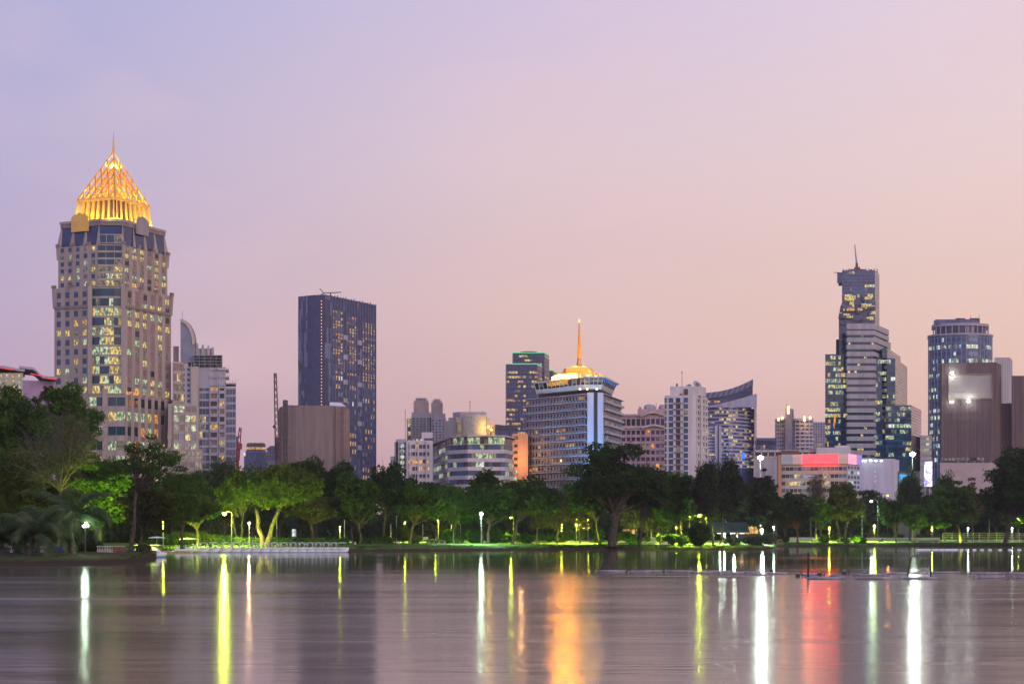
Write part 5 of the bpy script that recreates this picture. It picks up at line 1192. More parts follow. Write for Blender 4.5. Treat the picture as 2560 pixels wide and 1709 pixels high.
for x in (2390, 2410, 2430, 2450, 2470):
    b = MB(); b.tube([(X(x - 6, D), D - .2, Z(1156, D)), (X(x - 6, D), D - .6, Z(1152, D)), (X(x, D), D - 1.6, Z(1152, D)), (X(x + 4, D), D - 1.8, Z(1153.5, D))], .08, 'metal_grey', 4); b.box((X(x + 4, D), D - 1.8, Z(1154, D)), (.9, .4, .25), 'grey_light'); B.single('arm_lamp', b)
B.finish()

# ------------------------------------------------------------------ vegetation
def leaf_quads(rng, P, s, long=.5, up=.0, droop=0.0):
    """diamond leaves at points P (n,3) with half length s"""
    n = len(P); a = rng.normal(size=(n, 3)); a[:, 2] = a[:, 2] * (1 - droop) - droop * 1.6; a /= np.linalg.norm(a, axis=1)[:, None] + 1e-9
    nn = rng.normal(size=(n, 3)); nn[:, 2] += up; b = np.cross(a, nn); b /= np.linalg.norm(b, axis=1)[:, None] + 1e-9
    sz = (s * rng.uniform(.6, 1.35, n))[:, None]
    v = np.stack([P + a * sz, P + b * sz * long, P - a * sz, P - b * sz * long], 1).reshape(-1, 3)
    return v, np.arange(4 * n).reshape(-1, 4)
def limb(b, rnd, p, q, r0, r1, m, sag=.12, k=4, n=6):
    p, q = Vector(p), Vector(q); L = (q - p).length; off = Vector((rnd.uniform(-1, 1), rnd.uniform(-1, 1), rnd.uniform(-.3, 1))) * L * sag
    pts = [p + (q - p) * (i / k) + off * math.sin(math.pi * i / k) for i in range(k + 1)]
    b.tube(pts, [r0 + (r1 - r0) * i / k for i in range(k + 1)], m, n); return pts
def tree(label, cx, D, top, hw, kind='round', bot=None, base=None, trunk=None, leaf='leaf_dark', bark='bark', name='broadleaf_tree', group=None, seed=0, dens=1.0, depth=.8, lean=None, forks=1):
    """cx, hw, top, bot: crown centre column, half width, top row and bottom row; trunk: column of the trunk foot"""
    rnd = random.Random(seed * 7 + int(cx)); rng = np.random.default_rng(seed * 13 + int(cx) + 5)
    g = 1.0; trunk = cx if trunk is None else trunk
    Rx = hw * D / F; zt = Z(top, D); zb = Z(bot, D) if bot else g + (zt - g) * .3; H = zt - zb; C = np.array([X(cx, D), D, (zt + zb) / 2]); foot = Vector((X(trunk, D), D, g - .25))
    T = thing(name, label, 'tree', (foot.x, foot.y, g), group); org = np.array([foot.x, foot.y, g]); O = Vector(org)
    px1 = D / 1824.0
    # lobes
    lob = []; skew = rng.uniform(-.35, .35)
    nl = {'round': 40, 'umbrella': 44, 'vase': 30, 'wisp': 36, 'sparse': 22, 'bare': 18, 'layer': 44}[kind]
    nl = int(nl * min(1.9, max(1, H / (2.0 * Rx))))
    for i in range(nl):
        for _ in range(30):
            u = rng.normal(size=3); u /= np.linalg.norm(u); u[1] *= depth
            if kind == 'umbrella' and u[2] < -.25: continue
            if kind in ('vase', 'round') and u[2] < -.7: continue
            break
        rad = rng.uniform(.55, .86) if i % 4 else rng.uniform(.1, .5)
        if kind == 'umbrella': c = C + np.array([u[0] * Rx * rad * 1.02, u[1] * Rx * rad, (abs(u[2]) * 1.5 - .75) * H * .5 * rad + H * .03])
        elif kind == 'vase': sx_ = .55 + .45 * (u[2] * .5 + .5); c = C + np.array([u[0] * Rx * rad * sx_ * 1.1, u[1] * Rx * rad * sx_, u[2] * H * .42 * rad])
        elif kind == 'wisp': c = C + np.array([u[0] * Rx * rad * (1 - .35 * max(0, u[2])), u[1] * Rx * rad, u[2] * H * .46 * rad])
        else: c = C + np.array([u[0] * Rx * rad, u[1] * Rx * rad, u[2] * H * .53 * rad])
        lr = Rx * (rng.uniform(.13, .36) if i % 3 else rng.uniform(.26, .40)); c = C + (c - C) * (1 + (.10 if lr < Rx * .2 else 0)); c[0] += Rx * skew * (c[2] - C[2]) / H; lob.append((c, lr))
    flat = {'umbrella': .45, 'layer': .38, 'wisp': 1.0, 'sparse': .5, 'bare': .7}.get(kind, .68)
    # keep inside envelope rows
    lob = [(np.array([c[0], c[1], min(c[2], zt - lr * flat * .9)]), lr) for c, lr in lob]
    # trunk and limbs
    b = MB(); hub = Vector((C[0] * .35 + foot.x * .65, D, zb + H * .12)); r0 = max(.16, Rx * .055) * (1.5 if kind == 'umbrella' else 1)
    for k in range(forks):
        f = foot + Vector(((k - (forks - 1) / 2) * r0 * 1.3, 0, 0)); h2 = hub + Vector(((k - (forks - 1) / 2) * Rx * .5, rnd.uniform(-1, 1), rnd.uniform(0, H * .1)))
        ax = [f + Vector((0, 0, -.1)), f + Vector((0, 0, .5))]; d = h2 - f
        pts = [f, f + Vector((0, 0, .45))] + [f + d * t + Vector((rnd.uniform(-1, 1), rnd.uniform(-1, 1), 0)) * r0 * .8 for t in (.25, .5, .75)] + [h2]
        b.tube(pts, [r0 * 1.6, r0 * 1.08, r0 * .95, r0 * .85, r0 * .75, r0 * .65], bark, 9)
        if k == 0: hub0 = h2
    for i, (c, lr) in enumerate(lob):
        st = hub if forks == 1 or c[0] < C[0] else h2
        if kind in ('round', 'umbrella', 'layer') and i % 2: st = foot + (hub - foot) * rnd.uniform(.75, 1.0) if forks == 1 else st
        pts = limb(b, rnd, st, c, r0 * .42, r0 * .07, bark, .10)
        ntw = {'sparse': 7, 'bare': 14, 'vase': 4}.get(kind, 2)
        for _ in range(ntw):
            s_ = pts[rnd.choice((2, 3, 4))]; e = Vector(c) + Vector((rnd.gauss(0, .55), rnd.gauss(0, .55), rnd.gauss(.15, .45))) * lr * 1.5
            q = limb(b, rnd, s_, e, r0 * .13, max(.02, r0 * .035), bark, .15, 3, 4)
            if kind == 'bare':
                for _ in range(6): limb(b, rnd, q[rnd.choice((1, 2))], q[3] + Vector((rnd.gauss(0, 1), rnd.gauss(0, 1), rnd.gauss(.3, 1))) * lr * .6, r0 * .05, .02, bark, .15, 2, 3)
    o = b.build('trunk', T, O, True)
    # leaves
    s = px1 * 1.55
    if kind == 'wisp': s = px1 * 1.9
    area = math.pi * Rx * H * .5; n = int(dens * area * 7.2 / (s * s * 1.0)); n = min(n, 60000)
    if kind == 'sparse': n = int(n * .42)
    if kind == 'bare': n = int(n * .10)
    w = np.array([lr ** 2 for _, lr in lob]); w /= w.sum(); idx = rng.choice(len(lob), n, p=w); cc = np.array([c for c, _ in lob])[idx]; rr = np.array([l for _, l in lob])[idx]
    u = rng.normal(size=(n, 3)); u /= np.linalg.norm(u, axis=1)[:, None]
    rad = rng.uniform(.35, 1.0, n) ** .5 * (1 + .16 * np.sin(u[:, 0] * 7 + idx) * np.cos(u[:, 2] * 6 + idx * 2) + .10 * np.sin(u[:, 1] * 13 + idx * 3))
    rad *= np.where(rng.random(n) < .10, rng.uniform(1.0, 1.35, n), 1)
    sc3 = np.array([1, 1, flat]); P = cc + u * (rr * rad)[:, None] * sc3
    if kind == 'wisp': P[:, 2] += rng.normal(0, 1, n) * rr * .35
    v, f = leaf_quads(rng, P - org, s, .16 if kind == 'wisp' else .48, .6 if kind in ('umbrella', 'layer') else .2, .75 if kind == 'wisp' else 0)
    # a looser inner filling so the crown is not hollow
    if kind not in ('bare', 'sparse'):
        m = int(n * .16); u = rng.normal(size=(m, 3)); u /= np.linalg.norm(u, axis=1)[:, None]; q = u * (rng.random(m) ** .4)[:, None] * np.array([Rx * .66, Rx * .5, H * .34]); 
        if kind == 'umbrella': q[:, 2] = np.abs(q[:, 2]) * 1.0 - H * .18
        v2, f2 = leaf_quads(rng, C + q - org, s * 1.7, .5); v = np.concatenate([v, v2]); f = np.concatenate([f, f2 + len(f) * 4])
    o = npmesh('crown', v, f, leaf, T)
    return T

# --- left bank, far behind the island
G1 = 'big evergreen trees behind the left island'
tree('huge dark evergreen at the left edge, its crown cut by the picture frame', 35, 330, 942, 98, 'round', 1230, leaf='leaf_mid', group=G1, seed=1, dens=1.1)
tree('tall rounded dark evergreen standing in front of the gold-crowned tower', 165, 325, 938, 92, 'round', 1240, leaf='leaf_mid', group=G1, seed=2, dens=1.2)
tree('rust-leaved treetop peeking above the evergreens below the red neon roof', 122, 345, 960, 20, 'round', 1010, leaf='leaf_rust', name='flowering_tree', seed=3, trunk=120)
tree('broad olive-green crown low behind the coconut palms at the left edge', 55, 290, 1120, 100, 'round', 1320, leaf='leaf_olive', seed=4)
tree('grey leafless twiggy tree in front of the tall rounded evergreen', 150, 280, 1045, 100, 'bare', 1250, leaf='leaf_olive', bark='bark_grey', name='bare_tree', seed=5)
tree('bushy dark green tree between the leafless tree and the leaning dark trunk', 250, 285, 1130, 105, 'layer', 1330, leaf='leaf_mid', seed=6)
tree('dense green tree filling the bank behind the three-globe lamp', 212, 345, 1135, 92, 'round', 1335, leaf='leaf_mid', seed=90, dens=1.2)
tree('mid-green tree behind the leaning dark trunk, at the tower foot', 330, 350, 1165, 80, 'layer', 1335, leaf='leaf_dark', seed=91, dens=1.2)
tree('dark green tree low at the left edge below the huge evergreen', 25, 320, 1120, 85, 'round', 1335, leaf='leaf_mid', seed=92, dens=1.2)
tree('olive tree just left of the three-globe lamp, behind the palms', 120, 300, 1170, 75, 'layer', 1335, leaf='leaf_olive', seed=93, dens=1.2)
tree('airy open-crowned tree with a dark leaning trunk at the island tip', 375, 262, 1078, 100, 'sparse', 1250, trunk=326, leaf='leaf_mid', name='feathery_tree', seed=7, dens=.75)
tree('low spreading olive tree overhanging the moored white boat', 370, 275, 1210, 75, 'layer', 1335, trunk=348, leaf='leaf_olive', seed=8)
tree('backlit green tree left of the yellow-green park lamp', 455, 360, 1160, 75, 'layer', 1320, leaf='leaf_mid', seed=9)
tree('small arching dark tree leaning over the swan boat jetty', 480, 378, 1225, 75, 'layer', 1320, trunk=495, leaf='leaf_mid', seed=10)
tree('tall dark wispy tree behind the yellow-green park lamp', 560, 450, 1125, 75, 'wisp', 1330, leaf='leaf_wisp', name='casuarina_tree', seed=11)
tree('grey-green wispy treetop below the pale condominium', 495, 470, 1150, 45, 'wisp', 1330, leaf='leaf_wisp', name='casuarina_tree', seed=12)
tree('spreading lime-lit tree with forked pale trunk beside the yellow-green lamp', 690, 408, 1148, 122, 'vase', 1290, trunk=660, leaf='leaf_lime', bark='bark_pale', name='rain_tree', seed=13, forks=2, dens=.9)
tree('slim lime-lit tree with pale V-shaped trunk left of the forked tree', 590, 412, 1165, 58, 'vase', 1310, trunk=597, leaf='leaf_lime', bark='bark_pale', seed=14, forks=2, dens=.8)
G2 = 'dark park trees behind the swan boats'
tree('dark tree with a high double top below the netting-draped block', 752, 450, 1124, 62, 'round', 1330, leaf='leaf_dark', group=G2, seed=151)
tree('broad dark tree below the right side of the netting-draped block', 835, 440, 1150, 75, 'round', 1305, trunk=780, leaf='leaf_dark', group=G2, seed=16)
tree('olive flat-topped tree right behind the forked lime-lit tree', 780, 425, 1210, 70, 'umbrella', 1310, trunk=778, leaf='leaf_olive', group=G2, seed=17)
tree('drooping dark tree standing over the right end of the swan boats', 893, 424, 1172, 62, 'round', 1330, trunk=901, leaf='leaf_dark', group=G2, seed=18)
tree('tall dark tree in front of the gap right of the speckled tower', 975, 440, 1146, 60, 'round', 1290, trunk=958, leaf='leaf_dark', group=G2, seed=19)
tree('dark wide tree leaning right over the round clipped bushes', 1055, 432, 1192, 78, 'round', 1310, trunk=1023, leaf='leaf_dark', group=G2, seed=20)
tree('young lime-lit tree with a thin curved trunk by the round bushes', 1128, 445, 1262, 26, 'sparse', 1315, trunk=1134, leaf='leaf_lime', bark='bark_pale', name='young_tree', seed=21, dens=2.2)
tree('dark domed tree in front of the curved office building', 1205, 452, 1172, 48, 'round', 1290, leaf='leaf_dark', group='park trees along the middle shore', seed=22)
tree('wide green tree left of the white-green park lamp', 1140, 475, 1208, 70, 'round', 1320, leaf='leaf_mid', group='park trees along the middle shore', seed=23)
tree('dark tree with trunk beside the white-green park lamp', 1235, 450, 1205, 70, 'round', 1315, trunk=1218, leaf='leaf_dark', group='park trees along the middle shore', seed=24)
tree('broad dark tree in front of the peach building', 1335, 455, 1186, 78, 'round', 1300, trunk=1280, leaf='leaf_dark', group='park trees along the middle shore', seed=25)
G3 = 'thin pinkish frangipani trees on the middle shore'
for i, (cx, hw, top, tr, lb, lf) in enumerate(((1352, 42, 1255, 1340, 'bare pinkish tree on the lawn, leftmost of the thin-branched trees', 'leaf_olive'), (1395, 44, 1252, 1394, 'thin-branched grey tree right of the leftmost bare one', 'leaf_rose'),
        (1448, 42, 1238, 1450, 'pink-topped tree behind the yellow lamp left of the giant tree', 'leaf_rose'), (1590, 48, 1255, 1586, 'crooked-branched tree just right of the giant tree trunk', 'leaf_olive'),
        (1632, 40, 1265, 1612, 'crooked leaning tree between the giant tree and white sign', 'leaf_olive'))):
    tree(lb, cx, 462 + 3 * i, top, hw, 'bare', 1330, trunk=tr, leaf=lf, bark='bark_grey', name='frangipani_tree', group=G3, seed=30 + i, dens=5)
tree('giant dark umbrella-shaped rain tree in front of the triangular hotel', 1538, 452, 1086, 134, 'umbrella', 1290, trunk=1530, leaf='leaf_dark', name='rain_tree', seed=40, dens=1.25)
tree('lower left skirt of foliage beside the giant rain tree trunk', 1470, 456, 1200, 58, 'round', 1300, trunk=1500, leaf='leaf_dark', seed=41)
tree('lower right skirt of foliage beside the giant rain tree', 1615, 456, 1178, 58, 'round', 1290, trunk=1600, leaf='leaf_dark', seed=94)
tree('green tree in front of the white slab tower right of the giant tree', 1690, 470, 1168, 55, 'round', 1335, trunk=1704, leaf='leaf_mid', seed=42)
tree('thin green tree behind the white sign board', 1650, 475, 1225, 40, 'layer', 1335, leaf='leaf_mid', seed=43)
G4 = 'tall wispy casuarinas in front of the curved glass tower'
tree('tall wispy casuarina with a thick trunk, left one of the pair', 1765, 462, 1128, 48, 'wisp', 1320, trunk=1783, leaf='leaf_wisp', name='casuarina_tree', group=G4, seed=44, dens=1.2)
tree('tall wispy casuarina, right one of the pair beside the floodlight mast', 1825, 466, 1120, 52, 'wisp', 1320, trunk=1800, leaf='leaf_wisp', name='casuarina_tree', group=G4, seed=45, dens=1.2)
tree('ragged leafy tree right below the left floodlight mast', 1895, 470, 1168, 42, 'layer', 1330, leaf='leaf_wisp', seed=46)
tree('dark low tree above the point of the middle shore', 1925, 560, 1205, 48, 'round', 1320, trunk=1938, leaf='leaf_dark', seed=47)
tree('nearly black rounded tree left of the billboard building tree', 1985, 585, 1222, 48, 'round', 1325, trunk=1994, leaf='leaf_dark', seed=48)
tree('thin leafless tree in front of the billboard building', 2040, 610, 1190, 28, 'bare', 1300, leaf='leaf_rust', bark='bark_grey', name='bare_tree', seed=49)
tree('vase-shaped olive tree below the right end of the billboard', 2108, 600, 1190, 56, 'vase', 1320, trunk=2104, leaf='leaf_olive', seed=50, forks=2)
tree('small bright green tree beside the vase-shaped tree', 2135, 640, 1270, 36, 'layer', 1325, trunk=2126, leaf='leaf_lime', seed=51)
tree('slender tree between the black tree and the vase-shaped tree', 2050, 598, 1240, 38, 'layer', 1325, trunk=2053, leaf='leaf_mid', seed=52)
tree('low leafy tree in front of the lavender car park building', 2175, 660, 1215, 45, 'layer', 1320, leaf='leaf_wisp', seed=53)
tree('dark upright tree right of the tall pole lamp on the right lawn', 2235, 600, 1240, 42, 'round', 1325, trunk=2241, leaf='leaf_dark', seed=54)
tree('dark wispy tree below the right floodlight mast', 2275, 650, 1160, 42, 'wisp', 1320, leaf='leaf_wisp', name='casuarina_tree', seed=55, dens=1.2)
tree('slim tree left of the leaning tree on the right lawn', 2285, 598, 1250, 40, 'layer', 1325, trunk=2286, leaf='leaf_mid', seed=56)
tree('wispy tree in front of the pinkish-white hoarding', 2362, 640, 1165, 42, 'wisp', 1320, leaf='leaf_wisp', name='casuarina_tree', seed=57, dens=1.1)
tree('wide green tree with a leaning trunk by the wire fence', 2378, 596, 1192, 72, 'layer', 1325, trunk=2402, leaf='leaf_mid', seed=58, dens=1.2)
tree('small pinkish tree in front of the hoarding at right', 2432, 625, 1186, 32, 'sparse', 1300, leaf='leaf_rose', seed=59, dens=1.2)
tree('huge black-green tree at the right edge with a leaning trunk', 2545, 592, 1116, 92, 'round', 1315, trunk=2513, leaf='leaf_dark', seed=60, dens=1.3)
tree('lime-lit tree behind the huge tree at the right edge', 2555, 625, 1235, 60, 'layer', 1330, trunk=2570, leaf='leaf_mid', seed=61)
# second row filling the gaps, lower and farther
G5 = 'trees of the back row in the park'
back = ((430, 430, 1190, 60, 'between the backlit tree and the condominium foot'), (630, 520, 1190, 60, 'below the distant round-topped hotel'), (700, 520, 1180, 50, 'seen through the forked lime-lit tree'),
        (880, 560, 1200, 60, 'in the dark gap behind the boats end'), (1010, 560, 1200, 60, 'below the white slab block'), (1090, 580, 1188, 50, 'below the left part of the curved office'),
        (1270, 580, 1195, 60, 'between the curved office and the hotel'), (1400, 590, 1215, 60, 'below the left corner of the hotel'), (1470, 600, 1200, 60, 'hidden mostly by the giant rain tree'),
        (1620, 600, 1215, 60, 'below the pink hotel'), (1730, 610, 1230, 60, 'behind the casuarina pair'), (1860, 640, 1225, 60, 'below the rounded condominium'), (1965, 690, 1240, 55, 'behind the nearly black tree'),
        (2080, 720, 1250, 50, 'below the billboard'), (2210, 720, 1245, 50, 'below the car park slit lights'), (2320, 700, 1222, 50, 'below the violet screen column'), (2420, 690, 1230, 50, 'behind the wire fence'), (2490, 690, 1225, 55, 'behind the huge tree at the right edge'))
for i, (cx, D, top, hw, w) in enumerate(back):
    tree('shadowy back-row tree ' + w, cx, D, top, hw, ('round', 'layer')[i % 2], 1328, leaf=('leaf_dark', 'leaf_mid', 'leaf_wisp')[i % 3], group=G5, seed=70 + i, dens=.9)
# far wood that reads as one mass behind the trunks
rng = np.random.default_rng(9); v_, f_ = [], []
for (D, x0, x1, yt, n) in ((760, 380, 2700, 1240, 70000), (640, 380, 1950, 1275, 52000), (700, 1940, 2700, 1258, 30000), (440, -300, 420, 1225, 26000)):
    if True: pass; px = rng.uniform(x0, x1, n); h = Z(yt, D) * (.75 + .12 * np.sin(px / 31) + .10 * np.sin(px / 13 + 1)); P = np.stack([(px - 1280) * D / F, D + rng.uniform(0, 18, n), 1 + rng.random(n) ** .8 * h], 1)
    v, f = leaf_quads(rng, P, .75, .5); f_.append(f + sum(len(a) for a in v_)); v_.append(v)
o = npmesh('woods', np.concatenate(v_), np.concatenate(f_), 'leaf_dark'); tag(o, 'dim mass of far park trees behind the trunks', 'woods', kind='stuff')

# --- coconut palms
def palm(label, px, D, hgt, fl, seed, lean=0, n=15):
    rnd = random.Random(seed); foot = Vector((X(px, D), D, .75)); T = thing('coconut_palm', label, 'palm tree', foot, 'young coconut palms on the left island'); 
    top = Vector((lean, 0, hgt)); b = MB(); pts = [Vector((0, 0, -.3)), Vector((0, 0, .25)), top * .4 + Vector((lean * -.1, 0, 0)), top * .75, top]
    b.tube(pts, [.62, .42, .30, .24, .22], 'bark_pale' if seed % 2 else 'bark', 10); b.build('trunk', T, None, True)
    for i in range(n):
        a = 2 * math.pi * (i * .382 + rnd.uniform(-.03, .03)); e = rnd.uniform(.35, 1.25) if i > 4 else rnd.uniform(1.0, 1.45); L = fl * rnd.uniform(.85, 1.1)
        d = Vector((math.cos(a), math.sin(a) * .9, 0)); pts = []; p = top.copy(); ang = e; k = 14
        for j in range(k + 1):
            pts.append(p.copy()); p = p + (d * math.cos(ang) + Vector((0, 0, 1)) * math.sin(ang)) * (L / k); ang -= (1.75 if i > 4 else 1.15) / k * (1 + j / k)
        b = MB(); b.tube(pts, [.07 * (1 - j / (k + 4)) for j in range(k + 1)], 'leaf_palm', 4)
        side = d.cross(Vector((0, 0, 1))).normalized()
        for j in range(1, k * 3):
            t = j / (k * 3) * k; q = pts[int(t)].lerp(pts[min(k, int(t) + 1)], t % 1); ll = L * .26 * math.sin(math.pi * (.12 + .83 * t / k)) ** .7; tn = (pts[min(k, int(t) + 1)] - pts[int(t)]).normalized() if int(t) < k else d
            for s_ in (-1, 1):
                tip = q + (side * s_ * .75 + tn * .55 + Vector((0, 0, -.55 + rnd.uniform(-.1, .1)))) * ll; w = tn * .055
                b.add([q - w, q + w, (q + tip) / 2 + w * 1.1 + Vector((0, 0, .06 * ll)), tip, (q + tip) / 2 - w * 1.1 + Vector((0, 0, .06 * ll))], [(0, 1, 2, 3, 4)], 'leaf_palm')
        b.build('frond', T)
palm('coconut palm at the left edge, fronds cut by the picture frame', 5, 226, 1.9, 6.3, 1, .0)
palm('coconut palm leaning by the dark seats on the island bank', 72, 221, 2.5, 6.6, 2, .7)
palm('largest coconut palm, right beside the three-globe lamp', 183, 226, 4.6, 7.2, 3, -.3, 18)
palm('upright coconut palm between the two leaning ones', 118, 246, 3.2, 6.5, 4, .4)

# --- shrubs, hedges
def shrub(name, label, cx, D, w, h, leaf='leaf_hedge', lobes=7, group=None, seed=0, ball=False, cat='shrub', z=1.0):
    rnd = random.Random(seed + int(cx)); rng = np.random.default_rng(seed + int(cx)); T = thing(name, label, cat, (X(cx, D), D, z), group)
    P = []; n = int(1400 * max(1, w * h / 6)); n = min(n, 9000)
    if ball: u = rng.normal(size=(n, 3)); u /= np.linalg.norm(u, axis=1)[:, None]; P = u * rng.uniform(.9, 1.02, n)[:, None] * np.array([w / 2, w / 2, h / 2]) + np.array([0, 0, h / 2])
    else:
        L = [(rng.uniform(-.5, .5) * w * .75, rng.uniform(-.4, .4) * min(w, 2), rng.uniform(.25, .65) * h, rng.uniform(.22, .42) * h) for _ in range(lobes + int(w / h * 2))]; L = np.array(L); ix = rng.integers(0, len(L), n); u = rng.normal(size=(n, 3)); u /= np.linalg.norm(u, axis=1)[:, None]
        P = L[ix][:, :3] + u * L[ix][:, 3:4] * rng.uniform(.5, 1.05, n)[:, None] * np.array([1.3, 1.3, 1])
    P[:, 2] = np.maximum(P[:, 2], .03); v, f = leaf_quads(rng, P, .16 + D / 6000, .5); npmesh('foliage', v, f, leaf, T)
    b = MB()
    for i in range(5): b.tube([(rnd.uniform(-.2, .2) * w, 0, -.1), (rnd.uniform(-.3, .3) * w, 0, h * .5)], [.05, .03], 'bark', 4)
    b.build('stem', T); return T
GS = 'lamp-lit shrubs behind the swan boat jetty'
for i, (x, w, h, lf, lb) in enumerate(((398, 6, 2.2, 'leaf_dark', 'dark shrub behind the moored white boat'), (432, 6, 2.6, 'leaf_hedge', 'bright green shrub left of the arching dark tree trunk'), (462, 5, 3.2, 'leaf_lime', 'tall lit shrub at the arching dark tree trunk'), (520, 7, 3.4, 'leaf_lime', 'brightest lime shrub right of the arching tree trunk'),
        (556, 6, 2.4, 'leaf_hedge', 'lit shrub straight below the yellow-green lamp'), (622, 8, 2.0, 'leaf_hedge', 'low lit shrub between the pale V-trunk and the forked tree'), (690, 8, 2.0, 'leaf_hedge', 'low hedge-like shrub just right of the forked pale trunk'))):
    shrub('shrub', lb, x, 404 + i, w, h, lf, group=GS, seed=i)
def hedge(label, x0, x1, D, h, seed, leaf='leaf_hedge'):
    w = (x1 - x0) * D / F; rng = np.random.default_rng(seed); T = thing('hedge', label, 'hedge', (X((x0 + x1) / 2, D), D, 1.0), 'clipped hedges in the park'); n = int(w * 230)
    P = rng.uniform(-.5, .5, (n, 3)) * np.array([w, 1.5, 1]); P[:, 2] = (rng.random(n) ** .55) * h * (1 + .05 * np.sin(P[:, 0] * 1.1)); v, f = leaf_quads(rng, P, .22, .5); npmesh('foliage', v, f, leaf, T)
    b = MB()
    for i in range(int(w / 3)): x = -w / 2 + 3 * i + 1; b.tube([(x, 0, -.1), (x + .2, 0, h * .8)], .05, 'bark', 4)
    b.build('stem', T)
hedge('long clipped dark hedge behind the right half of the swan boats', 725, 872, 414, 1.5, 1); hedge('clipped hedge between the seated people on the bank', 884, 990, 432, 1.5, 2)
hedge('low lit hedge of yellow-green leaves by the lamp-post walkers', 1066, 1105, 452, 1.0, 3, 'leaf_lime'); hedge('dark hedge left of the topiary column near the casuarinas', 1642, 1700, 500, 2.2, 4)
GT = 'clipped round bushes on the middle lawn'
for x, D, w, h, lb in ((1114, 452, 2.6, 2.6, 'leftmost clipped round bush of the lit cluster'), (1127, 458, 4.6, 3.4, 'largest domed bush in the middle of the lit cluster'), (1133, 450, 3.0, 2.4, 'small clipped bush in front at the lit cluster'), (1148, 454, 2.6, 2.5, 'rightmost clipped bush of the lit cluster'),
        (1188, 462, 4.6, 3.6, 'dark round bush left of the white-green lamp post'), (1234, 462, 4.8, 4.2, 'dark round bush right of the white-green lamp post'), (1317, 462, 3.2, 2.6, 'dark round bush behind the park benches'), (1747, 452, 5.0, 5.6, 'tall dark clipped bush near the casuarina trunk'), (1497, 480, 3.4, 4.4, 'lit upright bush left of the giant rain tree')):
    shrub('round_bush', lb, x, D, w, h, group=GT, ball=True, seed=3)
for x, D, w, h, lf, lb in ((1037, 445, 3.5, 2.0, 'leaf_lime', 'small yellow-lit bush right of the dark leaning trunk'), (1010, 440, 3.0, 5.2, 'leaf_olive', 'tall golden-lit grass clump by the seated person'), (1280, 470, 9, 2.6, 'leaf_hedge', 'wide dark shrub behind the trunk below the hotel'), (1360, 480, 7, 3.0, 'leaf_hedge', 'leafy shrub by the yellow backlit trees'),
        (1425, 482, 8, 3.4, 'leaf_lime', 'lime-lit shrub left of the yellow lamp on the lawn'), (1560, 486, 7, 3.2, 'leaf_lime', 'lime-lit shrub just right of the giant trunk'), (1600, 470, 7, 2.8, 'leaf_hedge', 'dark shrub below the crooked trees'), (1700, 468, 9, 2.8, 'leaf_hedge', 'shrub mass left of the tall clipped bush'),
        (1830, 462, 4, 2.2, 'leaf_palm', 'small palm-like plant on the point by the tent'), (1905, 463, 6, 3.4, 'leaf_palm', 'leafy cycad clump at the tip of the middle shore'), (1880, 461, 5, 2.6, 'leaf_palm', 'fern-like plant left of the cycad clump'),
        (2062, 592, 4.2, 2.4, 'leaf_hedge', 'round shrub on the right lawn, left of the wide dark one'), (2110, 591, 5.4, 1.9, 'leaf_dark', 'wide dark shrub under the vase-shaped tree'), (2148, 592, 3.6, 2.6, 'leaf_hedge', 'compact shrub right of the vase-shaped tree'),
        (205, 248, 5.5, 2.6, 'leaf_dark', 'dark shrub beside the balustrade on the island'), (352, 262, 3, 1.2, 'leaf_palm', 'low weeds by the moored boat'), (1955, 590, 6, 2.2, 'leaf_dark', 'dark shrub at the left end of the right lawn'), (2110, 680, 12, 2.6, 'leaf_hedge', 'long low shrub behind the vase-shaped tree'),
        (2225, 690, 14, 2.6, 'leaf_hedge', 'long low shrub far behind the right lawn'), (2310, 690, 12, 2.6, 'leaf_dark', 'dim far shrub left of the wire fence')):
    shrub('shrub', lb, x, D, w, h, lf, seed=11)
# rough grass along the water's edge and on the island
rng = np.random.default_rng(3); n = 30000; px = rng.uniform(-60, 2620, n)
shx = [-60, 430, 900, 1300, 1650, 1800, 1920, 1936, 1945, 2000, 2620]; shd = [378, 384, 398, 430, 462, 458, 455, 480, 560, 578, 592]
D_ = np.interp(px, shx, shd) + .8 + rng.random(n) ** 2 * 9; D_ = np.where((px > 1910) & (px < 1960), 1e4, D_); zz = np.interp(D_ - np.interp(px, shx, shd), [0, .5, 1.6, 4, 10], [-.1, .3, .62, .85, 1.0])
P = np.stack([(px - 1280) * D_ / F, D_, zz + .06], 1)[D_ < 5000]; v, f = leaf_quads(rng, P, .18, .25, 0, -1.0); o = npmesh('grass', v, f, 'leaf_hedge'); tag(o, 'rough grass fringe along the lake bank', 'grass', kind='stuff')
n = 16000; px = rng.uniform(-40, 392, n); near = np.interp(px, [-40, 60, 180, 270, 330, 372, 392], [208.5, 210.5, 214.5, 222.5, 236.5, 255.5, 272]); D_ = near + 1.0 + rng.random(n) ** 1.6 * 26
P = np.stack([(px - 1280) * D_ / F, D_, np.interp(D_ - near, [0, 1.5, 4, 14, 30], [.25, .58, .82, 1.05, 1.15])], 1); v, f = leaf_quads(rng, P, .10, .22, 0, -1.0); o = npmesh('grass', v, f, 'leaf_olive'); tag(o, 'short rough grass on the left island', 'grass', kind='stuff')

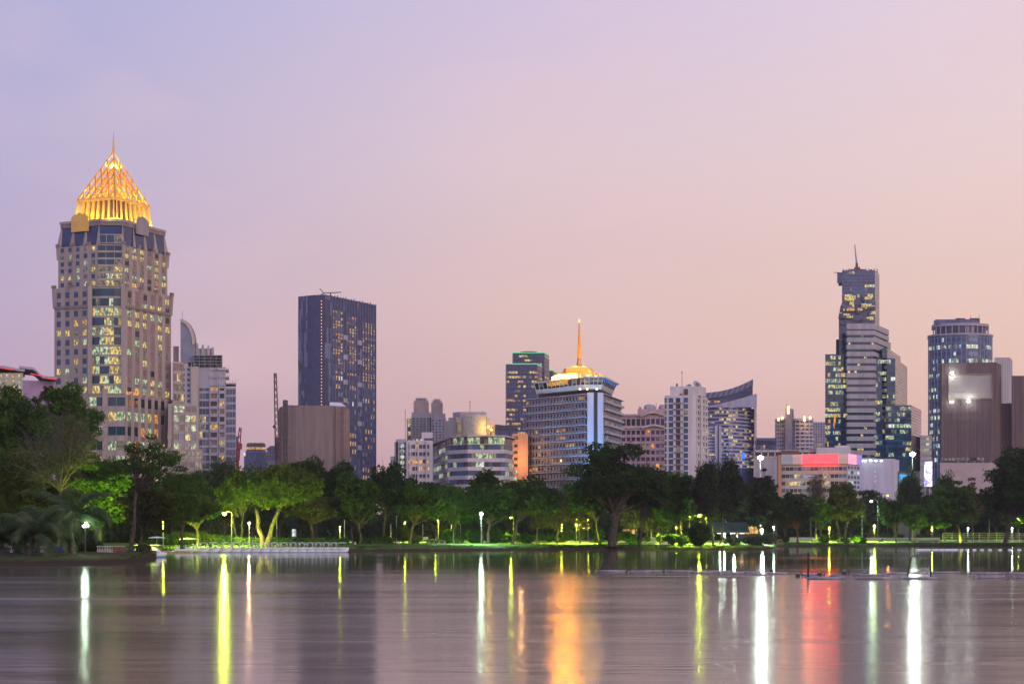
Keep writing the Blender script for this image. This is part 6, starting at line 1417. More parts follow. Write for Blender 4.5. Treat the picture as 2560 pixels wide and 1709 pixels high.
# ------------------------------------------------------------------ lamps
COL = {'yellow': ((.80, 1, .05), 'lamp_yellow'), 'white': ((.62, 1, .72), 'lamp_white'), 'warm': ((1, .66, .30), 'lamp_warm'), 'orange': ((1, .30, .04), 'lamp_orange')}
def lamp(label, px, py, D, c, energy, rad=.28, arm=0.0, name='park_lamp', cat='street lamp', group='park lamps', zf=1.0, down=None):
    if down is None: down = {'yellow': 42000, 'white': 24000, 'warm': 9000, 'orange': 0}[c] * (1.0 if rad > .24 else .45)
    z = Z(py, D); T = thing(name, label, cat, (X(px, D) + arm, D, zf), group); h = z - zf; colr, em = COL[c]
    b = MB(); b.tube([(0, 0, -.1), (0, 0, .5)], .11, 'metal_grey', 8); b.tube([(0, 0, .5), (0, 0, h + (.2 if arm else -rad))], [.075, .05], 'metal_grey', 8); b.build('pole', T)
    if arm: b = MB(); b.tube([(0, 0, h + .15), (-arm * .5, 0, h + .45), (-arm, 0, h + .30)], .04, 'metal_grey', 6); b.build('arm', T); b = MB(); b.lathe((-arm, 0, h + rad * .3), [(rad * 1.3, 0), (rad * 1.0, rad * .5), (.05, rad * .8)], 'metal_grey', 12, (1.3, .8)); b.build('hood', T)
    b = MB(); b.ball((-arm, 0, h - (rad * .15 if arm else 0)), rad, em, 12, .8 if arm else 1); b.build('lamp_globe', T, None, True)
    point('bulb', (X(px, D), D - rad * 1.3, z), colr, energy, rad * .9, T)
    if down: spot('downlight', (X(px, D), D - .25, z - rad - .25), (0, 0, -1), colr, down, 148, T)
    return T
lamp('tall yellow-green glaring lamp with an arm above the swan boats', 561, 1283, 396, 'yellow', 10500, .42, 1.6)
lamp('shorter warm white lamp right of the glaring yellow-green one', 623, 1307, 406, 'warm', 1100, .25)
lamp('yellow lamp half hidden in the tree right of the leaning dark trunk', 1088, 1291, 462, 'yellow', 1000, .28, .8)
lamp('glaring white-green lamp in front of the dark middle trees', 1203, 1284, 440, 'white', 1300, .40)
lamp('small yellow lamp high in the leaves left of the white-green lamp', 1151, 1280, 500, 'yellow', 200, .16)
lamp('yellow lamp between the two trunks below the hotel', 1277, 1293, 470, 'yellow', 700, .20, .7)
lamp('bright yellow lamp left of the giant rain tree', 1441, 1297, 470, 'yellow', 1600, .34)
lamp('small yellow lamp right next to the bright one by the giant tree', 1470, 1300, 490, 'yellow', 250, .18)
lamp('dim low yellow lamp behind the pinkish trees', 1404, 1311, 520, 'yellow', 250, .18)
lamp('yellow lamp showing between the crooked trees, left', 1628, 1295, 500, 'yellow', 250, .18)
lamp('yellow lamp showing between the crooked trees, right and lower', 1646, 1308, 500, 'yellow', 250, .16)
lamp('yellow lamp left of the green tree trunk near the white sign', 1690, 1307, 500, 'yellow', 400, .20)
lamp('small yellow lamp left of the star-bright one near the casuarinas', 1724, 1291, 500, 'yellow', 200, .18)
lamp('star-bright yellow lamp with an arm left of the casuarina trunks', 1748, 1288, 470, 'yellow', 3400, .34, .8)
lamp('small yellow lamp right of the star-bright one', 1766, 1291, 480, 'yellow', 500, .16)
lamp('white lamp low under the casuarinas beside the green tent', 1811, 1334, 470, 'white', 600, .22)
lamp('wide white lamp under the tree at the shore point', 1905, 1325, 475, 'white', 2600, .40)
lamp('small white lamp above the wide white one at the shore point', 1901, 1305, 480, 'white', 250, .16)
lamp('white lamp on a thick post right of the shore point', 1934, 1317, 500, 'white', 500, .20)
lamp('orange lamp glimmering high in the dark casuarina', 1814, 1271, 560, 'orange', 700, .22)
lamp('orange lamp glimmering right of the left floodlight mast', 1889, 1238, 620, 'orange', 500, .22)
lamp('orange street lamp behind the tall pole lamp on the right', 2180, 1239, 700, 'orange', 700, .26)
lamp('orange street lamp farther right above the dark upright tree', 2219, 1238, 700, 'orange', 700, .26)
lamp('small green-yellow lamp in the leaves of the slender tree', 2027, 1257, 620, 'yellow', 300, .20)
lamp('tall pole lamp, star-bright yellow-green, on the right lawn', 2178, 1252, 605, 'white', 2600, .36, 2.2)
lamp('low bright yellow lamp below the tall pole lamp', 2186, 1314, 612, 'yellow', 1300, .32, down=70000)
lamp('yellow lamp between the slender tree and the vase-shaped tree', 2073, 1317, 606, 'yellow', 900, .22, down=45000)
lamp('white lamp above the wire fence, left one', 2420, 1320, 640, 'white', 120, .24)
lamp('white lamp above the wire fence, right one', 2530, 1320, 640, 'white', 120, .24)
lamp('white lamp low behind the frangipani trees, left twin', 1404, 1326, 540, 'white', 120, .09)
lamp('white lamp low behind the frangipani trees, right twin', 1411, 1326, 540, 'white', 120, .09)
lamp('low yellow lamp in the grass behind the round bushes', 1128, 1300, 480, 'yellow', 200, .14)
lamp('hidden yellow lamp lighting the leaves left of the jetty', 408, 1305, 372, 'yellow', 700, .15)
lamp('yellow lamp deep in the trees behind the boats', 850, 1316, 470, 'yellow', 200, .14)
lamp('yellow lamp deep in the trees near the seated person', 1012, 1300, 470, 'yellow', 250, .14)
lamp('dim yellow lamp among the trees on the far right lawn', 2330, 1318, 660, 'yellow', 200, .18, down=60000)
lamp('dim yellow lamp under the huge tree at the right edge', 2545, 1295, 625, 'yellow', 200, .18)
# added uplights: unseen ground fittings put in to brighten the tree crowns
def uplight(label, px, D, c, energy, aim=(0, 1, .85), deg=105):
    T = thing('added_uplight', label, 'garden light', (X(px, D), D, 1.0), 'added uplights under the park trees')
    b = MB(); b.lathe((0, 0, 0), [(.16, 0), (.18, .12), (.14, .2)], 'metal_dark', 10); b.build('housing', T); b = MB(); b.lathe((0, 0, .2), [(.12, 0), (.10, .03)], 'lit_dim', 10); b.build('lens', T)
    spot('beam', (X(px, D), D + .3, 1.35), aim, {'y': (.72, 1, .04), 'w': (.5, 1, .55), 'o': (1, .35, .05)}[c], energy, deg, T)
UL = [(640, 398, 'y', 7507, 'left of the forked pale trunk'), (700, 400, 'y', 5775, 'right of the forked pale trunk'), (585, 399, 'y', 8662, 'below the pale V-trunk tree'), (540, 394, 'y', 4620, 'at the yellow-green lamp foot'), (470, 372, 'y', 12557, 'behind the landing'), (425, 381, 'y', 12557, 'under the backlit tree'), (395, 300, 'y', 10764, 'behind the cabin boat'),
      (775, 401, 'y', 2854, 'under the flat-topped olive tree'), (850, 403, 'y', 2446, 'under the trees behind the boats end'), (930, 407, 'y', 2038, 'between two dark trunks'), (1010, 413, 'y', 4486, 'right of the seated person'), (1085, 419, 'y', 5708, 'near the utility pole'), (1135, 423, 'y', 6525, 'behind the clipped round bushes'), (1180, 427, 'w', 3262, 'left of the white-green lamp'), (1250, 433, 'w', 2446, 'right of the white-green lamp'),
      (1320, 438, 'y', 2854, 'behind the dark bush at the benches'), (1385, 444, 'y', 3669, 'among the bare trees'), (1430, 448, 'y', 4893, 'left of the giant tree'), (1475, 453, 'y', 3669, 'beside the upright lit bush'), (1570, 461, 'y', 4893, 'right of the giant trunk'), (1625, 466, 'y', 3262, 'behind the crooked trees'), (1690, 467, 'y', 5708, 'under the green tree by the sign'), (1740, 466, 'y', 3669, 'behind the tall clipped bush'),
      (1850, 463, 'w', 2038, 'under the tent edge'), (1905, 462, 'w', 2038, 'at the shore point'), (1975, 576, 'o', 2038, 'under the nearly black tree'), (2040, 585, 'y', 3669, 'under the slender tree'), (2100, 587, 'y', 3262, 'under the vase-shaped tree'), (2140, 588, 'y', 6525, 'under the small bright tree'), (2200, 589, 'y', 2854, 'right of the tall pole lamp'), (2290, 591, 'y', 3262, 'behind the slim tree'), (2345, 592, 'y', 4893, 'left end of the wire fence'), (2400, 594, 'y', 3669, 'behind the leaning tree'), (2455, 595, 'y', 3669, 'behind the middle of the fence'), (2540, 597, 'y', 4893, 'behind the huge right tree'),
      (60, 260, 'y', 4709, 'behind the left palms'), (170, 270, 'y', 4709, 'behind the largest palm'), (290, 275, 'y', 20930, 'left of the leaning dark trunk'), (350, 285, 'y', 37672, 'right of the leaning dark trunk')]
for px, D, c, e, w in UL: uplight('added unseen ground uplight ' + w, px, D, c, e)
# three-globe lamp on the island
T = thing('globe_lamp', 'three-globe white lamp glowing beside the largest coconut palm', 'street lamp', (X(213, 224), 224, .9)); z = Z(1310, 224) - .9
b = MB(); b.tube([(0, 0, -.1), (0, 0, z - .1)], [.09, .05], 'metal_dark', 8)
G3_ = ((-.18, 0, z - .22), (.14, 0, z + .12), (.24, .1, z - .2))
for g_ in G3_: b.tube([(0, 0, z - .55), (g_[0], g_[1], g_[2] - .12)], .025, 'metal_dark', 5)
b.build('pole', T)
for g_ in G3_: b = MB(); b.ball(g_, .15, 'lamp_white', 12); b.build('lamp_globe', T, None, True)
point('bulb', (X(214, 224), 223.5, z + .9), (.72, 1, .70), 380, .25, T)
# floodlight masts
for lb, px, py, D in (('left floodlight mast, glaring white heads above the trees', 1901, 1146, 640), ('right floodlight mast, glaring white heads before the striped tower', 2281, 1137, 660)):
    T = thing('floodlight_mast', lb, 'floodlight', (X(px, D), D, 1.0), 'floodlight masts'); z = Z(py, D) - 1
    b = MB(); b.tube([(0, 0, -.1), (0, 0, z)], [.22, .11], 'metal_grey', 10); b.build('pole', T)
    b = MB(); b.tube([(-.8, 0, z), (.8, 0, z)], .08, 'metal_grey', 6); b.build('crossbar', T)
    for dx, dz in ((-.62, .3), (.62, .3), (0, .75), (0, -.1)): b = MB(); b.box((dx, -.25, z + dz), (.7, .4, .7), 'metal_grey'); b.box((dx, -.47, z + dz), (.62, .06, .62), 'flood_white'); b.build('lamp_head', T)
    point('bulb', (X(px, D), D - 3.5, z + 1.3), (.80, 1, .86), 15000, .6, T)
# thin plain poles among the trees
for x, D, y, lb in ((991, 445, 1288, 'thin pale pole left of the seated person trunk'), (977, 470, 1310, 'thin short pole just left of the pale thin pole'), (1057, 455, 1310, 'thin dark utility pole with cables by the lit bushes'), (861, 415, 1300, 'grey pole beside the end of the swan boats'), (692, 412, 1300, 'thin post right of the forked pale trunk'),
        (2155, 610, 1290, 'plain thin pole left of the tall pole lamp'), (2473, 612, 1298, 'thick pale pole behind the wire fence'), (2235, 640, 1318, 'short post behind the right lawn'), (1940, 560, 1318, 'pale thick post at the shore point')):
    T = thing('pole', lb, 'pole', (X(x, D), D, 1.0)); h = Z(y, D) - 1; b = MB(); b.tube([(0, 0, -.1), (0, 0, h)], [.10, .07], 'metal_grey', 8); b.build('shaft', T); b = MB(); b.ball((0, 0, h), .12, 'metal_grey', 8); b.build('cap', T)

# ------------------------------------------------------------------ boats
def swan(label, canopy=True, group='swan pedal boats at the jetty'):
    T = thing('swan_boat', label, 'pedal boat', (0, 0, 0), group)
    def loft(sec, m, nm, k=12):
        b = MB(); vs = []
        for x, w, z0, z1 in sec:
            for i in range(k): a = 2 * math.pi * i / k; vs.append((x, math.cos(a) * w, (z0 + z1) / 2 + math.sin(a) * (z1 - z0) / 2))
        n = len(sec); b.add(vs, [(i * k + j, i * k + (j + 1) % k, (i + 1) * k + (j + 1) % k, (i + 1) * k + j) for i in range(n - 1) for j in range(k)] + [tuple(range(k))[::-1], tuple(range((n - 1) * k, n * k))], m); b.build(nm, T, None, True)
    loft([(-1.35, .15, .15, .45), (-1.1, .45, -.1, .62), (-.5, .66, -.15, .72), (.3, .70, -.15, .74), (.9, .6, -.12, .8), (1.3, .3, .15, .98), (1.5, .05, .6, 1.02)], 'boat_white', 'hull')
    loft([(-1.30, .2, -.12, .10), (-.6, .70, -.16, .12), (.5, .73, -.16, .12), (1.2, .35, -.12, .12)], 'boat_blue', 'waterline_strip')
    b = MB(); pts = [(-.95, 0, .45), (-1.25, 0, .75), (-1.22, 0, 1.05), (-1.02, 0, 1.3), (-1.0, 0, 1.5), (-1.13, 0, 1.63), (-1.28, 0, 1.58)]; b.tube(pts, [.30, .27, .20, .16, .15, .17, .13], 'boat_white', 10); b.build('neck', T, None, True)
    b = MB(); b.tube([(-1.27, 0, 1.58), (-1.40, 0, 1.52), (-1.5, 0, 1.46)], [.075, .055, .015], 'beak_orange', 8); b.build('beak', T, None, True)
    for s in (-1, 1): b = MB(); b.tube([(-.6, s * .66, .45), (0, s * .78, .72), (.6, s * .72, .80), (1.15, s * .5, .98)], [.10, .20, .17, .03], 'boat_white', 8); b.build('wing', T, None, True)
    b = MB(); b.box((.45, 0, .78), (.5, .9, .12), 'canopy_cloth'); b.box((.72, 0, .92), (.1, .9, .25), 'boat_blue'); b.build('seat', T)
    if canopy:
        b = MB(); b.lathe((.1, 0, 1.86), [(.98, 0), (.99, .02), (.85, .07), (.5, .12), (.05, .15)], 'canopy_cloth', 20, (1.02, .78)); b.build('canopy', T, None, True)
        for x in (-.55, .75):
            for y in (-.5, .5): b = MB(); b.tube([(x, y, .6), (x, y, 1.9)], .022, 'metal_grey', 5); b.build('canopy_post', T)
    return T
A_ = swan('x', True); B_ = swan('x', False); zx = lambda v: 380 + v / 4.356
heads = [487, 600, 730, 845, 950, 1058, 1160, 1265, 1365, 1467, 1565, 1660, 1748, 1837, 1922, 2003]; heads2 = [445, 528, 660, 775, 883, 990, 1095, 1200, 1303, 1403, 1510, 1605, 1690, 1785, 1868, 1953]
for i, h in enumerate(heads):
    o = A_ if i == 0 else copy_tree(A_); x = zx(h) + 14; D = 366 + .03 * i; o.location = (X(x, D), D, .04); o.rotation_euler = (0, 0, R((i * 37 % 7) - 3)); o['label'] = f'canopied white swan boat, {ORD[i]} from the left in the front row'
for i, h in enumerate(heads2):
    o = B_ if i == 0 else copy_tree(B_); x = zx(h) + 14; D = 368.6; o.location = (X(x, D), D, .04); o.rotation_euler = (0, 0, R((i * 23 % 7) - 3)); o['label'] = f'white swan boat without canopy, {ORD[i]} from the left in the back row'
# jetty
T = thing('jetty', 'low floating jetty of grey planks behind the swan boats', 'jetty', (X(640, 371), 371, .3)); b = MB()
for i in range(46): x0 = X(412 + i * 9.7, 371) - T.location.x; b.box((x0 + .35, 0, 0), (.74, 1.7, .16), 'wood')
b.build('deck', T)
for i in range(12): b = MB(); x0 = X(418 + i * 40, 371) - T.location.x; b.tube([(x0, .9, -.6), (x0, .9, .8)], .07, 'metal_grey', 6); b.build('post', T)
T = thing('jetty', 'short concrete landing left of the swan boats', 'jetty', (X(445, 366), 366, .2)); b = MB(); b.box((0, 0, 0), (8.5, 2, .30), 'stone_pale'); b.build('deck', T)
for i in range(5): b = MB(); b.box((-3.4 + 1.7 * i, -.9, -.35), (.3, .2, .5), 'wood'); b.build('post', T)
T = thing('pedal_boat', 'flat white pedal boats bow stacked on the landing', 'pedal boat', (X(461, 367), 367, .38)); b = MB(); b.box((0, 0, .2), (3.8, 1.2, .36), 'boat_white'); b.box((-1.2, 0, .55), (.8, 1.0, .4), 'boat_white'); b.box((.9, 0, .52), (.9, 1.0, .35), 'canopy_cloth'); b.build('hull', T); b = MB(); b.box((0, 0, .62), (.5, .9, .3), 'boat_blue'); b.build('seat', T)
T = thing('parasol', 'flat pale parasol over the left landing', 'parasol', (X(472, 372), 372, .9)); b = MB(); b.lathe((0, 0, 1.75), [(2.0, 0), (1.6, .15), (.05, .3)], 'canopy_cloth', 20, (1, .8)); b.build('canopy', T); b = MB(); b.tube([(0, 0, -.2), (0, 0, 1.9)], .05, 'metal_grey', 6); b.build('pole', T)
T = thing('parasol', 'wide grey parasol standing behind the moored white boat', 'parasol', (X(392, 300), 300, .9)); b = MB(); b.lathe((0, 0, 2.1), [(1.5, 0), (1.2, .12), (.05, .28)], 'canopy_cloth', 20, (1, .8)); b.build('canopy', T); b = MB(); b.tube([(0, 0, -.9), (0, 0, 2.2)], .05, 'metal_grey', 6); b.build('pole', T)
# moored cabin boat
T = thing('cabin_boat', 'white cabin boat with blue waterline moored behind the island tip', 'boat', (X(380, 285), 285, 0))
def loft(T, sec, m, nm, k=10):
    b = MB(); vs = []
    for x, w, z0, z1 in sec:
        for i in range(k): a = 2 * math.pi * i / k + math.pi / k; vs.append((x, math.copysign(abs(math.cos(a)) ** .6, math.cos(a)) * w, (z0 + z1) / 2 + math.copysign(abs(math.sin(a)) ** .6, math.sin(a)) * (z1 - z0) / 2))
    n = len(sec); b.add(vs, [(i * k + j, i * k + (j + 1) % k, (i + 1) * k + (j + 1) % k, (i + 1) * k + j) for i in range(n - 1) for j in range(k)] + [tuple(range(k))[::-1], tuple(range((n - 1) * k, n * k))], m); b.build(nm, T, None, True)
loft(T, [(-3.2, .9, .05, .9), (-1, 1.1, .05, .9), (1, 1.0, .05, .85), (1.9, .5, .1, .8), (2.3, .1, .4, .75)], 'boat_white', 'hull'); loft(T, [(-3.1, .92, -.15, .2), (0, 1.12, -.15, .2), (1.6, .75, -.1, .22), (2.15, .15, 0, .22)], 'boat_blue', 'waterline_strip')
loft(T, [(-3.1, .8, .8, 1.75), (-.3, .85, .8, 1.8), (.7, .8, .8, 1.6), (1.3, .6, .8, 1.0)], 'boat_white', 'cabin'); b = MB(); b.box((-1.0, 0, 1.92), (4.6, 1.9, .12), 'canopy_cloth'); b.build('roof', T)
for x in (-2.4, -1.4, -.4): b = MB(); b.box((x, -.86, 1.42), (.7, .06, .36), 'glass_dark'); b.build('window', T)
T = thing('rowing_boat', 'small white dinghy hull beside the cabin boat', 'boat', (X(352, 275), 275, 0)); loft(T, [(-1.6, .4, .1, .8), (-.8, .6, .02, .8), (.8, .6, .02, .75), (1.7, .1, .3, .8)], 'boat_white', 'hull'); b = MB(); b.box((0, 0, .78), (1.6, .9, .08), 'wood'); b.build('seat', T)

# ------------------------------------------------------------------ floating pipes, stakes and gear on the lake
def dfy(y): return F * CAMH / (y - HOR)
pz = lambda x: 1380 + x / 4.05; qz = lambda x: 1900 + x / 3.559
pipes = [(pz(443), pz(744), 1427.5), (pz(770), pz(1028), 1429.5), (pz(806), pz(1110), 1427.5), (pz(1146), pz(1430), 1427.8), (pz(1380), pz(1640), 1431), (pz(1530), pz(1798), 1428.5), (pz(1708), pz(1944), 1432.5), (pz(1868), pz(2122), 1430.5), (pz(1975), pz(2165), 1436),
         (qz(60), qz(242), 1433), (qz(-20), qz(14), 1431), (qz(345), qz(578), 1436.5), (qz(415), qz(750), 1446), (qz(802), qz(1102), 1437), (qz(846), qz(1178), 1446.5), (qz(1115), qz(1320), 1433.5), (qz(1258), qz(1574), 1446), (qz(1352), qz(1490), 1432), (qz(1520), qz(1775), 1431), (qz(1840), qz(2220), 1433), (qz(2170), qz(2400), 1433.3),
         (qz(1915), qz(2175), 1444), (qz(1975), qz(2170), 1441), (qz(2260), qz(2420), 1444)]
pipes.sort(); names = []
for i, (x0, x1, y) in enumerate(pipes):
    D = dfy(y + 1.2); L = (x1 - x0) * D / F; c = (x0 + x1) / 2
    row = 'in front' if y > 1440 else 'in the line'
    T = thing('floating_pipe', f'grey floating pipe, {ORD[i] if i < 18 else ("nineteenth", "twentieth", "twenty-first", "twenty-second", "twenty-third", "twenty-fourth")[i - 18]} counted from the left end of the boom', 'floating pipe', (X(c, D), D, .07), 'pipe sections of the floating boom', R(((i * 29) % 7 - 3) * .5))
    b = MB(); b.tube([(-L / 2, 0, 0), (0, 0, .01), (L / 2, 0, 0)], .10, 'pipe_grey', 12); b.build('tube', T, None, True)
    for s in (-1, 1): b = MB(); b.tube([(s * (L / 2 - .12), 0, 0), (s * (L / 2 + .02), 0, 0)], .115, 'pipe_grey', 12); b.build('end_cap', T)
for i, (x, y0, y1, lean, lb) in enumerate(((1505, 1407, 1428, .12, 'short leaning stick at the left end of the floating boom'), (2020.5, 1380, 1446, -.02, 'tall straight stake standing left of the red reflection'), (2265, 1387, 1446, .55, 'tall leaning forked branch standing in the white reflection'), (2327, 1412, 1439, 0, 'short thin stake right of the leaning branch'), (2020, 1362, 1366, 0, 'tiny far stake near the right bank'))):
    D = dfy(y1) if i < 4 else 560; T = thing('stake', lb, 'stake', (X(x, D), D, 0)); h = (y1 - y0) * D / F; b = MB(); b.tube([(0, 0, -.5), (lean * .45, 0, h * .5), (lean, 0, h)], [.085, .075, .05], 'stake_wood', 6); b.build('pole', T)
    if i == 2: b = MB(); b.tube([(lean * .9, 0, h * .88), (lean * .9 - .45, 0, h * .80)], [.05, .03], 'stake_wood', 5); b.build('twig', T); b = MB(); b.tube([(lean, 0, h), (lean + .35, 0, h * .95), (lean + .5, 0, h * .86)], [.05, .04, .025], 'stake_wood', 5); b.build('twig', T)
for x, y, w, lb in ((2028, 1443, 1.0, 'low grey dome float, left of the two on the boom'), (2091, 1442.5, 1.05, 'low grey dome float, right of the two on the boom')):
    D = dfy(y); T = thing('dome_float', lb, 'float', (X(x, D), D, 0)); b = MB(); b.lathe((0, 0, 0), [(w * .5, -.05), (w * .5, .06), (w * .42, .16), (w * .25, .24), (.03, .27)], 'metal_grey', 20, (1.15, .8)); b.build('shell', T, None, True); b = MB(); b.tube([(-.1, 0, .24), (0, 0, .36), (.1, 0, .24)], .02, 'metal_dark', 5); b.build('handle', T)
for x, y, lb in ((1994, 1441, 'small motor unit at the left end of the red-lit boom'), (2049, 1438, 'small pump between the two dome floats'), (2161, 1438, 'dark pump with a hooked hose on the boom'), (2111, 1434, 'little box behind the right dome float'), (1929, 1427, 'small dark valve on the middle of the boom')):
    D = dfy(y); T = thing('boom_pump', lb, 'pump', (X(x, D), D, 0)); b = MB(); b.box((0, 0, .10), (.34, .3, .30), 'metal_dark'); b.box((0, 0, .30), (.18, .2, .14), 'metal_grey'); b.build('housing', T); b = MB(); b.tube([(.1, 0, .2), (.3, 0, .32), (.42, 0, .15), (.44, 0, -.1)], .04, 'metal_dark', 6); b.build('hose', T)
# far string of buoys near the right bank
bx = [2296, 2302, 2309, 2315, 2322, 2334, 2341, 2351, 2357, 2366, 2373, 2380, 2386, 2391, 2403, 2418, 2436, 2455, 2475, 2500, 2525, 2548]
A_ = thing('lake_buoy', 'small pale buoy in the far string floating before the right lawn', 'buoy', (0, 0, 0), 'string of far buoys'); b = MB(); b.lathe((0, 0, 0), [(.2, -.1), (.42, .02), (.40, .18), (.15, .3), (.02, .32)], 'boat_white', 12, (1.2, .8)); b.build('float', A_, None, True); b = MB(); b.tube([(-.5, 0, .05), (.5, 0, .05)], .04, 'metal_dark', 4); b.build('rope', A_)
for i, x in enumerate(bx): o = A_ if i == 0 else copy_tree(A_); D = 428 if x < 2400 else 424; o.location = (X(x, D), D, 0)

# ------------------------------------------------------------------ small park things
def bench(px, D, lb, z=1.0, m='wood', w=1.7):
    T = thing('park_bench', lb, 'bench', (X(px, D), D, z), 'park benches'); b = MB(); b.box((0, 0, .45), (w, .45, .07), m); b.build('seat', T); b = MB(); b.box((0, .2, .75), (w, .06, .35), m); b.build('backrest', T)
    for s in (-1, 1): b = MB(); b.box((s * w * .4, 0, .2), (.1, .4, .46), 'stone_pale'); b.build('leg', T)
for px, D, lb in ((1067, 448, 'dark bench at the left by the thin utility pole'), (1078, 449, 'dark bench right of the first one by the utility pole'), (1104, 449, 'low bench in front of the clipped round bushes'), (1120, 450, 'bench below the largest domed bush'), (1143, 450, 'bench right of the curved young trunk'), (1344, 452, 'long dark bench on the lawn before the bare trees, left'), (1361, 452, 'long dark bench on the lawn before the bare trees, right'), (1295, 462, 'pale bench beside the trunk below the hotel'),
        (2200, 582, 'pale bench at the water edge of the right lawn'), (2340, 584, 'dark bench near the leaning trunk on the right lawn'), (2130, 588, 'grey bench between the shrubs on the right lawn'), (2412, 596, 'bench beside the leaning trunk at the fence'), (2518, 596, 'bench beside the huge tree trunk'), (1950, 583, 'bench at the left end of the right lawn'), (2036, 596, 'dark bench left of the slender tree')): bench(px, D, lb)
def balustrade(px0, px1, D, z, lb):
    T = thing('balustrade', lb, 'balustrade', (X((px0 + px1) / 2, D), D, z), 'stone balustrades on the island'); w = (px1 - px0) * D / F; b = MB(); b.box((0, 0, .08), (w, .3, .16), 'stone_pale'); b.build('plinth', T); b = MB(); b.box((0, 0, .86), (w, .28, .12), 'stone_pale'); b.build('rail', T)
    for i in range(int(w / .22)): b = MB(); b.lathe((-w / 2 + .12 + i * .22, 0, .16), [(.06, 0), (.085, .15), (.05, .35), (.035, .5), (.06, .64)], 'stone_pale', 8); b.build('baluster', T)
balustrade(242, 284, 246, 1.1, 'pale stone balustrade between the largest palm and the leaning trunk'); balustrade(100, 116, 240, 1.1, 'short stone balustrade piece by the dark seats'); balustrade(22, 38, 240, 1.1, 'stone balustrade piece at the left edge')
T = thing('garden_wall', 'low brick wall end beside the stone balustrade', 'wall', (X(298, 246), 246, 1.0)); b = MB(); b.box((0, 0, .45), (1.5, .5, .95), 'brick_red'); b.build('wall', T); b = MB(); b.box((0, 0, .97), (1.6, .6, .1), 'stone_pale'); b.build('coping', T)
for i, (px, lb) in enumerate(((15, 'dark rounded seat at the left edge of the island'), (42, 'dark rounded seat under the left palm'), (92, 'dark rounded seat left of the short balustrade'), (124, 'dark rounded seat right of the short balustrade'))):
    T = thing('garden_chair', lb, 'chair', (X(px, 236), 236, 1.08), 'dark seats on the island'); b = MB(); b.lathe((0, 0, 0), [(.45, 0), (.5, .25), (.46, .42)], 'metal_dark', 14); b.build('seat', T); b = MB(); b.lathe((0, .3, .4), [(.36, 0), (.40, .25), (.30, .45), (.05, .5)], 'metal_dark', 14, (1.2, .4)); b.build('backrest', T)
T = thing('covered_cart', 'dark blue tarpaulin-covered cart on the island', 'cart', (X(150, 238), 238, 1.08)); b = MB(); b.prism([(-1, -.5), (1, -.5), (1, .5), (-1, .5)], .2, .9, 'navy_tarp', [(-.6, -.3), (.4, -.3), (.4, .3), (-.6, .3)]); b.build('tarpaulin', T)
for s in (-.7, .7): b = MB(); b.tube([(s, -.52, .2), (s, -.42, .2)], .2, 'metal_dark', 12); b.build('wheel', T)
T = thing('sign_board', 'small white sign board on the bank below the green tree', 'sign', (X(1663.5, 462), 462, .95)); b = MB(); b.box((0, 0, .65), (1.15, .06, .6), 'cloth_white'); b.build('board', T)
for s in (-.4, .4): b = MB(); b.tube([(s, 0, -.2), (s, 0, .4)], .03, 'metal_grey', 5); b.build('post', T)
T = thing('waste_bin', 'green waste bin by the slender trees on the right lawn', 'bin', (X(2034, 590), 590, 1.0)); b = MB(); b.box((0, 0, .55), (1.2, .7, 1.0), 'tent_green'); b.build('body', T); b = MB(); b.box((0, 0, 1.1), (1.3, .8, .12), 'metal_dark'); b.build('lid', T)
# fence on the right lawn, panel by panel
T = thing('wire_fence', 'pale wire mesh fence with posts on the right lawn', 'fence', (X(2460, 610), 610, 1.05)); ox = T.location.x
xs = [2357, 2380, 2396, 2410, 2434, 2448, 2470, 2492, 2515, 2532, 2549, 2570, 2600]
for a, c in zip(xs, xs[1:]):
    A, C = X(a, 610) - ox, X(c, 610) - ox; b = MB(); b.tube([(A, 0, -.2), (A, 0, 3.1)], .07, 'fence_wire', 6); b.build('post', T)
    b = MB()
    for z in (.1, .8, 1.6, 2.3, 3.05): b.tube([(A, 0, z), (C, 0, z)], .028, 'fence_wire', 4)
    k = int((C - A) / .35)
    for i in range(1, k): x = A + (C - A) * i / k; b.tube([(x, 0, .1), (x, 0, 3.05)], .016, 'fence_wire', 3)
    b.build('mesh_panel', T)
def rail(px0, px1, D, lb, h=1.0, m='stone_pale'):
    T = thing('low_wall', lb, 'wall', (X((px0 + px1) / 2, D), D, 1.0), 'low walls and rails in the park'); w = (px1 - px0) * D / F; b = MB(); b.box((0, 0, h / 2), (w, .3, h), m); b.build('wall', T); b = MB(); b.box((0, 0, h + .05), (w + .1, .4, .1), 'white_wall'); b.build('coping', T)
rail(1010, 1070, 480, 'long pale low wall behind the lit bushes', 1.3); rail(1295, 1340, 484, 'pale low wall right of the trunk below the hotel', 1.3); rail(1545, 1640, 492, 'pale low wall seen through the crooked trees', 1.4); rail(745, 795, 420, 'lit pale wall patch over the swan boats', .8, 'stone_pale')
rail(2100, 2350, 655, 'long thin railing wall far behind the right lawn', .9, 'grey_light'); rail(1960, 2060, 650, 'low grey wall at the left of the right lawn', 1.0, 'grey_light')
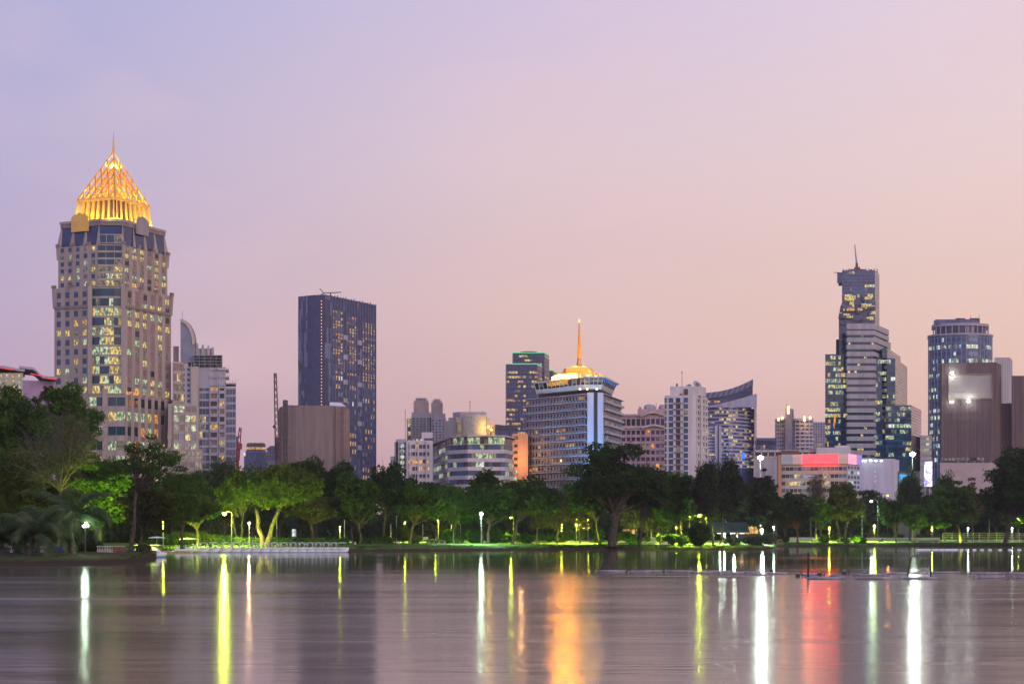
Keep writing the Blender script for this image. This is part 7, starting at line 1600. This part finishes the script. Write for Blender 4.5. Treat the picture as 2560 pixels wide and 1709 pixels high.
# tent / pavilion by the casuarinas
TW = 5.0
T = thing('green_tent', 'dark green marquee tent among the casuarinas', 'tent', (X(1825, 500), 500, 1.0)); b = MB(); L_ = 14; b.prism([(-TW, -3), (TW, -3), (TW, 3), (-TW, 3)], 3.0, 5.6, 'tent_green', [(-TW + .4, -.1), (TW - .4, -.1), (TW - .4, .1), (-TW + .4, .1)]); b.box((0, 0, 2.85), (TW * 2 + .1, 6.1, .3), 'tent_green'); b.build('roof', T)
for x in (-4.8, -1.6, 1.6, 4.8): b = MB(); b.tube([(x, -2.9, -.1), (x, -2.9, 2.9)], .06, 'metal_grey', 6); b.build('pole', T)
for x in (-3.6, 0, 2.6): b = MB(); b.tube([(x, -1, 2.5), (x + 1.2, -1, 2.5)], .035, 'lamp_soft', 6); b.build('strip_light', T)
for i, (x, D) in enumerate(((1806, 486), (1818, 487), (1842, 488), (1857, 486))):
    T = thing('cafe_table', f'small table under the green tent, {ORD[i]} from the left', 'table', (X(x, D), D, 1.0), 'tables under the tent'); b = MB(); b.lathe((0, 0, .7), [(.45, 0), (.45, .05)], 'white_wall', 16); b.build('tabletop', T); b = MB(); b.tube([(0, 0, 0), (0, 0, .72)], .04, 'metal_grey', 6); b.build('leg', T)
point('tent_light', (X(1835, 498), 497, 3.3), (.8, 1, .75), 2200, .3); point('tent_light', (X(1800, 492), 491, 3.2), (.75, 1, .8), 1200, .3)
# kiosk lights far behind the trunks
for i, (x, y, D, w, h, m, lb) in enumerate(((735, 1337, 640, 1.4, 2.6, 'lit_white', 'small lit doorway far behind the trunks above the boats, left'), (782, 1337, 660, 2.6, 2.2, 'lit_cyan', 'bluish lit kiosk far behind the trunks above the boats'), (815, 1336, 660, 3.4, 2.6, 'lit_cyan', 'wide bluish lit stall far behind the trunks'), (1575, 1338, 560, 4, 2.4, 'lit_amber', 'amber lit stall behind the crooked trees'), (1745, 1290, 720, 10, 2.4, 'lit_orange', 'orange lit shopfront glimpsed high behind the casuarinas'),
        (1870, 1330, 600, 10, 2.4, 'lit_amber', 'row of amber lit stalls behind the tent'), (1965, 1322, 720, 3, 2.2, 'lit_amber', 'amber lit shopfront behind the nearly black tree'), (2010, 1324, 720, 4, 2.4, 'lit_orange', 'orange lit shopfront left of the slender tree'), (2150, 1324, 730, 4, 2, 'lit_amber', 'amber shopfront right of the vase-shaped tree'), (2235, 1325, 740, 3, 2.4, 'lit_white', 'white lit doorway behind the dark upright tree'), (2265, 1326, 740, 4, 2, 'lit_orange', 'orange shopfront far behind the right lawn'))):
    T = thing('kiosk', lb, 'kiosk', (X(x, D), D, 1.0), 'lit kiosks beyond the park'); b = MB(); b.box((0, 1.1, h / 2 + .4), (w + .8, 2, h + .9), 'dark_grey'); b.build('wall', T); b = MB(); b.box((0, 0, max(h / 2 + .3, Z(y, D) - 1)), (w, .1, h), m); b.build('window', T)

# ------------------------------------------------------------------ people
def person(label, px, D, z, pose, top='cloth_white', bottom='cloth_dark', face=0, s=1.0):
    T = thing('person', label, 'person', (X(px, D), D, z), None, face)
    if pose == 'sit': J = dict(pel=(0, 0, .50), chest=(0, .02, .90), neck=(0, .02, 1.08), head=(0, 0, 1.26), kn=(.12, -.42, .50), an=(.12, -.40, .08), el=(.24, -.08, .78), ha=(.16, -.36, .58))
    else: J = dict(pel=(0, 0, .92), chest=(0, 0, 1.30), neck=(0, 0, 1.47), head=(0, 0, 1.65), kn=(.11, -.03, .48), an=(.12, .02, .07), el=(.26, .02, 1.12), ha=(.25, -.10, .86))
    me = bpy.data.meshes.new('person_body'); V = []; E = []; Rd = []
    def a(p, r, par=None): V.append(p); Rd.append(r); (E.append((par, len(V) - 1)) if par is not None else None); return len(V) - 1
    pel = a(J['pel'], .14); ch = a(J['chest'], .16, pel); nk = a(J['neck'], .055, ch); hd = a(J['head'], .095, nk); a((J['head'][0], J['head'][1], J['head'][2] + .08), .08, hd)
    for sgn in (-1, 1):
        f = lambda p: (p[0] * sgn, p[1], p[2])
        hip = a((sgn * .09, J['pel'][1], J['pel'][2] - .04), .10, pel); kn = a(f(J['kn']), .065, hip); an = a(f(J['an']), .04, kn); a((f(J['an'])[0], J['an'][1] - .15, J['an'][2] - .03), .035, an)
        sh = a((sgn * .18, J['chest'][1], J['chest'][2] + .10), .06, ch); el = a(f(J['el']), .04, sh); ha = a(f(J['ha']), .028, el)
        for q in range(5): a((f(J['ha'])[0] + sgn * (.03 - .015 * q), J['ha'][1] - .07 + (.03 if q == 0 else 0), J['ha'][2] - .06), .009, ha)
    me.from_pydata(V, E, []); o = bpy.data.objects.new('body', me); col.objects.link(o); o.parent = T
    o.modifiers.new('Skin', 'SKIN'); o.modifiers.new('Sub', 'SUBSURF').levels = 1; o.modifiers['Sub'].render_levels = 1
    for i, r in enumerate(Rd): me.skin_vertices[0].data[i].radius = (r, r)
    me.skin_vertices[0].data[0].use_root = True; me.materials.append(M['skin'])
    H = J['head']; b = MB(); b.lathe((H[0], H[1] + .02, H[2] + .02), [(.11, -.03), (.118, .05), (.10, .12), (.03, .17)], 'hair_black', 12); b.build('hair', T, None, True)
    b = MB(); b.tube([(H[0], H[1] - .08, H[2] + .02), (H[0], H[1] - .125, H[2] - .01)], [.02, .014], 'skin', 5); b.build('nose', T)
    P, C = J['pel'], J['chest']; b = MB(); b.lathe((P[0], (P[1] + C[1]) / 2, P[2] - .05), [(.19, 0), (.18, .2), (.21, .42), (.19, .55), (.08, .62)], top, 14, (1, .75)); b.build('shirt', T, None, True)
    for sgn in (-1, 1): b = MB(); b.tube([(sgn * .09, P[1], P[2] - .02), (sgn * J['kn'][0], J['kn'][1], J['kn'][2]), (sgn * J['an'][0], J['an'][1], J['an'][2] + .06)], [.13, .09, .07], bottom, 8); b.build('trouser_leg', T, None, True)
person('person in a white shirt sitting on the bank right of the swan boats', 888, 402, .75, 'sit', 'cloth_white', 'cloth_dark'); person('person in red shorts sitting by the dark leaning trunk', 996, 412, .80, 'sit', 'cloth_white', 'cloth_red', R(20))
person('person standing in yellow lamplight near the utility pole', 1091, 446, 1.0, 'stand', 'cloth_dark', 'cloth_dark', R(40)); person('person sitting behind the jetty below the forked tree', 676, 386, .8, 'sit', 'cloth_dark', 'cloth_dark', R(-20))
person('person standing in dark clothes beside the central bin of the right lawn', 2206, 600, 1.05, 'stand', 'cloth_dark', 'cloth_dark', R(10)); person('person in a pale top seated near the left floodlit tables', 1848, 478, 1.0, 'sit', 'cloth_white', 'cloth_dark')
T = thing('stool', 'dark stool under the person in the white shirt', 'stool', (X(888, 402), 402.05, .70)); b = MB(); b.box((0, 0, .42), (.45, .4, .06), 'metal_dark'); b.build('seat', T)
for sx_ in (-.17, .17): b = MB(); b.box((sx_, 0, .2), (.05, .36, .42), 'metal_dark'); b.build('leg', T)

# settle everything small onto the sloping ground of the park
for o in list(col.objects):
    if o.parent is None and o.get('category') in ('shrub', 'hedge', 'bench', 'wall', 'sign', 'bin', 'fence', 'person', 'stool', 'garden light', 'kiosk', 'table', 'tent') and .6 < o.location.z < 1.2:
        x, y = o.location.x, o.location.y; px = 1280 + x * F / y; dd = y - float(np.interp(px, SHX, SHD))
        if dd > 2: o.location.z = gz(px, y) + (-.03)

# ------------------------------------------------------------------ haze: the humid evening air between the lake and the far towers
hb = MB(); hb.prism([(-2600, -60), (2600, -60), (2600, 2700), (-2600, 2700)], -3, 420, 'water'); ho = hb.build('haze'); ho.data.materials.clear()
hm = bpy.data.materials.new('haze'); hm.use_nodes = True; ht = hm.node_tree; ht.nodes.clear()
hv = ht.nodes.new('ShaderNodeVolumePrincipled'); hv.inputs['Density'].default_value = .00007; hv.inputs['Color'].default_value = (.92, .86, .92, 1); hv.inputs['Anisotropy'].default_value = .3
hq = ht.nodes.new('ShaderNodeOutputMaterial'); ht.links.new(hv.outputs[0], hq.inputs['Volume']); ho.data.materials.append(hm); tag(ho, 'thin evening haze', 'haze', kind='stuff')
